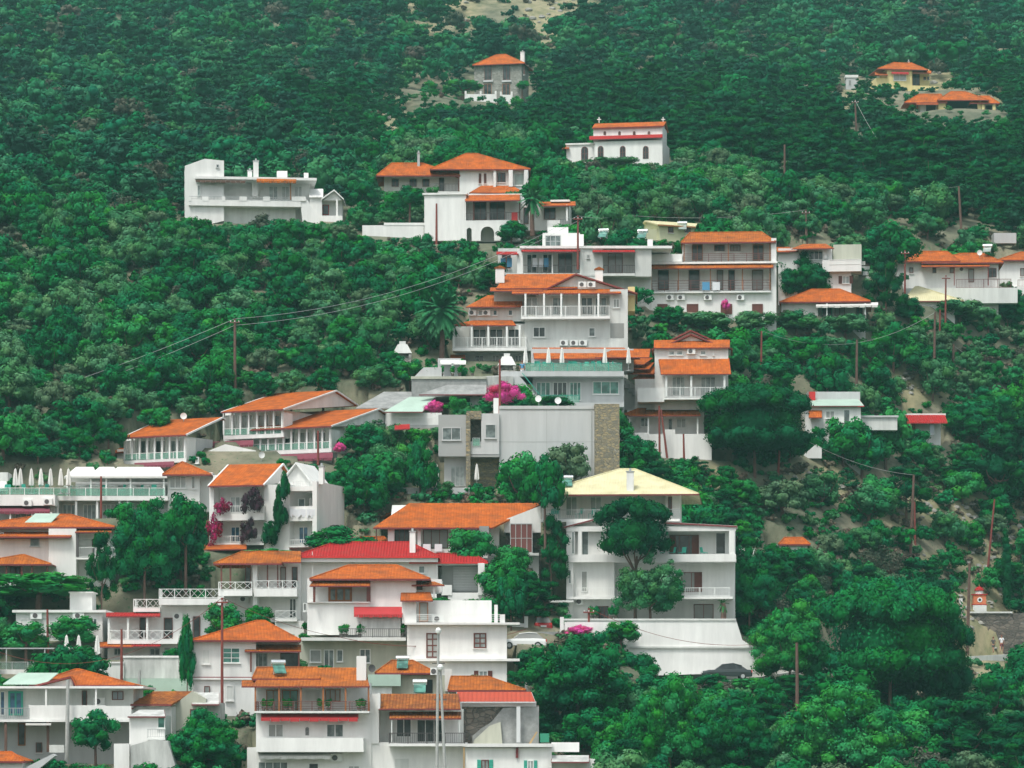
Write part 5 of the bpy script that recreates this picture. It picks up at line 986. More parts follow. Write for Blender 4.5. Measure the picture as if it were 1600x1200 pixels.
rowput('chair', CAF, [100, 116, 135, 160, 190, 218, 240], 774.5, .8, 'under the cafe tents', 'chair', 'small green chair', 1.2)
rowput('parasol', None, [104, 123, 152], 1036, 0, 'beside the pergola terrace', 'parasol', 'closed tall cream parasol', .98, D=gD(230, 1070)+1)
rowput('parasol', None, [682, 745], 762, 0, 'on the grey modern house terrace', 'parasol', 'closed beige parasol', .95, D=gD(800, 765)-.9)
rowput('table', LVH, [428, 460, 520, 550], 1110.8, .6, 'on the long wooden veranda', 'table', 'small round table', 1)
rowput('pot', LVH, [412, 422, 446, 454, 500, 513, 561, 568], 1110.8, -.4, 'on the long wooden veranda', 'potted plant', 'green potted plant', 1.1)
rowput('pot', BBH, [534, 540, 562, 568, 628], 996, -.7, 'on the beige-based house balcony', 'potted plant', 'bushy potted plant', 1.3)
rowput('pot', VIL, [925, 932, 955, 962], 968, -.5, 'by the villa ground floor door', 'potted plant', 'potted shrub', 1.4)
rowput('chair', VIL, [860, 868, 905, 925, 935], 811, 2.2, 'on the top terrace of the yellow-roofed villa', 'chair', 'garden chair', 1.1)
rowput('chair', VIL, [1036, 1050, 1066, 1100], 871.5, .6, 'on the middle balcony of the yellow-roofed villa', 'chair', 'garden chair', 1.1)
rowput('pot', None, [668, 681, 690, 707, 718, 738], 588, 0, 'along the edge of the concrete terrace', 'potted plant', 'white flower pot', 1.2, D=gD(700, 640)+.6)
# --- white barbecue hoods
def hood(p, label, s, m='white'):
    r = empty('outdoor_oven', p, 0, label, 'outdoor oven'); MB().box(-1*s, -.7*s, -.5*s, .5*s, 0, 1.1*s).box(.7*s, 1*s, -.5*s, .5*s, 0, 1.1*s).box(-.7*s, .7*s, .3*s, .5*s, 0, 1.1*s).box(-.7*s, .7*s, -.45*s, .3*s, 0, .5*s).build('oven_base', 'stone', r)
    h = MB(); b0 = [(-1.05*s, -.55*s, 1.1*s), (1.05*s, -.55*s, 1.1*s), (1.05*s, .55*s, 1.1*s), (-1.05*s, .55*s, 1.1*s)]; b1 = [(x*.5, y*.6, 2.1*s) for x, y, z in b0]
    h.add(b0+b1, [(3, 2, 1, 0), (4, 5, 6, 7), (0, 1, 5, 4), (1, 2, 6, 5), (2, 3, 7, 6), (3, 0, 4, 7)]); h.box(-.35*s, .35*s, -.25*s, .25*s, 2.1*s, 2.45*s).build('hood', m, r)
hood(XYZ(629, 568, gD(629, 568)), 'outdoor oven with tapered pale hood standing among trees left of the tall hotel', .95, 'offwhite'); hood(TER.world(792, 586, .8), 'white tapered oven hood on the restaurant terrace beside the stair', .9)
# --- satellite dishes
def dish(p, label, s=.45, m='fw'):
    r = empty('satellite_dish', p, random.uniform(-.5, .5), label, 'satellite dish', 'satellite dishes'); n = 14; f = MB(); vs = []
    prof = [(.02, 0), (.5, .05), (.85, .14), (1, .2)]
    for (q, z) in prof:
        for i in range(n): a = 2*math.pi*i/n; vs.append((q*s*math.cos(a), -z*s-.1, q*s*math.sin(a)+s+.3))
    f.add(vs, [(k*n+i, k*n+(i+1) % n, (k+1)*n+(i+1) % n, (k+1)*n+i) for k in range(3) for i in range(n)]).build('reflector', m, r); MB().tube((0, 0, 0), (0, -.05, s+.3), .035, n=5).build('mast', 'metal', r)
for x, y, D_, lb, m_ in ((842, 633, gD(800, 765)+2, 'white satellite dish on the roof of the grey modern house', 'fw'), (872, 636, gD(800, 765)+2.5, 'small satellite dish right of the other one on the grey modern house', 'fw'), (1531, 403, gD(1480, 450)+1, 'white satellite dish between the two right orange roofs', 'fw'),
        (580, 1056, gD(640, 1100), 'dark satellite dish beside the tall white chimney', 'darkmetal'), (408, 721, gD(530, 716)-2, 'round white dish below the front hotel wing', 'fw'), (287, 660, gD(270, 712)+5, 'white dish on the ridge of the lowest hotel wing', 'fw')):
    dish(XYZ(x, y, D_), lb, .33, m_)
# --- utility poles
POLES = {}
def pole(key, x0, y0, x1, y1, D, label, m='woodpole', arm=1, r=.14, name='utility_pole', cat='utility pole'):
    a = XYZ(x1, y1, D); t = XYZ(x0, y0, D); r_ = empty(name, a, 0, label, cat, 'utility poles on the hillside' if cat == 'utility pole' else None)
    d = t-a; MB().tube(-d.normalized()*1.5, d, r, r*.65, 8).build('shaft', m, r_)
    if arm:
        c = MB().box(d.x-.5, d.x+.5, -.2, -.08, d.z-.45, d.z-.33).build('crossarm', m, r_)
        for q in (-.42, 0, .42): MB().lathe([(.04, 0), (.05, .06), (.03, .12)], (d.x+q, -.14, d.z-.33), 6).build('insulator', 'fw', c)
    POLES[key] = t
P_ = [('a', 367, 498, 367, 628, 'tall brown pole rising above the trees over the hotel wings', 'woodpole', 1), ('b', 347, 934, 347, 1122, 'tall dark brown pole in front of the orange hip roof house', 'redpole', 1),
      ('c', 190, 983, 190, 1064, 'brown pole in front of the stained wall', 'redpole', 0), ('d', 74, 952, 75, 1032, 'thin brown pole in front of the flat white house', 'redpole', 0), ('e', 158, 744, 158, 815, 'brown pole in front of the tented cafe', 'redpole', 0),
      ('f', 497, 673, 497, 722, 'slim dark red pole before the front hotel wing', 'redpole', 0), ('g', 781, 562, 781, 642, 'dark red pole beside the magenta bougainvillea', 'redpole', 0), ('h', 682, 318, 682, 362, 'thin red pole against the arcaded house wall', 'redpole', 0),
      ('i', 903, 337, 903, 400, 'brown pole with crossarm in front of the terrace apartments', 'redpole', 1), ('j', 976, 336, 976, 376, 'grey pole among trees behind the terrace apartments', 'greypole', 1), ('k', 1226, 226, 1226, 290, 'grey-brown pole in dark trees right of the chapel', 'woodpole', 0),
      ('l', 1336, 156, 1340, 252, 'tall leaning pole in the dark pines below the water tank hut', 'woodpole', 1), ('m', 1498, 291, 1503, 378, 'pale pole on the far right slope', 'woodpole', 0), ('n', 1259, 328, 1260, 372, 'pole with wide double crossarm above the cream-block house', 'woodpole', 1),
      ('o', 1414, 391, 1414, 466, 'dark red pole left of the long orange roof house', 'redpole', 1), ('p', 1478, 430, 1477, 520, 'dark brown pole, tallest of the three left of the right house', 'redpole', 1), ('q', 1461, 488, 1459, 614, 'grey pole in trees below the pale pyramid roof', 'woodpole', 0),
      ('r', 1469, 484, 1468, 536, 'short dark pole between two taller ones', 'redpole', 0), ('s', 1339, 531, 1338, 634, 'pale brown pole behind the mint-roofed house', 'woodpole', 0), ('t', 1190, 517, 1189, 595, 'thin red-brown pole among olive trees', 'redpole', 0),
      ('u', 1132, 495, 1132, 532, 'brown pole beside the guesthouse gable', 'woodpole', 0), ('v', 1220, 664, 1215, 755, 'leaning brown pole in front of the large round pine', 'redpole', 0), ('w', 1428, 742, 1422, 872, 'tall leaning pale pole on the dry slope', 'woodpole', 0),
      ('x', 1429, 784, 1430, 852, 'short brown brace pole beside the pale leaning pole', 'redpole', 0), ('y', 1554, 780, 1542, 905, 'dark red leaning pole behind the orange shrine', 'redpole', 0), ('z', 1515, 880, 1512, 1000, 'brown wooden pole left of the orange shrine', 'woodpole', 0),
      ('A', 1245, 1004, 1246, 1130, 'brown pole in front of the pale leafy tree above the road', 'woodpole', 0), ('B', 1030, 634, 1031, 740, 'dark red straight pole in front of the guesthouse', 'redpole', 0), ('C', 1033, 640, 1045, 736, 'dark red slanting brace pole in front of the guesthouse', 'redpole', 0),
      ('D', 1068, 678, 1069, 722, 'thin red pole by the guesthouse wall', 'redpole', 0), ('E', 106, 1062, 105, 1160, 'pale concrete pole in front of the blue-door house', 'greypole', 0), ('F', 218, 1047, 217, 1092, 'grey post beside the blue-door house roof', 'greypole', 0),
      ('G', 920, 950, 920, 1000, 'brown pole with crossarm before the villa ground floor', 'redpole', 1), ('H', 1490, 768-230, 1489, 575, 'small pole on the far right slope', 'woodpole', 0), ('I', 1275, 905, 1276, 930, 'short tan post in dark trees', 'tanwood', 0)]
for (k_, x0, y0, x1, y1, lb, m_, ar) in P_:
    Dp = gD(x1, y1)
    if k_ == 'b': Dp = RTH.D-1.5
    if k_ == 'c': Dp = STW.D-1.6
    if k_ == 'd': Dp = gD(92, 998)-1.5
    if k_ == 'g': Dp = gD(800, 765)+1.5
    if k_ == 'h': Dp = gD(740, 372)-.3
    if k_ == 'i': Dp = gD(900, 445)-1.2
    if k_ == 'E': Dp = BDH.D-1
    if k_ == 'G': Dp = RW.D-.8
    if k_ == 'f': Dp = gD(530, 716)-3
    if k_ == 'e': Dp = CAF.D-1.2
    if k_ in 'BCD': Dp = gD(1060, 690)-2
    pole(k_, x0, y0, x1, y1, Dp, lb, m_, ar, r=.14 if m_ == 'redpole' else .19)
for (x0, y0, x1, y1, lb) in ((685, 985, 682, 1225, 'tall pale metal mast with round lamp, left one of the pair at the bottom'), (688, 1042, 697, 1225, 'pale leaning metal mast, right one of the pair at the bottom')):
    Dm = gD(690, 1225); a = XYZ(x1, y1, Dm-1); t = XYZ(x0, y0, Dm-1); r_ = empty('lamp_mast', a, 0, lb, 'mast', 'pale masts at the bottom'); MB().tube((0, 0, -1), t-a, .13, .09, 8).build('shaft', 'greypole', r_)
    d = t-a; MB().lathe([(.05, -.3), (.2, -.2), (.24, 0), (.14, .18), (.02, .22)], (d.x, d.y-.3, d.z), 10).build('lamp_head', 'fw', r_); MB().box(d.x-.5, d.x+.5, -.03, .03, d.z-2.6, d.z-2.52).build('bracket', 'darkmetal', r_)
# --- overhead wires
def wire(a, b_, sag, label, r=.022, n=18, m='greypole'):
    pts = []; f = MB()
    for i in range(n+1):
        t = i/n; p = a.lerp(b_, t); p.z -= sag*4*t*(1-t); pts.append(p)
    o = a.copy()
    for i in range(n): f.tube(pts[i]-o, pts[i+1]-o, r, n=4)
    w_ = f.build('overhead_wire', m); w_.location = o; tag(w_, label, 'wire', 'overhead wires')
A_ = XYZ(-30, 640, 372); Bm = POLES['a']; Cc = POLES['i']
for dz, nm in ((0, 'upper'), (-1.1, 'lower')):
    z = Vector((0, 0, dz)); wire(A_+z, Bm+z*.6, .5, '%s pale wire from the left edge to the brown pole above the hotel wings' % nm, .024, m='metal'); wire(Bm+z*.6, Cc+z*.5, 2.2, '%s pale wire rising from the brown pole to the terrace apartments' % nm, .024, 26, m='metal')
wire(Cc, POLES['j'], .3, 'thin wire between the two poles over the terrace apartments'); wire(POLES['j'], POLES['n'], .6, 'thin wire running right behind the brown-railed apartments'); wire(POLES['b'], XYZ(-20, 1012, RTH.D-12), 3, 'dark wire drooping left from the tall dark pole', m='redpole')
wire(POLES['b'], XYZ(532, 996, 312), .4, 'dark wire running from the tall dark pole to the balcony of pots', m='redpole'); wire(XYZ(532, 996, 312), XYZ(822, 983, 322), 1.1, 'dark red wire crossing the plain white block', .03, m='redpole'); wire(POLES['G'], XYZ(1190, 1006, RW.D-1), 1.2, 'dark red wire crossing the white retaining wall', .03, m='redpole')
wire(POLES['l'], POLES['m'], 4, 'long thin wire across the dark pines at the right'); wire(POLES['v'], POLES['w'], 1, 'thin pale wire over the dry slope'); wire(POLES['t'], POLES['q'], 2.5, 'thin wire crossing the olive trees at the right'); wire(XYZ(1490, 540, gD(1490, 575)), XYZ(1640, 600, gD(1640, 600)), 1, 'thin wire leaving the photo at the right edge')
# --- shrine
p = XYZ(1531, 957, gD(1560, 1010)+6); r_ = empty('roadside_shrine', p, 0, 'small orange and red domed roadside shrine on a pale plinth, lower right', 'shrine')
MB().box(-.85, .85, 0, 1.3, -.2, .95).build('plinth', 'offwhite', r_); s_ = MB().box(-.8, .8, .05, 1.2, .96, 2.2).build('cabinet', 'orange_wall', r_); MB().box(-.95, .95, -.05, 1.3, 2.21, 2.34).build('cornice', 'tilered', r_); MB().box(-.95, .95, -.02, 1.25, .95, 1.04).build('string_course', 'tilered', r_)
MB().tube((0, -.0, 1.6), (0, .06, 1.6), .32, n=14).build('niche', 'fw', s_); MB().tube((0, -.03, 1.6), (0, .0, 1.6), .17, n=12).build('niche_shade_disc', 'black', s_); MB().lathe([(.5, 2.34), (.5, 2.75)], (0, .6, 0), 12).build('drum', 'fw', r_)  # small black disc paints the shade inside the round niche
dm = MB().lathe([(.62, 2.75), (.62, 2.83), (.56, 2.95), (.42, 3.12), (.22, 3.25), (.03, 3.3)], (0, .6, 0), 12).build('dome', 'tilered', r_); MB().box(-.02, .02, .58, .62, 3.3, 3.6).box(-.1, .1, .585, .615, 3.44, 3.49).build('cross', 'tanwood', dm)
PROT.append((1513, 1552, 900, 956, gD(1560, 1010)+6)); PROT.append((1490, 1600, 958, 1000, gD(1560, 1010)+4))
r_.scale = (.84, .84, .84)
for i, x in enumerate((1501,)): q = MB().box(-.18, .18, -.18, .18, 0, 1.5).box(-1.6, -.18, -.1, .1, 0, .9).build('gate_post', 'white'); q.location = XYZ(x, 957, gD(1560, 1010)+5); tag(q, 'short white wall with square post left of the orange shrine', 'gate post')
# --- cars
def car(p, rz, m, label, kind='hatch', s=1.0, body='parked_car'):
    r = empty(body, p, rz, label, 'car'); L = 4.1 if kind == 'hatch' else 4.5; w = .84
    def loft(rings, name, mm, par):
        n = len(rings[0]); vs = [q for g_ in rings for q in g_]; fs = []
        for k in range(len(rings)-1):
            for i in range(n): j = (i+1) % n; fs.append((k*n+i, k*n+j, (k+1)*n+j, (k+1)*n+i))
        fs += [tuple(range(n)), tuple(range((len(rings)-1)*n, len(rings)*n))]; o = MB().add(vs, fs).build(name, mm, par)
        bv = o.modifiers.new('bevel', 'BEVEL'); bv.width = .05; bv.segments = 2; return o
    xs = [-L/2, -L/2+.12, -L/2+.5, -L*.18, L*.2, L/2-.5, L/2-.1, L/2] ; top = [.62, .78, .86, .9, .92, .9, .86, .7] ; hw = [.68, .8, w, w, w, w, .82, .7]
    loft([[(x, -h, .28), (x, h, .28), (x, h*1.0, t*.75), (x, h*.93, t), (x, -h*.93, t), (x, -h, t*.75)] for x, t, h in zip(xs, top, hw)], 'body', m, r)
    cab = [(-L*.24, .88, .02), (-L*.1, 1.34, .1), (L*.12, 1.45, .12), (L*.30, 1.38 if kind == 'hatch' else 1.2, .12), (L*.44 if kind == 'hatch' else L*.40, .9, .04)]
    g_ = loft([[(x, -w*.9+i_, .86), (x, w*.9-i_, .86), (x, w*.9-i_*1.8, z_), (x, -w*.9+i_*1.8, z_)] for x, z_, i_ in [(c[0], max(c[1], .9), c[2]) for c in cab]], 'windows', 'gd', r)
    loft([[(x, -w*.74, z_-.03), (x, w*.74, z_-.03), (x, w*.70, z_+.03), (x, -w*.70, z_+.03)] for x, z_ in ((-L*.1, 1.35), (L*.12, 1.46), (L*.3, 1.39 if kind == 'hatch' else 1.25))], 'roof', m, r)
    for x in (-L*.31, L*.31):
        for y in (-1, 1):
            t_ = MB().tube((x, y*.68, .31), (x, y*.86, .31), .31, n=16).build('wheel', 'tyre', r); MB().tube((x, y*.861, .31), (x, y*.872, .31), .18, n=12).build('rim', 'metal', t_)
    for y in (-.62, .62): MB().box(-L/2-.01, -L/2+.06, y-.15, y+.15, .6, .72).build('headlight', 'fw', r); MB().box(L/2-.08, L/2+.015, y-.13, y+.13, .62, .84).build('tail_light', 'lamp_red', r)
    MB().box(L/2-.02, L/2+.02, -.26, .26, .5, .62).build('number_plate', 'fw', r); return r
p = XYZ(846, 989, gD(900, 1000)+2.6); car(p, R(-85), 'redcar', 'red hatchback parked tail-on between white gate pillars beside the villa'); PROT.append((832, 861, 964, 990, p.y))
p = XYZ(1135, 1062, RW.D-3.2); car(p, R(2), 'darkcar', 'dark green sedan parked in front of the white retaining wall', 'sedan'); PROT.append((1102, 1168, 1041, 1058, p.y))
p = XYZ(1316, 1042, gD(1316, 1046)+1); car(p, R(8), 'whitecar', 'pale car mostly hidden behind the big dark pine by the road', 'sedan'); PROT.append((1296, 1330, 1022, 1036, p.y))
p = XYZ(818, 1014, gD(720, 1052)+9); car(p, R(0), 'whitecar', 'white car half hidden behind the plain white block terrace', 'hatch'); PROT.append((792, 838, 992, 1008, p.y))
# --- people
def person(p, rz, label, shirt, legs, pose=0, s=1.0):
    r = empty('person', p, rz, label, 'person')
    def skin(name, m, J, E, sub=1):
        me = bpy.data.meshes.new(name); me.from_pydata([j[:3] for j in J], E, []); o = bpy.data.objects.new(name, me); S.collection.objects.link(o); o.parent = r
        k = o.modifiers.new('skin', 'SKIN'); me.skin_vertices or None
        for i, j in enumerate(J): sv = me.skin_vertices[0].data[i]; sv.radius = (j[3], j[4] if len(j) > 4 else j[3]); sv.use_root = (i == 0)
        su = o.modifiers.new('subdiv', 'SUBSURF'); su.levels = su.render_levels = sub; me.materials.append(MATS[m]); return o
    st = .16*pose
    J = [(0, 0, .95, .13, .10), (0, 0, 1.2, .13, .09), (0, 0, 1.42, .12, .08), (0, 0, 1.52, .05), (0, -.01, 1.64, .085, .095), (0, -.01, 1.74, .06),
         (-.19, 0, 1.42, .05), (-.25, .02, 1.14, .04), (-.24, -.12, .92, .03), (-.24, -.17, .84, .025), (.19, 0, 1.42, .05), (.26, -.02, 1.14, .04), (.25, -.14, .93, .03), (.25, -.19, .85, .025),
         (-.10, 0, .86, .09), (-.11, -st, .48, .06), (-.11, -st*.6, .10, .04), (-.11, -st*.6-.16, .04, .035), (.10, 0, .86, .09), (.11, st, .48, .06), (.11, st*1.4, .10, .04), (.11, st*1.4-.16, .04, .035)]
    E = [(0, 1), (1, 2), (2, 3), (3, 4), (4, 5), (2, 6), (6, 7), (7, 8), (8, 9), (2, 10), (10, 11), (11, 12), (12, 13), (0, 14), (14, 15), (15, 16), (16, 17), (0, 18), (18, 19), (19, 20), (20, 21)]
    skin('body', 'skin', J, E, 2)
    skin('shirt', shirt, [(0, 0, .92, .16, .125), (0, 0, 1.2, .155, .115), (0, 0, 1.44, .13, .10), (-.2, 0, 1.43, .068), (-.25, .02, 1.22, .058), (.2, 0, 1.43, .068), (.26, -.01, 1.22, .058)], [(0, 1), (1, 2), (2, 3), (3, 4), (2, 5), (5, 6)])
    skin('shorts', legs, [(0, 0, .94, .15, .12), (-.10, 0, .84, .105), (-.11, -st*.8, .56, .085), (.10, 0, .84, .105), (.11, st*.8, .56, .085)], [(0, 1), (1, 2), (0, 3), (3, 4)])
    MB().lathe([(.095, 0), (.105, .06), (.085, .12), (.03, .15)], (0, .01, 1.67), 10).build('hair', 'brownwood', r); r.scale = (s, s, s)
p = XYZ(1565, 1019, gD(1565, 1010)+1); person(p, R(160), 'person in white shirt and dark red shorts walking along the road, lower right', 'cloth', 'maroon', 1)
p = XYZ(1552, 1020, gD(1565, 1010)+.8); person(p, R(200), 'person in dark clothes walking left of the one in the white shirt', 'darkmetal', 'darkmetal', 1, .93)
PROT.append((1545, 1575, 992, 1022, p.y))
p = TER.world(816, 590, -.2); person(p, R(180), 'person in pale blue shirt on the restaurant outside stair', 'bluecloth', 'cloth', 1, .95)
for i, x in enumerate((664, 682, 704)):
    q = B.world; t_ = MB().box(-.35, .35, -.02, .02, -.35, .35).build('towel', 'cloth'); t_.location = XYZ(x+3, 856, gD(700, 880)-.9); tag(t_, 'white towel hanging in the broad roof house veranda, %s of three' % ('leftmost', 'middle', 'rightmost')[i], 'towel', 'towels in the veranda')
HARD = [(832, 861, 962, 990, 400), (1102, 1168, 1039, 1058, 400), (1296, 1330, 1022, 1036, 450), (792, 838, 990, 1008, 400), (1545, 1577, 990, 1024, 500), (1513, 1552, 898, 956, 500), (741, 826, 84, 146, 900), (726, 776, 140, 152, 900), (1369, 1456, 98, 142, 900), (1413, 1562, 143, 183, 900), (680, 700, 505, 555, 500), (925, 1046, 190, 258, 900), (1322, 1340, 116, 133, 900), (612, 646, 538, 568, 500), (1222, 1262, 838, 856, 500), (1221, 1360, 452, 488, 500), (640, 676, 143, 152, 900), (740, 764, 352, 374, 500), (776, 812, 352, 372, 500), (600, 716, 270, 298, 600), (1411, 1506, 447, 470, 600), (1395, 1560, 392, 445, 600), (1224, 1228, 228, 262, 600), (1335, 1341, 158, 215, 600), (1497, 1504, 293, 345, 600)]
BARE = [(690, 18, 66, 34, .02), (850, 40, 36, 50, .02), (840, 8, 120, 16, .0), (610, 195, 44, 22, .04), (640, 205, 45, 20, .2), (600, 185, 26, 16, .1), (1265, 92, 40, 16, .1), (1320, 160, 22, 14, .1), (495, 20, 10, 24, .2), (1285, 755, 72, 28, .03), (1465, 800, 90, 36, .07), (1555, 850, 70, 60, .07), (1470, 880, 40, 14, .1), (1400, 610, 70, 12, .15), (1530, 960, 60, 50, .1), (1560, 1100, 60, 60, .25), (1500, 135, 70, 14, .1), (1560, 168, 40, 8, .1), (1430, 148, 60, 10, .1), (1400, 190, 20, 8, .3),
        (1440, 600, 60, 26, .25), (1260, 640, 60, 24, .3), (1080, 1090, 60, 30, .5), (1400, 380, 120, 14, .4), (1240, 600, 40, 20, .4), (1240, 1060, 80, 14, .0), (1450, 1028, 170, 12, .0), (55, 690, 50, 16, .5), (1100, 740, 60, 14, .3), (700, 180, 60, 14, .4), (930, 178, 30, 10, .4), (1000, 10, 40, 10, .4)]
# ================================================================== GROUND
ROADS = [((1160, 1064), (1235, 1052)), ((1235, 1052), (1320, 1036)), ((1320, 1036), (1420, 1034)), ((1420, 1034), (1510, 1028)), ((1510, 1028), (1680, 1018)), ((1060, 1072), (1160, 1064))]
rd = MB(); kb = MB()
for (a, c) in ROADS:
    A = XYZ(a[0], a[1], gD(*a)); Cq = XYZ(c[0], c[1], gD(*c)); d = (Cq-A); dl = Vector((d.x, d.y, 0)).length; ux = Vector((d.x, d.y, 0)).normalized(); nv = Vector((-ux.y, ux.x, 0))*4.5
    rd.add([A, Cq, Cq+nv, A+nv], [(0, 1, 2, 3)]); kb.prism([A-Vector((0, 0, .5)), Cq-Vector((0, 0, .5)), Cq+Vector((0, 0, .14)), A+Vector((0, 0, .14))], -nv.normalized()*.25)
    CARVES.append((A.x, A.y, ux.x, -ux.y, -.5, dl+.5, -1.0, 6.5, min(A.z, Cq.z)-.12))
ro = rd.build('road', 'pale_road'); tag(ro, None, None, kind='structure'); ko = kb.build('kerb', 'offwhite'); tag(ko, None, None, kind='structure')
fx, fy = TX, TY
for (X0, Y0, c, s_, u0, u1, v0, v1, z) in CARVES:
    du = (fx-X0)*c-(fy-Y0)*s_; dv = (fx-X0)*s_+(fy-Y0)*c
    m_ = (du > u0) & (du < u1) & (dv > v0-2.2) & (dv < v1); TZ[m_] = np.minimum(TZ[m_], z)
v = np.stack([TX, TY, TZ], -1).reshape(-1, 3); n0 = len(v)
near = np.stack([TX[-1]*.1, np.full(NX, 20.0), np.full(NX, -4.0)], -1); v = np.concatenate([v, near])
ii, jj = np.meshgrid(np.arange(NX-1), np.arange(NY-1)); a = (jj*NX+ii).ravel(); f = np.stack([a, a+NX, a+NX+1, a+1], 1)
k2 = np.arange(NX-1); l = (NY-1)*NX; f = np.concatenate([f, np.stack([l+k2, n0+k2, n0+k2+1, l+k2+1], 1)])
gm = bpy.data.materials.new('soil'); gm.use_nodes = True; t = gm.node_tree; p = t.nodes['Principled BSDF']; p.inputs['Roughness'].default_value = .95
tc = nn(t, 'ShaderNodeTexCoord')
def noise(sc, det=8, ro_=.6): n_ = nn(t, 'ShaderNodeTexNoise'); n_.inputs['Scale'].default_value = sc; n_.inputs['Detail'].default_value = det; n_.inputs['Roughness'].default_value = ro_; t.links.new(tc.outputs['Object'], n_.inputs['Vector']); return n_
def ramp(src, p0, p1, c0, c1): r_ = nn(t, 'ShaderNodeValToRGB'); e = r_.color_ramp.elements; e[0].position = p0; e[1].position = p1; e[0].color = (*c0, 1); e[1].color = (*c1, 1); t.links.new(src, r_.inputs[0]); return r_
n1, n2, n3 = noise(.06), noise(.5), noise(2.5)
r1 = ramp(n1.outputs['Fac'], .45, .6, (.060, .090, .045), (.22, .20, .13)); r2 = ramp(n2.outputs['Fac'], .35, .7, (.09, .085, .06), (.27, .25, .18)); mx = nn(t, 'ShaderNodeMix', data_type='RGBA'); mx.inputs[0].default_value = .5
t.links.new(r1.outputs[0], mx.inputs[6]); t.links.new(r2.outputs[0], mx.inputs[7]); r3 = ramp(n3.outputs['Fac'], .60, .66, (0, 0, 0), (1, 1, 1)); m2 = nn(t, 'ShaderNodeMix', data_type='RGBA'); m2.inputs[7].default_value = (.05, .11, .045, 1)
t.links.new(r3.outputs[0], m2.inputs[0]); t.links.new(mx.outputs[2], m2.inputs[6]); t.links.new(m2.outputs[2], p.inputs['Base Color']); bu = nn(t, 'ShaderNodeBump'); bu.inputs['Distance'].default_value = .4; bu.inputs['Strength'].default_value = .8; t.links.new(n2.outputs['Fac'], bu.inputs['Height']); t.links.new(bu.outputs[0], p.inputs['Normal'])
MATS['soil'] = gm
gmsh = quad_mesh('ground', v, f[:, ::-1], 'soil')
dry = np.zeros(len(v)); gxf = GXX.ravel(); gyf = GYY.ravel()
for (cx_, cy_, rx, ry, q) in BARE:
    if q <= .31: dry[:n0] = np.maximum(dry[:n0], np.clip(1.6-1.3*(((gxf-cx_)/(rx*1.1))**2+((gyf-cy_)/(ry*1.25))**2)+snoise(gxf, gyf, 40, 21)*.4, 0, 1))
da = gmsh.attributes.new('dry', 'FLOAT', 'POINT'); da.data.foreach_set('value', dry.astype(np.float32))
t = gm.node_tree; at_ = nn(t, 'ShaderNodeAttribute'); at_.attribute_name = 'dry'; r4 = ramp(n2.outputs['Fac'], .35, .65, (.16, .165, .085), (.33, .285, .17)); m4 = nn(t, 'ShaderNodeMix', data_type='RGBA')
t.links.new(at_.outputs['Fac'], m4.inputs[0]); t.links.new(m2.outputs[2], m4.inputs[6]); t.links.new(r4.outputs[0], m4.inputs[7]); t.links.new(m4.outputs[2], p.inputs['Base Color']); go = bpy.data.objects.new('ground', gmsh); S.collection.objects.link(go); tag(go, None, None, kind='structure')
for pl_ in gmsh.polygons: pl_.use_smooth = True

# ================================================================== TREES
def clumps_round(rs, R_, n, h=.8, flat=.8, z0=0, low=-.45):
    out = [(0, 0, z0, R_*.55, .9)]
    for i in range(n):
        while True:
            d = rs.normal(size=3); d /= np.linalg.norm(d)
            if d[2] > low: break
        q = rs.uniform(.55, .85); rc = R_*rs.uniform(.22, .40); out.append((d[0]*R_*q, d[1]*R_*q, z0+d[2]*R_*q*h, rc, flat*rs.uniform(.8, 1.1)))
    return out
def clumps_pine(rs, R_, n):
    out = [(0, 0, 0, R_*.5, .7)]
    for i in range(n):
        a = rs.uniform(0, 6.28); lv = rs.randint(0, 4); z = (-.55, -.15, .25, .6)[lv]*R_+rs.normal()*.08*R_; q = R_*rs.uniform(.3, .95)*(1, 1.05, .85, .5)[lv]; out.append((q*math.cos(a), q*math.sin(a), z, R_*rs.uniform(.2, .34), .5))
    return out
def clumps_dome(rs, R_, n):
    rs.rand()
    out = [(0, 0, .0, R_*.6, .6)]+[(R_*.42*math.cos(k*1.05), R_*.42*math.sin(k*1.05), .02*R_, R_*.44, .72) for k in range(6)]
    for i in range(n):
        a = rs.uniform(0, 6.28); q = math.sqrt(rs.uniform(0, 1))*.86; z = math.sqrt(max(0, 1-q*q))*.62*(1 if rs.rand() < .68 else -.5); out.append((q*R_*math.cos(a), q*R_*math.sin(a), z*R_, R_*rs.uniform(.13, .2), .8))
    return out
def trunk_mesh(seed, H, zc, R_, r=.16, lean=.3, nb=5, m='woodpole'):
    rs = random.Random(seed); f = MB(); top = Vector((rs.uniform(-lean, lean), rs.uniform(-lean, lean), zc*.75)); mid = Vector((top.x*.3, top.y*.3, zc*.4)); f.tube((0, 0, -2.5), mid, r, r*.8, 7); f.tube(mid, top, r*.8, r*.6, 7)
    for i in range(nb):
        a = 6.28*i/nb+rs.uniform(-.4, .4); s0 = mid.lerp(top, rs.uniform(.2, 1)); e = Vector((math.cos(a)*R_*.6, math.sin(a)*R_*.6, zc+rs.uniform(-.1, .35)*R_)); mm = s0.lerp(e, .5)+Vector((0, 0, -.15*R_)); f.tube(s0, mm, r*.5, r*.35, 5); f.tube(mm, e, r*.35, r*.12, 5)
    o = f.build('trunk', m); me = o.data; bpy.data.objects.remove(o); return me
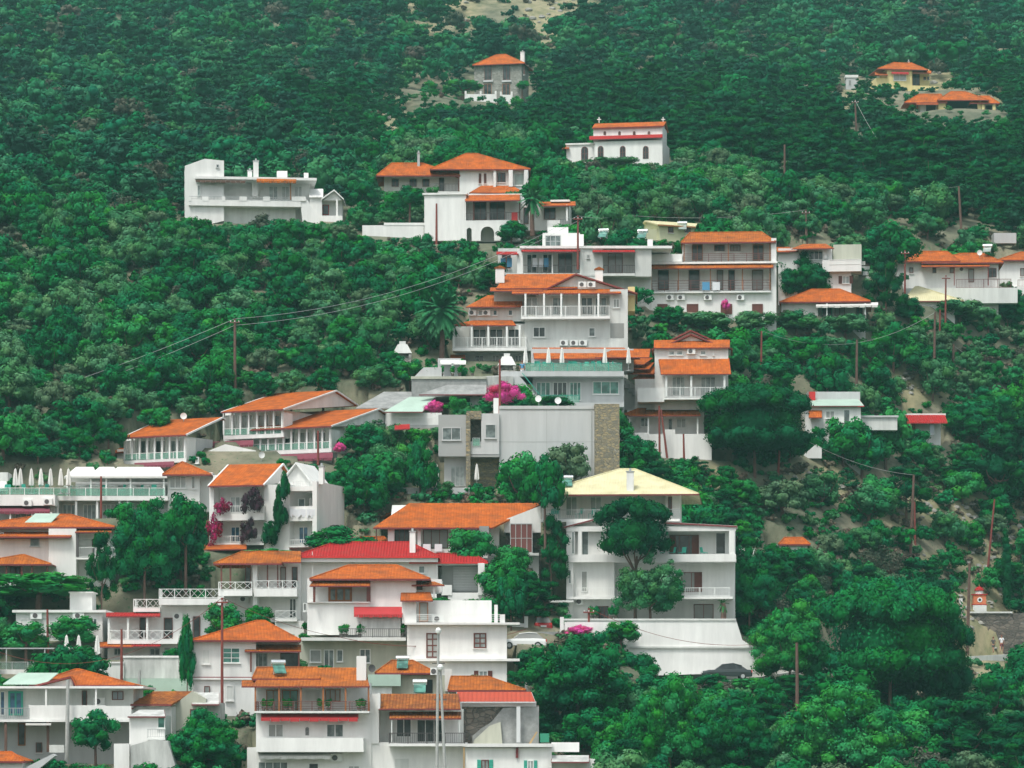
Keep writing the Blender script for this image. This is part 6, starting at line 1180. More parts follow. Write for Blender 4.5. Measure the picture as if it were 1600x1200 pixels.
# prototype: (crown mesh, trunk mesh, crown centre height, crown radius, total height)
PT = {}
def proto(kind, m, variants, fn, R_, n, zc, per, leaf, **k):
    PT[kind] = []
    for i in range(variants):
        rs = np.random.RandomState(hash_(kind)+i); cl = [(c[0], c[1], c[2]+zc, c[3], c[4]) for c in fn(rs, R_, n)]; me = leaf_mesh('crown', cl, per, leaf, m, seed=i+11, **k)
        co = np.array([q[:3] for q in cl]); top = max(q[2]+q[3]*q[4] for q in cl); rad = max(math.hypot(q[0], q[1])+q[3]*.7 for q in cl)
        PT[kind].append((me, trunk_mesh(i, top, zc, R_), zc, rad, top))
def hash_(s): return sum(ord(c)*(i+3) for i, c in enumerate(s)) % 9973
rnd_ = lambda h=.8, fl=.8, low=-.45: (lambda rs, R_, n: clumps_round(rs, R_, n, h, fl, 0, low))
big_ = lambda rs, R_, n: [(0, 0, 0, R_*.5, .8)]+[(q[0]*rs.uniform(.75, 1.12), q[1]*rs.uniform(.75, 1.12), q[2]*rs.uniform(.7, 1.15), R_*rs.uniform(.10, .24), q[4]) for q in clumps_round(rs, R_, n, .85, .75, 0, -.7)[1:]]
proto('oak', 'l_oak', 4, rnd_(.85, .85, -.8), 2.4, 30, 2.1, 100, .34)
proto('olive', 'l_olive', 4, rnd_(.8, .9, -.8), 2.2, 28, 1.9, 95, .30)
proto('grey', 'l_grey', 2, rnd_(.8, .8), 2.0, 24, 1.7, 80, .28)
proto('bright', 'l_bright', 3, rnd_(.9, .85, -.8), 2.4, 30, 2.2, 95, .34)
proto('pine', 'l_pine', 3, clumps_pine, 2.8, 36, 2.9, 105, .34, squash=.7)
proto('bushy', 'l_oak', 3, rnd_(.75, .9, -.1), 1.3, 12, .6, 80, .24)
proto('bushb', 'l_bright', 2, rnd_(.75, .9, -.1), 1.3, 12, .6, 80, .24)
proto('bushg', 'l_olive', 2, rnd_(.7, .9, -.1), 1.3, 12, .6, 80, .24)
proto('brown', 'l_brown', 2, rnd_(.8, .8, -.8), 2.0, 22, 1.8, 60, .28, core=False)
proto('dry', 'l_dry', 2, rnd_(.7, .9, -.1), 1.2, 10, .5, 50, .2, core=False)
proto('dome', 'l_pine', 1, clumps_dome, 3.4, 70, 5.6, 130, .24, cf=.72, jit=.8); proto('bigpine', 'l_pine', 1, clumps_dome, 5.2, 170, 4.6, 200, .24, cf=.72, jit=.8); proto('domeb', 'l_oak', 1, clumps_dome, 5.5, 170, 4.8, 200, .26, cf=.7, jit=.8)
proto('bigbright', 'l_bright', 2, big_, 4.6, 130, 3.9, 120, .26, jit=.7); proto('bigoak', 'l_oak', 2, big_, 4.4, 120, 3.7, 120, .27, jit=.7); proto('bigolive', 'l_olive', 1, big_, 3.6, 100, 3.3, 110, .24, jit=.7); proto('boug', 'l_boug', 1, rnd_(.8, .8, -.2), 1.9, 22, 1.4, 120, .18); proto('redc', 'l_red', 1, rnd_(1, 1), .9, 14, 0, 70, .18, core=False); proto('plum', 'l_plum', 1, rnd_(1, .9), 1.2, 16, 0, 80, .2); proto('creep', 'l_pine', 1, rnd_(1, .9), 1.0, 14, 0, 80, .2)
CATS = {'bigolive': ('olive_tree', 'tree'), 'brown': ('olive_tree', 'tree'), 'bigbright': ('broadleaf_tree', 'tree'), 'bigoak': ('broadleaf_tree', 'tree'), 'oak': ('broadleaf_tree', 'tree'), 'olive': ('olive_tree', 'tree'), 'grey': ('olive_tree', 'tree'), 'bright': ('broadleaf_tree', 'tree'), 'pine': ('pine_tree', 'tree'), 'bushy': ('shrub', 'shrub'), 'bushb': ('shrub', 'shrub'), 'bushg': ('shrub', 'shrub'), 'dry': ('shrub', 'shrub'),
        'dome': ('pine_tree', 'tree'), 'bigpine': ('pine_tree', 'tree'), 'domeb': ('pine_tree', 'tree'), 'boug': ('bougainvillea', 'shrub'), 'redc': ('creeper', 'climbing plant'), 'plum': ('creeper', 'climbing plant'), 'creep': ('creeper', 'climbing plant')}
def tree(kind, p, sx, sz, label, group=None, var=None, rz=None, trunk=True):
    me, tm, zc, rad, top = PT[kind][(random.randrange(len(PT[kind])) if var is None else var)]; nm, cat = CATS[kind]
    r = empty(nm, p, random.uniform(0, 6.28) if rz is None else rz, label, cat, group); r.scale = (sx, sx, sz)
    for n_, m_ in (('crown', me), ('trunk', tm)):
        if n_ == 'trunk' and not trunk: continue
        o = bpy.data.objects.new(n_, m_); S.collection.objects.link(o); o.parent = r
    return r
TREES = []   # (X, Y, radius) already placed
def mt(kind, x, yb, h, w, label, D=None, trunk=True, group=None):
    """tree by base, height and crown width in photo pixels"""
    D = D or gD(x, yb); p = XYZ(x, yb, D); me, tm, zc, rad, top = PT[kind][0]; s = D/F
    r = tree(kind, p, w*s/(2*rad), h*s/top, label, group, trunk=trunk); TREES.append((p.x, p.y, w*s*.4)); PROT.append((x-w*.38, x+w*.38, yb-h, yb-h*.35, D)); return r
V = VIL.D
for x_, y_, h_, w_, k_, lb_ in ((1246, 522, 36, 76, 'olive', 'low olive tree in front of the hip-roof bungalow, left side'), (1322, 530, 42, 80, 'olive', 'low olive tree in front of the hip-roof bungalow, right side'), (1040, 512, 34, 60, 'oak', 'green bush at the left foot of the brown-railed apartments'), (1105, 520, 34, 90, 'olive', 'olive tree in front of the brown-railed apartments'), (1180, 522, 38, 80, 'olive', 'olive tree at the right foot of the brown-railed apartments'), (1318, 728, 78, 84, 'bright', 'thin green tree in front of the mint-roofed house'), (1278, 716, 50, 50, 'oak', 'dark green tree left of the mint-roofed house door'), (1436, 716, 46, 60, 'oak', 'dark green tree below the red canopy'), (1268, 908, 56, 70, 'olive', 'olive tree right of the small hidden orange roof'), (1205, 905, 56, 66, 'oak', 'dark bush left of the small hidden orange roof'), (1112, 1080, 28, 66, 'oak', 'low bush in front of the dark sedan bonnet'), (1168, 1082, 26, 56, 'bright', 'low bush in front of the dark sedan tail'), (1236, 905, 52, 84, 'oak', 'dark tree half hiding the small orange roof right of the villa'), (1420, 505, 40, 60, 'oak', 'green bush below the pale pyramid roof'), (1500, 505, 40, 90, 'olive', 'olive tree below the long tile-roofed house'), (1575, 510, 44, 70, 'oak', 'dark tree below the right edge house'), (1330, 400, 34, 60, 'olive', 'olive tree right behind the cream block')): mt(k_, x_, y_, h_, w_, lb_)
for x_, y_, h_, w_, k_, lb_ in ((352, 650, 48, 64, 'oak', 'green tree just behind the lowest hotel wing roof'), (300, 660, 42, 56, 'olive', 'olive tree above the lowest hotel wing ridge'), (243, 676, 44, 56, 'bright', 'green bushy tree left of the lowest hotel wing ridge'), (505, 618, 44, 60, 'oak', 'dark tree behind the topmost hotel wing'), (582, 612, 44, 64, 'olive', 'olive tree right of the topmost hotel wing gable'), (412, 624, 44, 60, 'oak', 'green tree above the topmost hotel wing roof'), (455, 618, 40, 56, 'olive', 'small olive behind the topmost hotel wing ridge'), (170, 700, 46, 60, 'oak', 'dark green tree left of the lowest hotel wing'), (120, 712, 46, 66, 'oak', 'dark green tree behind the cafe tents'), (60, 722, 46, 70, 'oak', 'dark green tree above the left cafe terrace'), (640, 600, 40, 60, 'bright', 'green hedge bush above the sheet roofs'), (610, 588, 40, 60, 'oak', 'dark bush below the outdoor oven')): mt(k_, x_, y_, h_, w_, lb_)
mt('dome', 992, 968, 192, 128, 'dense round umbrella pine with bare trunk in front of the yellow-roofed villa', V-3)
mt('bigolive', 1017, 984, 122, 122, 'broad grey-green olive tree below the round umbrella pine', V-4.5); mt('bright', 930, 1062, 62, 90, 'leafy bush at the left foot of the white retaining wall', RW.D-2.5); mt('oak', 985, 1078, 62, 90, 'dark bush at the foot of the white retaining wall', RW.D-3)
mt('bigpine', 1180, 748, 152, 190, 'very large dark round pine right of the guesthouse'); mt('oak', 995, 742, 62, 76, 'round green tree left of the two dark red poles'); mt('oak', 852, 812, 104, 72, 'leafy green tree against the villa left wall', V-1, )
mt('pine', 862, 925, 120, 66, 'tall dark tree between the broad roof house and the villa', V-.5); mt('bright', 815, 800, 96, 90, 'green tree in front of the grey modern house', gD(800, 765)-2); mt('grey', 893, 772, 80, 86, 'grey-green tree before the stone pillar of the grey house', gD(800, 765)-2)
mt('pine', 1385, 500, 118, 74, 'dark layered araucaria-like conifer in front of the stepped garden walls'); mt('bigoak', 1262, 480, 84, 112, 'large round dark bush beside the brown-railed apartments', gD(1290, 494)+9.5); mt('oak', 566, 722, 62, 86, 'spreading green tree at the end of the front hotel wing'); mt('oak', 657, 782, 100, 60, 'tall green shrub tree left of the grey modern house')
mt('domeb', 1390, 1130, 230, 230, 'huge green flat-topped pine above the road, lower right'); mt('bigpine', 1466, 1140, 190, 120, 'large dark pine right of the bright flat-topped one'); mt('bigbright', 1233, 1085, 150, 140, 'pale green feathery tree with thin trunk in front of the white wall')
mt('bigoak', 1170, 990, 130, 116, 'dense dark green tree at the villa right corner'); mt('bigbright', 1048, 1228, 180, 160, 'big leafy green tree at the bottom right of the houses'); mt('bigoak', 900, 1150, 165, 200, 'mass of dark leafy tree right of the plain white block'); mt('bigbright', 1310, 1240, 180, 210, 'feathery light green tree at the bottom'); mt('bigoak', 1160, 1225, 120, 120, 'dark green tree under the white car road')
mt('bigoak', 1530, 705, 95, 150, 'wide dark green tree on the right edge slope'); mt('pine', 1560, 800, 130, 120, 'grey twisted pine leaning at the right edge'); mt('olive', 1478, 852, 52, 60, 'rounded olive-green bush above the shrine slope'); mt('bright', 1515, 862, 50, 56, 'small vivid bush on the dry slope above the shrine'); mt('bright', 1505, 790, 60, 70, 'round vivid green bush on the dry slope'); mt('bright', 1385, 735, 110, 90, 'thin-leaved tree in front of the red canopy house'); mt('oak', 1345, 744, 82, 96, 'olive-green tree over the dry field')
mt('oak', 150, 1180, 72, 84, 'leafy green tree in front of the blue-door house', BDH.D-3); mt('bigoak', 318, 1225, 112, 140, 'very dark dense tree mass below the tall dark pole', LVH.D-1); mt('bigoak', 225, 935, 160, 130, 'tall dark green tree between the left hip house and the creeper-clad house', LHH.D-3); mt('pine', 158, 955, 130, 60, 'dark spiky conifer in front of the left hip house', LHH.D-5); mt('oak', 290, 880, 110, 90, 'dark green tree left of the creeper-clad house', LHH.D-1)
mt('bright', 345, 1000, 60, 70, 'bright green tree behind the tall dark pole', RTH.D+8); mt('bright', 405, 985, 44, 50, 'bright green tree under the lattice balcony', RTH.D+7); mt('oak', 292, 1090, 130, 34, 'narrow green tree left of the orange hip roof house', RTH.D-1); mt('bright', 60, 940, 50, 190, 'long bright hedge in front of the tiled veranda', LHH.D-6); mt('bright', 120, 1010, 50, 90, 'green hedge bush under the flat white house', gD(92, 998)-2); mt('bright', 40, 1020, 50, 90, 'round green bushes at the left edge', gD(92, 998)-3)
mt('bright', 735, 895, 75, 80, 'light green tree in front of the broad orange roof', gD(700, 880)-4); mt('bright', 785, 945, 90, 90, 'leafy light green tree right of the red-roofed house', gD(780, 950)); mt('oak', 799, 975, 85, 54, 'dark green tree left of the red car', gD(800, 985)); mt('oak', 530, 870, 50, 130, 'dark green hedge tree right of the creeper-clad house', gD(530, 875)); mt('bright', 420, 885, 30, 110, 'rounded green hedge behind the wavy orange canopy', gD(420, 905)+3)
mt('oak', 20, 770, 24, 26, 'small round green tree on the cafe terrace', LOW.D+5); mt('bushb', 710, 643, 24, 44, 'clipped dark green hedge on the grey house roof', gD(800, 765)+3, trunk=False); mt('boug', 788, 642, 48, 66, 'large magenta bougainvillea bush above the grey modern house', gD(800, 765)+4, trunk=False); mt('boug', 678, 652, 28, 34, 'smaller magenta bougainvillea beside the green sheet roof', gD(800, 765)+3.5, trunk=False)
mt('boug', 530, 712, 22, 24, 'pink bougainvillea at the right end of the front hotel wing', gD(530, 716)-2.6, trunk=False); mt('boug', 905, 1003, 28, 50, 'red-pink bougainvillea on the driveway wall', gD(900, 1000)-.8, trunk=False); mt('boug', 1134, 490, 24, 16, 'dark pink flowering climber on the brown-railed apartments', gD(1112, 488)-1, trunk=False)
mt('bright', 970, 1010, 45, 70, 'leafy green tree in front of the white retaining wall left end', RW.D-2); mt('bushb', 816, 140, 16, 26, 'small clipped umbrella tree before the stone house', gD(780, 152)-2); mt('bushb', 722, 146, 22, 64, 'long green vine pergola left of the stone house', gD(780, 152)-3); mt('bushb', 670, 146, 20, 34, 'rounded shrub above the low pillar wall', gD(780, 152)-3)
mt('oak', 640, 330, 40, 60, 'green tree in front of the twin hip house', gD(740, 372)+2); mt('oak', 560, 330, 50, 60, 'green tree right of the small annex'); mt('oak', 800, 380, 36, 60, 'dark bush under the arcade', gD(740, 372)-3); mt('olive', 955, 275, 26, 120, 'row of shrubs at the foot of the chapel', gD(960, 266)-4)
for (x, y, w, h, k_, lb) in ((334, 832, 30, 64, 'redc', 'crimson bougainvillea climbing the left corner of the creeper-clad house'), (347, 796, 30, 38, 'redc', 'upper spray of crimson bougainvillea on the creeper-clad house'), (330, 858, 14, 30, 'redc', 'lower crimson bougainvillea stem by the tiled canopy'), (395, 788, 40, 60, 'plum', 'dark purple creeper over the middle balcony of the creeper-clad house'), (388, 835, 32, 56, 'plum', 'lower dark purple creeper on the creeper-clad house'),
        (444, 768, 26, 66, 'creep', 'upper dark green creeper hanging beside the laundry balcony'), (436, 806, 28, 74, 'creep', 'middle dark green creeper on the creeper-clad house'), (426, 838, 36, 64, 'creep', 'lower dark green creeper reaching the ground on the creeper-clad house')):
    p = CRE.world(x, y, -.7); me, tm, zc, rad, top = PT[k_][0]; s = CRE.D/F; r = tree(k_, p, w*s/(2*rad), h*s/2/top, lb, 'creepers on the creeper-clad house', trunk=False); r.rotation_euler.x = 0
# palms
def palm(x, yb, h, w, D, label, n=34, mtr='woodpole'):
    p = XYZ(x, yb, D); s = D/F; H = h*s; Rr = w*s/2; r = empty('palm_tree', p, random.uniform(0, 6), label, 'palm tree'); zt = H-Rr*.8
    MB().tube((0, 0, -.5), (.1, 0, zt*.5), .30, .24, 9).tube((.1, 0, zt*.5), (0, 0, zt), .24, .22, 9).build('trunk', mtr, r)
    rs = random.Random(int(x)); V_ = []; Q = []
    for i in range(n):
        a = rs.uniform(0, 6.28); el = rs.uniform(-1.1, 1.35); L = Rr*rs.uniform(.75, 1.0); d = Vector((math.cos(a)*math.cos(el), math.sin(a)*math.cos(el), math.sin(el))); sd_ = Vector((-math.sin(a), math.cos(a), 0)); prev = None
        for k in range(8):
            t_ = k/7; c = Vector((0, 0, zt))+d*L*t_-Vector((0, 0, L*.30*t_*t_)); w_ = .05
            if k > 1:
                for sg in (-1, 1):
                    for q in range(3):
                        tt = (q+.5)/3; b0 = prev.lerp(c, tt); tip = b0+sd_*sg*L*.26*(1-.5*t_)+d*L*.1-Vector((0, 0, L*.12)); ww = (c-prev)*.22; o_ = len(V_); V_ += [b0-ww, b0+ww, tip+ww*.3, tip-ww*.3]; Q.append((o_, o_+1, o_+2, o_+3))
            prev = c
    o = bpy.data.objects.new('fronds', quad_mesh('fronds', np.array([tuple(q) for q in V_]), np.array(Q), 'l_olive')); S.collection.objects.link(o); o.parent = r
    TREES.append((p.x, p.y, 1.5)); PROT.append((x-w*.45, x+w*.45, yb-h, yb-h*.4, D))
palm(690, 560, 112, 84, gD(690, 566), 'large fan palm with shaggy head left of the tall hotel', 90); palm(832, 362, 74, 50, gD(740, 372)-1.5, 'palm tree in front of the arcaded house', 40); palm(1130, 968, 36, 26, V-1, 'small young palm by the villa ground floor window', 16)
# cypresses
def cypress(x, yb, h, w, label):
    D = gD(x, yb); s = D/F; H = h*s; Rr = w*s/2; cl = []; rs = random.Random(int(x))
    for i in range(22): z = H*(.08+.9*i/21); q = Rr*(math.sin(math.pi*min(1, .25+.75*i/21))**.5)*.75+.1; a = rs.uniform(0, 6.28); cl.append((math.cos(a)*.2, math.sin(a)*.2, z, q, 1.3))
    r = empty('cypress_tree', XYZ(x, yb, D), 0, label, 'cypress tree'); o = bpy.data.objects.new('crown', leaf_mesh('crown', cl, 110, .2, 'l_pine', seed=int(x))); S.collection.objects.link(o); o.parent = r; MB().tube((0, 0, -.5), (0, 0, H*.5), .12, .06).build('trunk', 'woodpole', r)
    TREES.append((r.location.x, r.location.y, 1)); PROT.append((x-w/2, x+w/2, yb-h, yb, D))
cypress(1573, 950, 130, 22, 'narrow dark cypress right of the orange shrine'); cypress(1337, 590, 60, 24, 'dark green cypress among the olive trees on the right'); cypress(415+15, 640, 10, 6, 'tiny dark cypress behind the hotel wings')

# --- forest scattered over the slope
MSK = {}
def covered(x0, x1, y0, y1, D):
    """share of an ellipse that lies over protected things behind it / that hides behind nearer things"""
    n = 0; beh = 0; hid = 0
    for i in range(5):
        for j in range(5):
            a, b_ = (i-2)/2.2, (j-2)/2.2
            if a*a+b_*b_ > 1.1: continue
            X = (x0+x1)/2+a*(x1-x0)/2; Y = (y0+y1)/2+b_*(y1-y0)/2; n += 1; q = PM[min(max(int(Y)//4, 0), 324)+0, min(max(int(X+200)//4, 0), 499)]
            if q > 0:
                if q > D-1.0: beh += 1
                else: hid += 1
    return beh/n, hid/n
PM = np.zeros((325, 500)); 
for (x0, x1, y0, y1, D) in sorted(PROT, key=lambda q: -q[4]): PM[max(0, int(y0)//4):max(0, int(y1)//4)+1, max(0, int(x0+200)//4):max(0, int(x1+200)//4)+1] = D
def bare(px, py):
    k_ = 1.0
    for (cx_, cy_, rx, ry, q) in BARE:
        if ((px-cx_)/rx)**2+((py-cy_)/ry)**2 < 1: k_ = min(k_, q)
    return k_
def blocked(x, y, r):
    for (X0, Y0, c, s_, u0, u1, v0, v1, z) in CARVES:
        dx, dy = x-X0, y-Y0
        if abs(dx)+abs(dy) > 45: continue
        du = dx*c-dy*s_; dv = dx*s_+dy*c
        if u0-r < du < u1+r and v0-r*.3 < dv < v1+r*.3: return True
    return False
def hard(px, py, W_, Hh, D):
    for (x0, x1, y0, y1, DB) in HARD:
        if D < DB and px+W_*.75 > x0 and px-W_*.75 < x1 and py > y0 and py-Hh*.95 < y1 and py > y1-6:
            return True
    return False
cells = {}
def near_tree(x, y, r):
    i, j = int(x//6), int(y//6)
    for a in (-1, 0, 1):
        for b_ in (-1, 0, 1):
            for (qx, qy, qr) in cells.get((i+a, j+b_), ()):
                if (x-qx)**2+(y-qy)**2 < (max(r, qr))**2: return True
    return False
for (x, y, r) in TREES: cells.setdefault((int(x//6), int(y//6)), []).append((x, y, r))
def pick(px, py):
    r = random.random(); ridge = snoise(px*1.0, py*1.6, 190, 5)
    lo = np.interp(px, [430, 880, 900, 1200, 1600], [235, 235, 245, 285, 375]); up = np.interp(px, [430, 700, 860, 1600], [190, 178, 140, 150])
    if px > 430 and up < py < lo+snoise(px, py, 60, 8)*14: return 'pine' if r < .8 else ('farp' if r < .9 else 'oak')
    if py < 345 and (py < up or px < 560):
        if rr.random() < .09: return 'brown'
        return 'far' if r < .66-snoise(px*1., py*1.8, 75, 6)*1.0 else 'farp'
    if rr.random() < .05: return 'brown'
    if px < 720 and py < 740: return 'oak' if r < .36+ridge*.3 else ('olive' if r < .82 else ('grey' if r < .9 else 'bright'))
    if px > 900 and py < 640: return 'olive' if r < .5 else ('oak' if r < .8 else ('grey' if r < .92 else 'bright'))
    return 'oak' if r < .42 else ('bright' if r < .62 else ('pine' if r < .78 else ('olive' if r < .92 else 'grey')))
CAND = []; N_ = 150000; rr = random.Random(3)
for _ in range(N_):
    px = rr.uniform(-190, 1790); py = rr.uniform(-60, 1295)
    if rr.random() < .45: py = rr.uniform(-60, 340)
    D = gD(px, py)
    if rr.random() > min(bare(px, py), bare(px, py-2.0*F/D), bare(px, py-3.8*F/D), bare(px, py-5.4*F/D)): continue
    size = rr.uniform(.68, 1.4)
    if rr.random() < .12: size *= .6
    sp = (2.75 if D < 440 else 2.75+(D-440)/460*1.9)*size*.95
    P = gP(px, py)
    if near_tree(P.x, P.y, sp) or blocked(P.x, P.y, 1.1*size): continue
    kd = pick(px, py); hp = 1.35 if kd in ('pine', 'farp') else 1.0; s_ = size*(1.0 if D < 440 else 1+(D-440)/460*.45)
    W_ = 2.5*s_*F/D; Hh = 4.6*hp*s_*F/D
    bh, hd = covered(px-W_, px+W_, py-Hh, py-Hh*.1, D)
    lim = .16 if D < 500 else .04
    if bh > lim:
        ok = False
        for q_, bush in ((.62, 0), (.9, 1), (.55, 1)):
            s2 = size*q_; W_ = (1.5 if bush else 2.5)*s2*F/D; Hh = (1.7 if bush else 4.3*hp)*s2*F/D; bh, hd = covered(px-W_, px+W_, py-Hh, py, D)
            if bh <= (.30 if bush and D < 500 else lim): ok = True; break
        if not ok: continue
        s_ = s2; sp *= .6
        if bush: kd = rr.choice(['bushy', 'bushb', 'bushg'])
    if hd > .85 or hard(px, py, W_, Hh, D): continue
    cells.setdefault((int(P.x//6), int(P.y//6)), []).append((P.x, P.y, sp)); CAND.append((kd, px, py, P, s_, D, W_))
print('trees', len(CAND), flush=True)
LMK = [(1226, 255, 'the grey-brown pole'), (1338, 205, 'the tall leaning pole'), (1500, 320, 'the pale pole'), (1150, 240, 'the dark pine band'), (1420, 270, 'the long thin wire'), (780, 120, 'the grey stone house'), (1410, 120, 'the yellow hill house'), (960, 235, 'the chapel'), (390, 300, 'the flat-roofed villa'), (640, 270, 'the twin hip house'), (740, 340, 'the arcaded house'), (880, 400, 'the terrace apartments'), (1112, 430, 'the brown-railed apartments'), (1300, 410, 'the cream-block house'), (1290, 475, 'the hip-roof bungalow'), (1480, 420, 'the long tile-roofed house'),
       (850, 490, 'the tall hotel'), (629, 560, 'the outdoor oven'), (1080, 600, 'the gabled guesthouse'), (450, 650, 'the stepped hotel wings'), (270, 680, 'the lowest hotel wing'), (180, 760, 'the tented cafe'), (430, 790, 'the creeper-clad house'), (100, 860, 'the left hip house'), (820, 690, 'the grey modern house'), (1180, 670, 'the huge round pine'), (1300, 650, 'the mint-roofed house'), (1445, 665, 'the red canopy house'), (1290, 760, 'the dry field'), (1000, 850, 'the yellow-roofed villa'),
       (700, 810, 'the broad orange roof'), (1530, 930, 'the orange shrine'), (1050, 1010, 'the white retaining wall'), (720, 1000, 'the plain white block'), (1390, 980, 'the flat-topped pine'), (90, 960, 'the flat white house'), (390, 1020, 'the red-trimmed house'), (100, 1110, 'the blue-door house'), (367, 560, 'the tall brown pole'), (160, 500, 'the left forest edge'), (60, 620, 'the left forest edge'), (300, 430, 'the flat-roofed villa'), (1560, 560, 'the right edge slope'), (1560, 1120, 'the lower right corner'), (1130, 1120, 'the road with the dark sedan'), (780, 1150, 'the stone ruin')]
DESC = {'brown': 'brownish half-dry olive tree', 'oak': 'deep green broadleaf tree', 'olive': 'grey-green olive tree', 'grey': 'dusty grey olive tree', 'bright': 'bright green broadleaf tree', 'pine': 'dark pine tree', 'bushy': 'dark green shrub', 'bushb': 'bright green shrub', 'bushg': 'grey-green shrub'}
IND = {'olive_tree': [], 'broadleaf_tree': [], 'pine_tree': [], 'shrub': []}; REST = []
for c in CAND:
    if c[0] in CATS and -60 < c[1] < 1660 and c[2] > 250 and c[2] < 1290: IND[CATS[c[0]][0]].append(c)
    else: REST.append(c)
CAP = {'olive_tree': 290, 'broadleaf_tree': 290, 'pine_tree': 170, 'shrub': 160}
BAND = lambda v: 'small' if v < 24 else ('medium-sized' if v < 36 else ('large' if v < 48 else 'very large'))
LAB = {}
for nm, L in IND.items():
    L.sort(key=lambda c: -c[6]); REST += L[CAP[nm]:]
    for (kd, px, py, P, s_, D, W_) in L[:CAP[nm]]:
        lm = min(LMK, key=lambda q: math.hypot(q[0]-px, (q[1]-py)*1.2)); dx, dy = px-lm[0], py-lm[1]
        rel = ('left of' if dx < 0 else 'right of') if abs(dx) > abs(dy)*1.3 else ('uphill of' if dy < 0 else 'downhill of'); far_ = 'well ' if math.hypot(dx, dy) > 110 else ''
        lb = '%s %s %s%s %s' % (BAND(W_), DESC[kd], far_, rel, lm[2]); LAB.setdefault((lb, DESC[kd]+'s '+rel+' '+lm[2]), []).append((px, tree(kd, P-Vector((0, 0, .1)), s_*random.uniform(.9, 1.12), s_*random.uniform(.85, 1.15), lb, DESC[kd]+'s '+rel+' '+lm[2])))
ON = 'leftmost second third fourth fifth sixth seventh eighth ninth tenth eleventh twelfth thirteenth fourteenth fifteenth sixteenth seventeenth eighteenth nineteenth twentieth'.split()
for (lb, g_), L in LAB.items():
    if len(L) > 1:
        for i, (px, o) in enumerate(sorted(L, key=lambda q: q[0])[:20]): sfx = (', '+ON[i] if i == 0 else ', %s from left' % ON[i]); o['label'] = lb+sfx if len((lb+sfx).split()) <= 16 else lb.replace('well ', '').replace('medium-sized ', '').replace('very large', 'large').replace('deep green broadleaf', 'broadleaf')+sfx
# --- the rest: far wood as one mass per foliage
def merged(name, label, items, m, var, seed, per=None):
    """items: (point, scale); var: list of (verts, quads)"""
    rs = np.random.RandomState(seed); Vs, Fs, Ts = [], [], []; o = 0
    for (P, s_) in items:
        v_, f_ = var[rs.randint(len(var))]; a = rs.uniform(0, 6.28); ca, sa = math.cos(a), math.sin(a); sz = s_*rs.uniform(.8, 1.15); q = np.empty_like(v_); q[:, 0] = (v_[:, 0]*ca-v_[:, 1]*sa)*s_+P[0]; q[:, 1] = (v_[:, 0]*sa+v_[:, 1]*ca)*s_+P[1]; q[:, 2] = v_[:, 2]*sz+P[2]
        Vs.append(q); Fs.append(f_+o); o += len(q); Ts.append(np.full(len(f_), rs.rand()))
    me = quad_mesh(name, np.concatenate(Vs), np.concatenate(Fs), m, np.concatenate(Ts)); ob = bpy.data.objects.new(name, me); S.collection.objects.link(ob); tag(ob, label, 'forest' if 'tree' in label or 'wood' in label else 'undergrowth', kind='stuff'); return ob
def lowpoly(fn, R_, n, zc, per, leaf, seeds, **k):
    out = []
    for sd2 in seeds:
        rs = np.random.RandomState(sd2); cl = [(c[0], c[1], c[2]+zc, c[3], c[4]) for c in fn(rs, R_, n)]; me = leaf_mesh('tmp', cl, per, leaf, 'l_far', seed=sd2, **k); v_ = np.zeros(len(me.vertices)*3); me.vertices.foreach_get('co', v_); f_ = np.zeros(len(me.polygons)*4, dtype=np.int32); me.loops.foreach_get('vertex_index', f_); out.append((v_.reshape(-1, 3), f_.reshape(-1, 4))); bpy.data.meshes.remove(me)
    return out
LP = {'r': lowpoly(rnd_(.8, .85), 2.3, 11, 2.3, 26, .52, range(5)), 'p': lowpoly(clumps_pine, 2.6, 13, 3.2, 26, .55, range(5), squash=.8), 'b': lowpoly(rnd_(.7, .8, -.1), .8, 4, .3, 14, .30, range(4))}
grp = {}
for (kd, px, py, P, s_, D, W_) in REST: grp.setdefault(kd, []).append((P, s_*(.55 if kd.startswith('bush') else 1)))
KM = {'brown': ('l_brown', 'r', 'remaining brownish half-dry trees on the slopes'), 'far': ('l_far', 'r', 'far mixed wood of small trees covering the upper hillside'), 'farp': ('l_farp', 'p', 'far darker trees on the upper hillside'), 'oak': ('l_oak', 'r', 'remaining deep green wood between the houses and trees'), 'olive': ('l_olive', 'r', 'remaining grey-green olive wood on the slopes'), 'grey': ('l_grey', 'r', 'remaining dusty grey wood on the slopes'), 'bright': ('l_bright', 'r', 'remaining bright green wood on the slopes'),
      'pine': ('l_pine', 'p', 'band of dark pine wood behind the chapel'), 'bushy': ('l_oak', 'r', 'remaining dark shrubby wood'), 'bushb': ('l_bright', 'r', 'remaining bright shrubby wood'), 'bushg': ('l_olive', 'r', 'remaining grey-green shrubby wood')}
for i, (kd, items) in enumerate(grp.items()): m_, lp, lb = KM[kd]; merged('forest', lb, items, m_, LP[lp], 50+i)
UG = {'l_oak': [], 'l_olive': [], 'l_dry': [], 'l_farp': [], 'l_far': []}
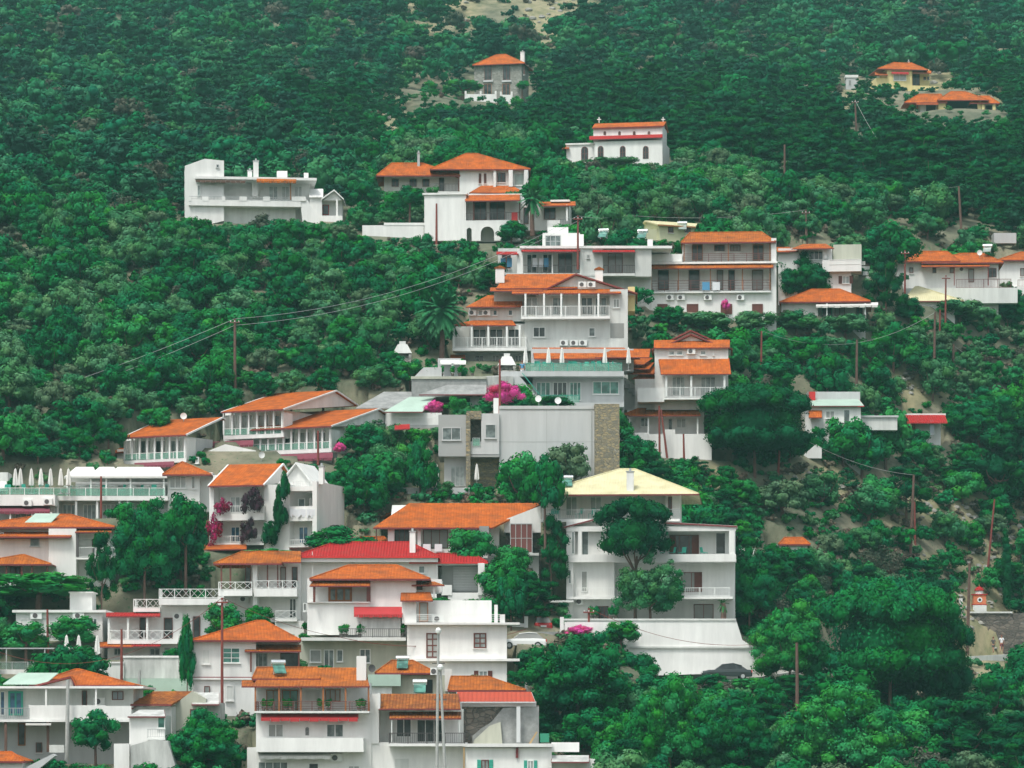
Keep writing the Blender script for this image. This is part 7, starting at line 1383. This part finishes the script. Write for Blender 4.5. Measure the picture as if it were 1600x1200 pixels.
for _ in range(22000):
    px = rr.uniform(-150, 1750); py = rr.uniform(-40, 1290); P = gP(px, py); D = P.y; k_ = bare(px, py)
    if (k_ < 1 and rr.random() > .85) or blocked(P.x, P.y, .2): continue
    s_ = rr.uniform(.6, 1.5)*(1 if D < 440 else 1+(D-440)/400); W_ = 1.0*s_*F/D
    if covered(px-W_, px+W_, py-W_, py, D)[0] > .22 or hard(px, py, W_, W_*1.3, D): continue
    if k_ < 1: kk = 'l_dry' if rr.random() < .6 else 'l_olive'; s_ *= .7
    elif py < 300: kk = 'l_far' if rr.random() < .6 else 'l_farp'
    else: kk = rr.choice(['l_oak', 'l_olive', 'l_oak', 'l_dry'])
    UG[kk].append((P, s_))
for i, (kk, items) in enumerate(UG.items()):
    if items: merged('undergrowth', {'l_oak': 'low dark green undergrowth over the hillside', 'l_olive': 'low grey-green undergrowth over the hillside', 'l_dry': 'dry brown brush over bare ground', 'l_farp': 'dark brush on the upper hill', 'l_far': 'green brush on the upper hill'}[kk], items, kk, LP['b'], 80+i)
# rocks on the bare patches
rk = MB(); rs = random.Random(9)
for (cx_, cy_, rx, ry, q) in BARE:
    if q > .3 or ry < 13 and cy_ > 900: continue
    for _ in range(int(rx*ry/60)+3):
        px = cx_+rs.uniform(-1, 1)*rx*.8; py = cy_+rs.uniform(-1, 1)*ry*.8; P = gP(px, py); r_ = rs.uniform(.15, .6)*P.y/450; n = 6; prof = [(r_, -.3*r_), (r_*.95, .1*r_), (r_*.55, .45*r_), (.1*r_, .55*r_)]
        vs = []; [vs.append((P.x+k_*math.cos(1.05*i)*rs.uniform(.7, 1.2), P.y+k_*math.sin(1.05*i)*rs.uniform(.7, 1.2), P.z+z)) for (k_, z) in prof for i in range(n)]
        rk.add(vs, [(k*n+i, k*n+(i+1) % n, (k+1)*n+(i+1) % n, (k+1)*n+i) for k in range(3) for i in range(n)]+[tuple(range(3*n, 4*n))])
ro = rk.build('rocks', 'rockgrey'); tag(ro, 'pale loose rocks scattered on the bare patches of the hillside', 'rocks', kind='stuff')
# ================================================================== HAZE
hz = MB().box(-560, 560, -30, 1600, -12, 410).build('haze', 'white'); hm = bpy.data.materials.new('haze'); hm.use_nodes = True; t = hm.node_tree; t.nodes.remove(t.nodes['Principled BSDF']); vp = nn(t, 'ShaderNodeVolumePrincipled'); vp.inputs['Density'].default_value = .00017; vp.inputs['Color'].default_value = (.34, .74, .68, 1); t.links.new(vp.outputs[0], t.nodes['Material Output'].inputs['Volume'])
hz.data.materials.clear(); hz.data.materials.append(hm); tag(hz, 'thin pale haze over the hillside', 'haze', kind='stuff')
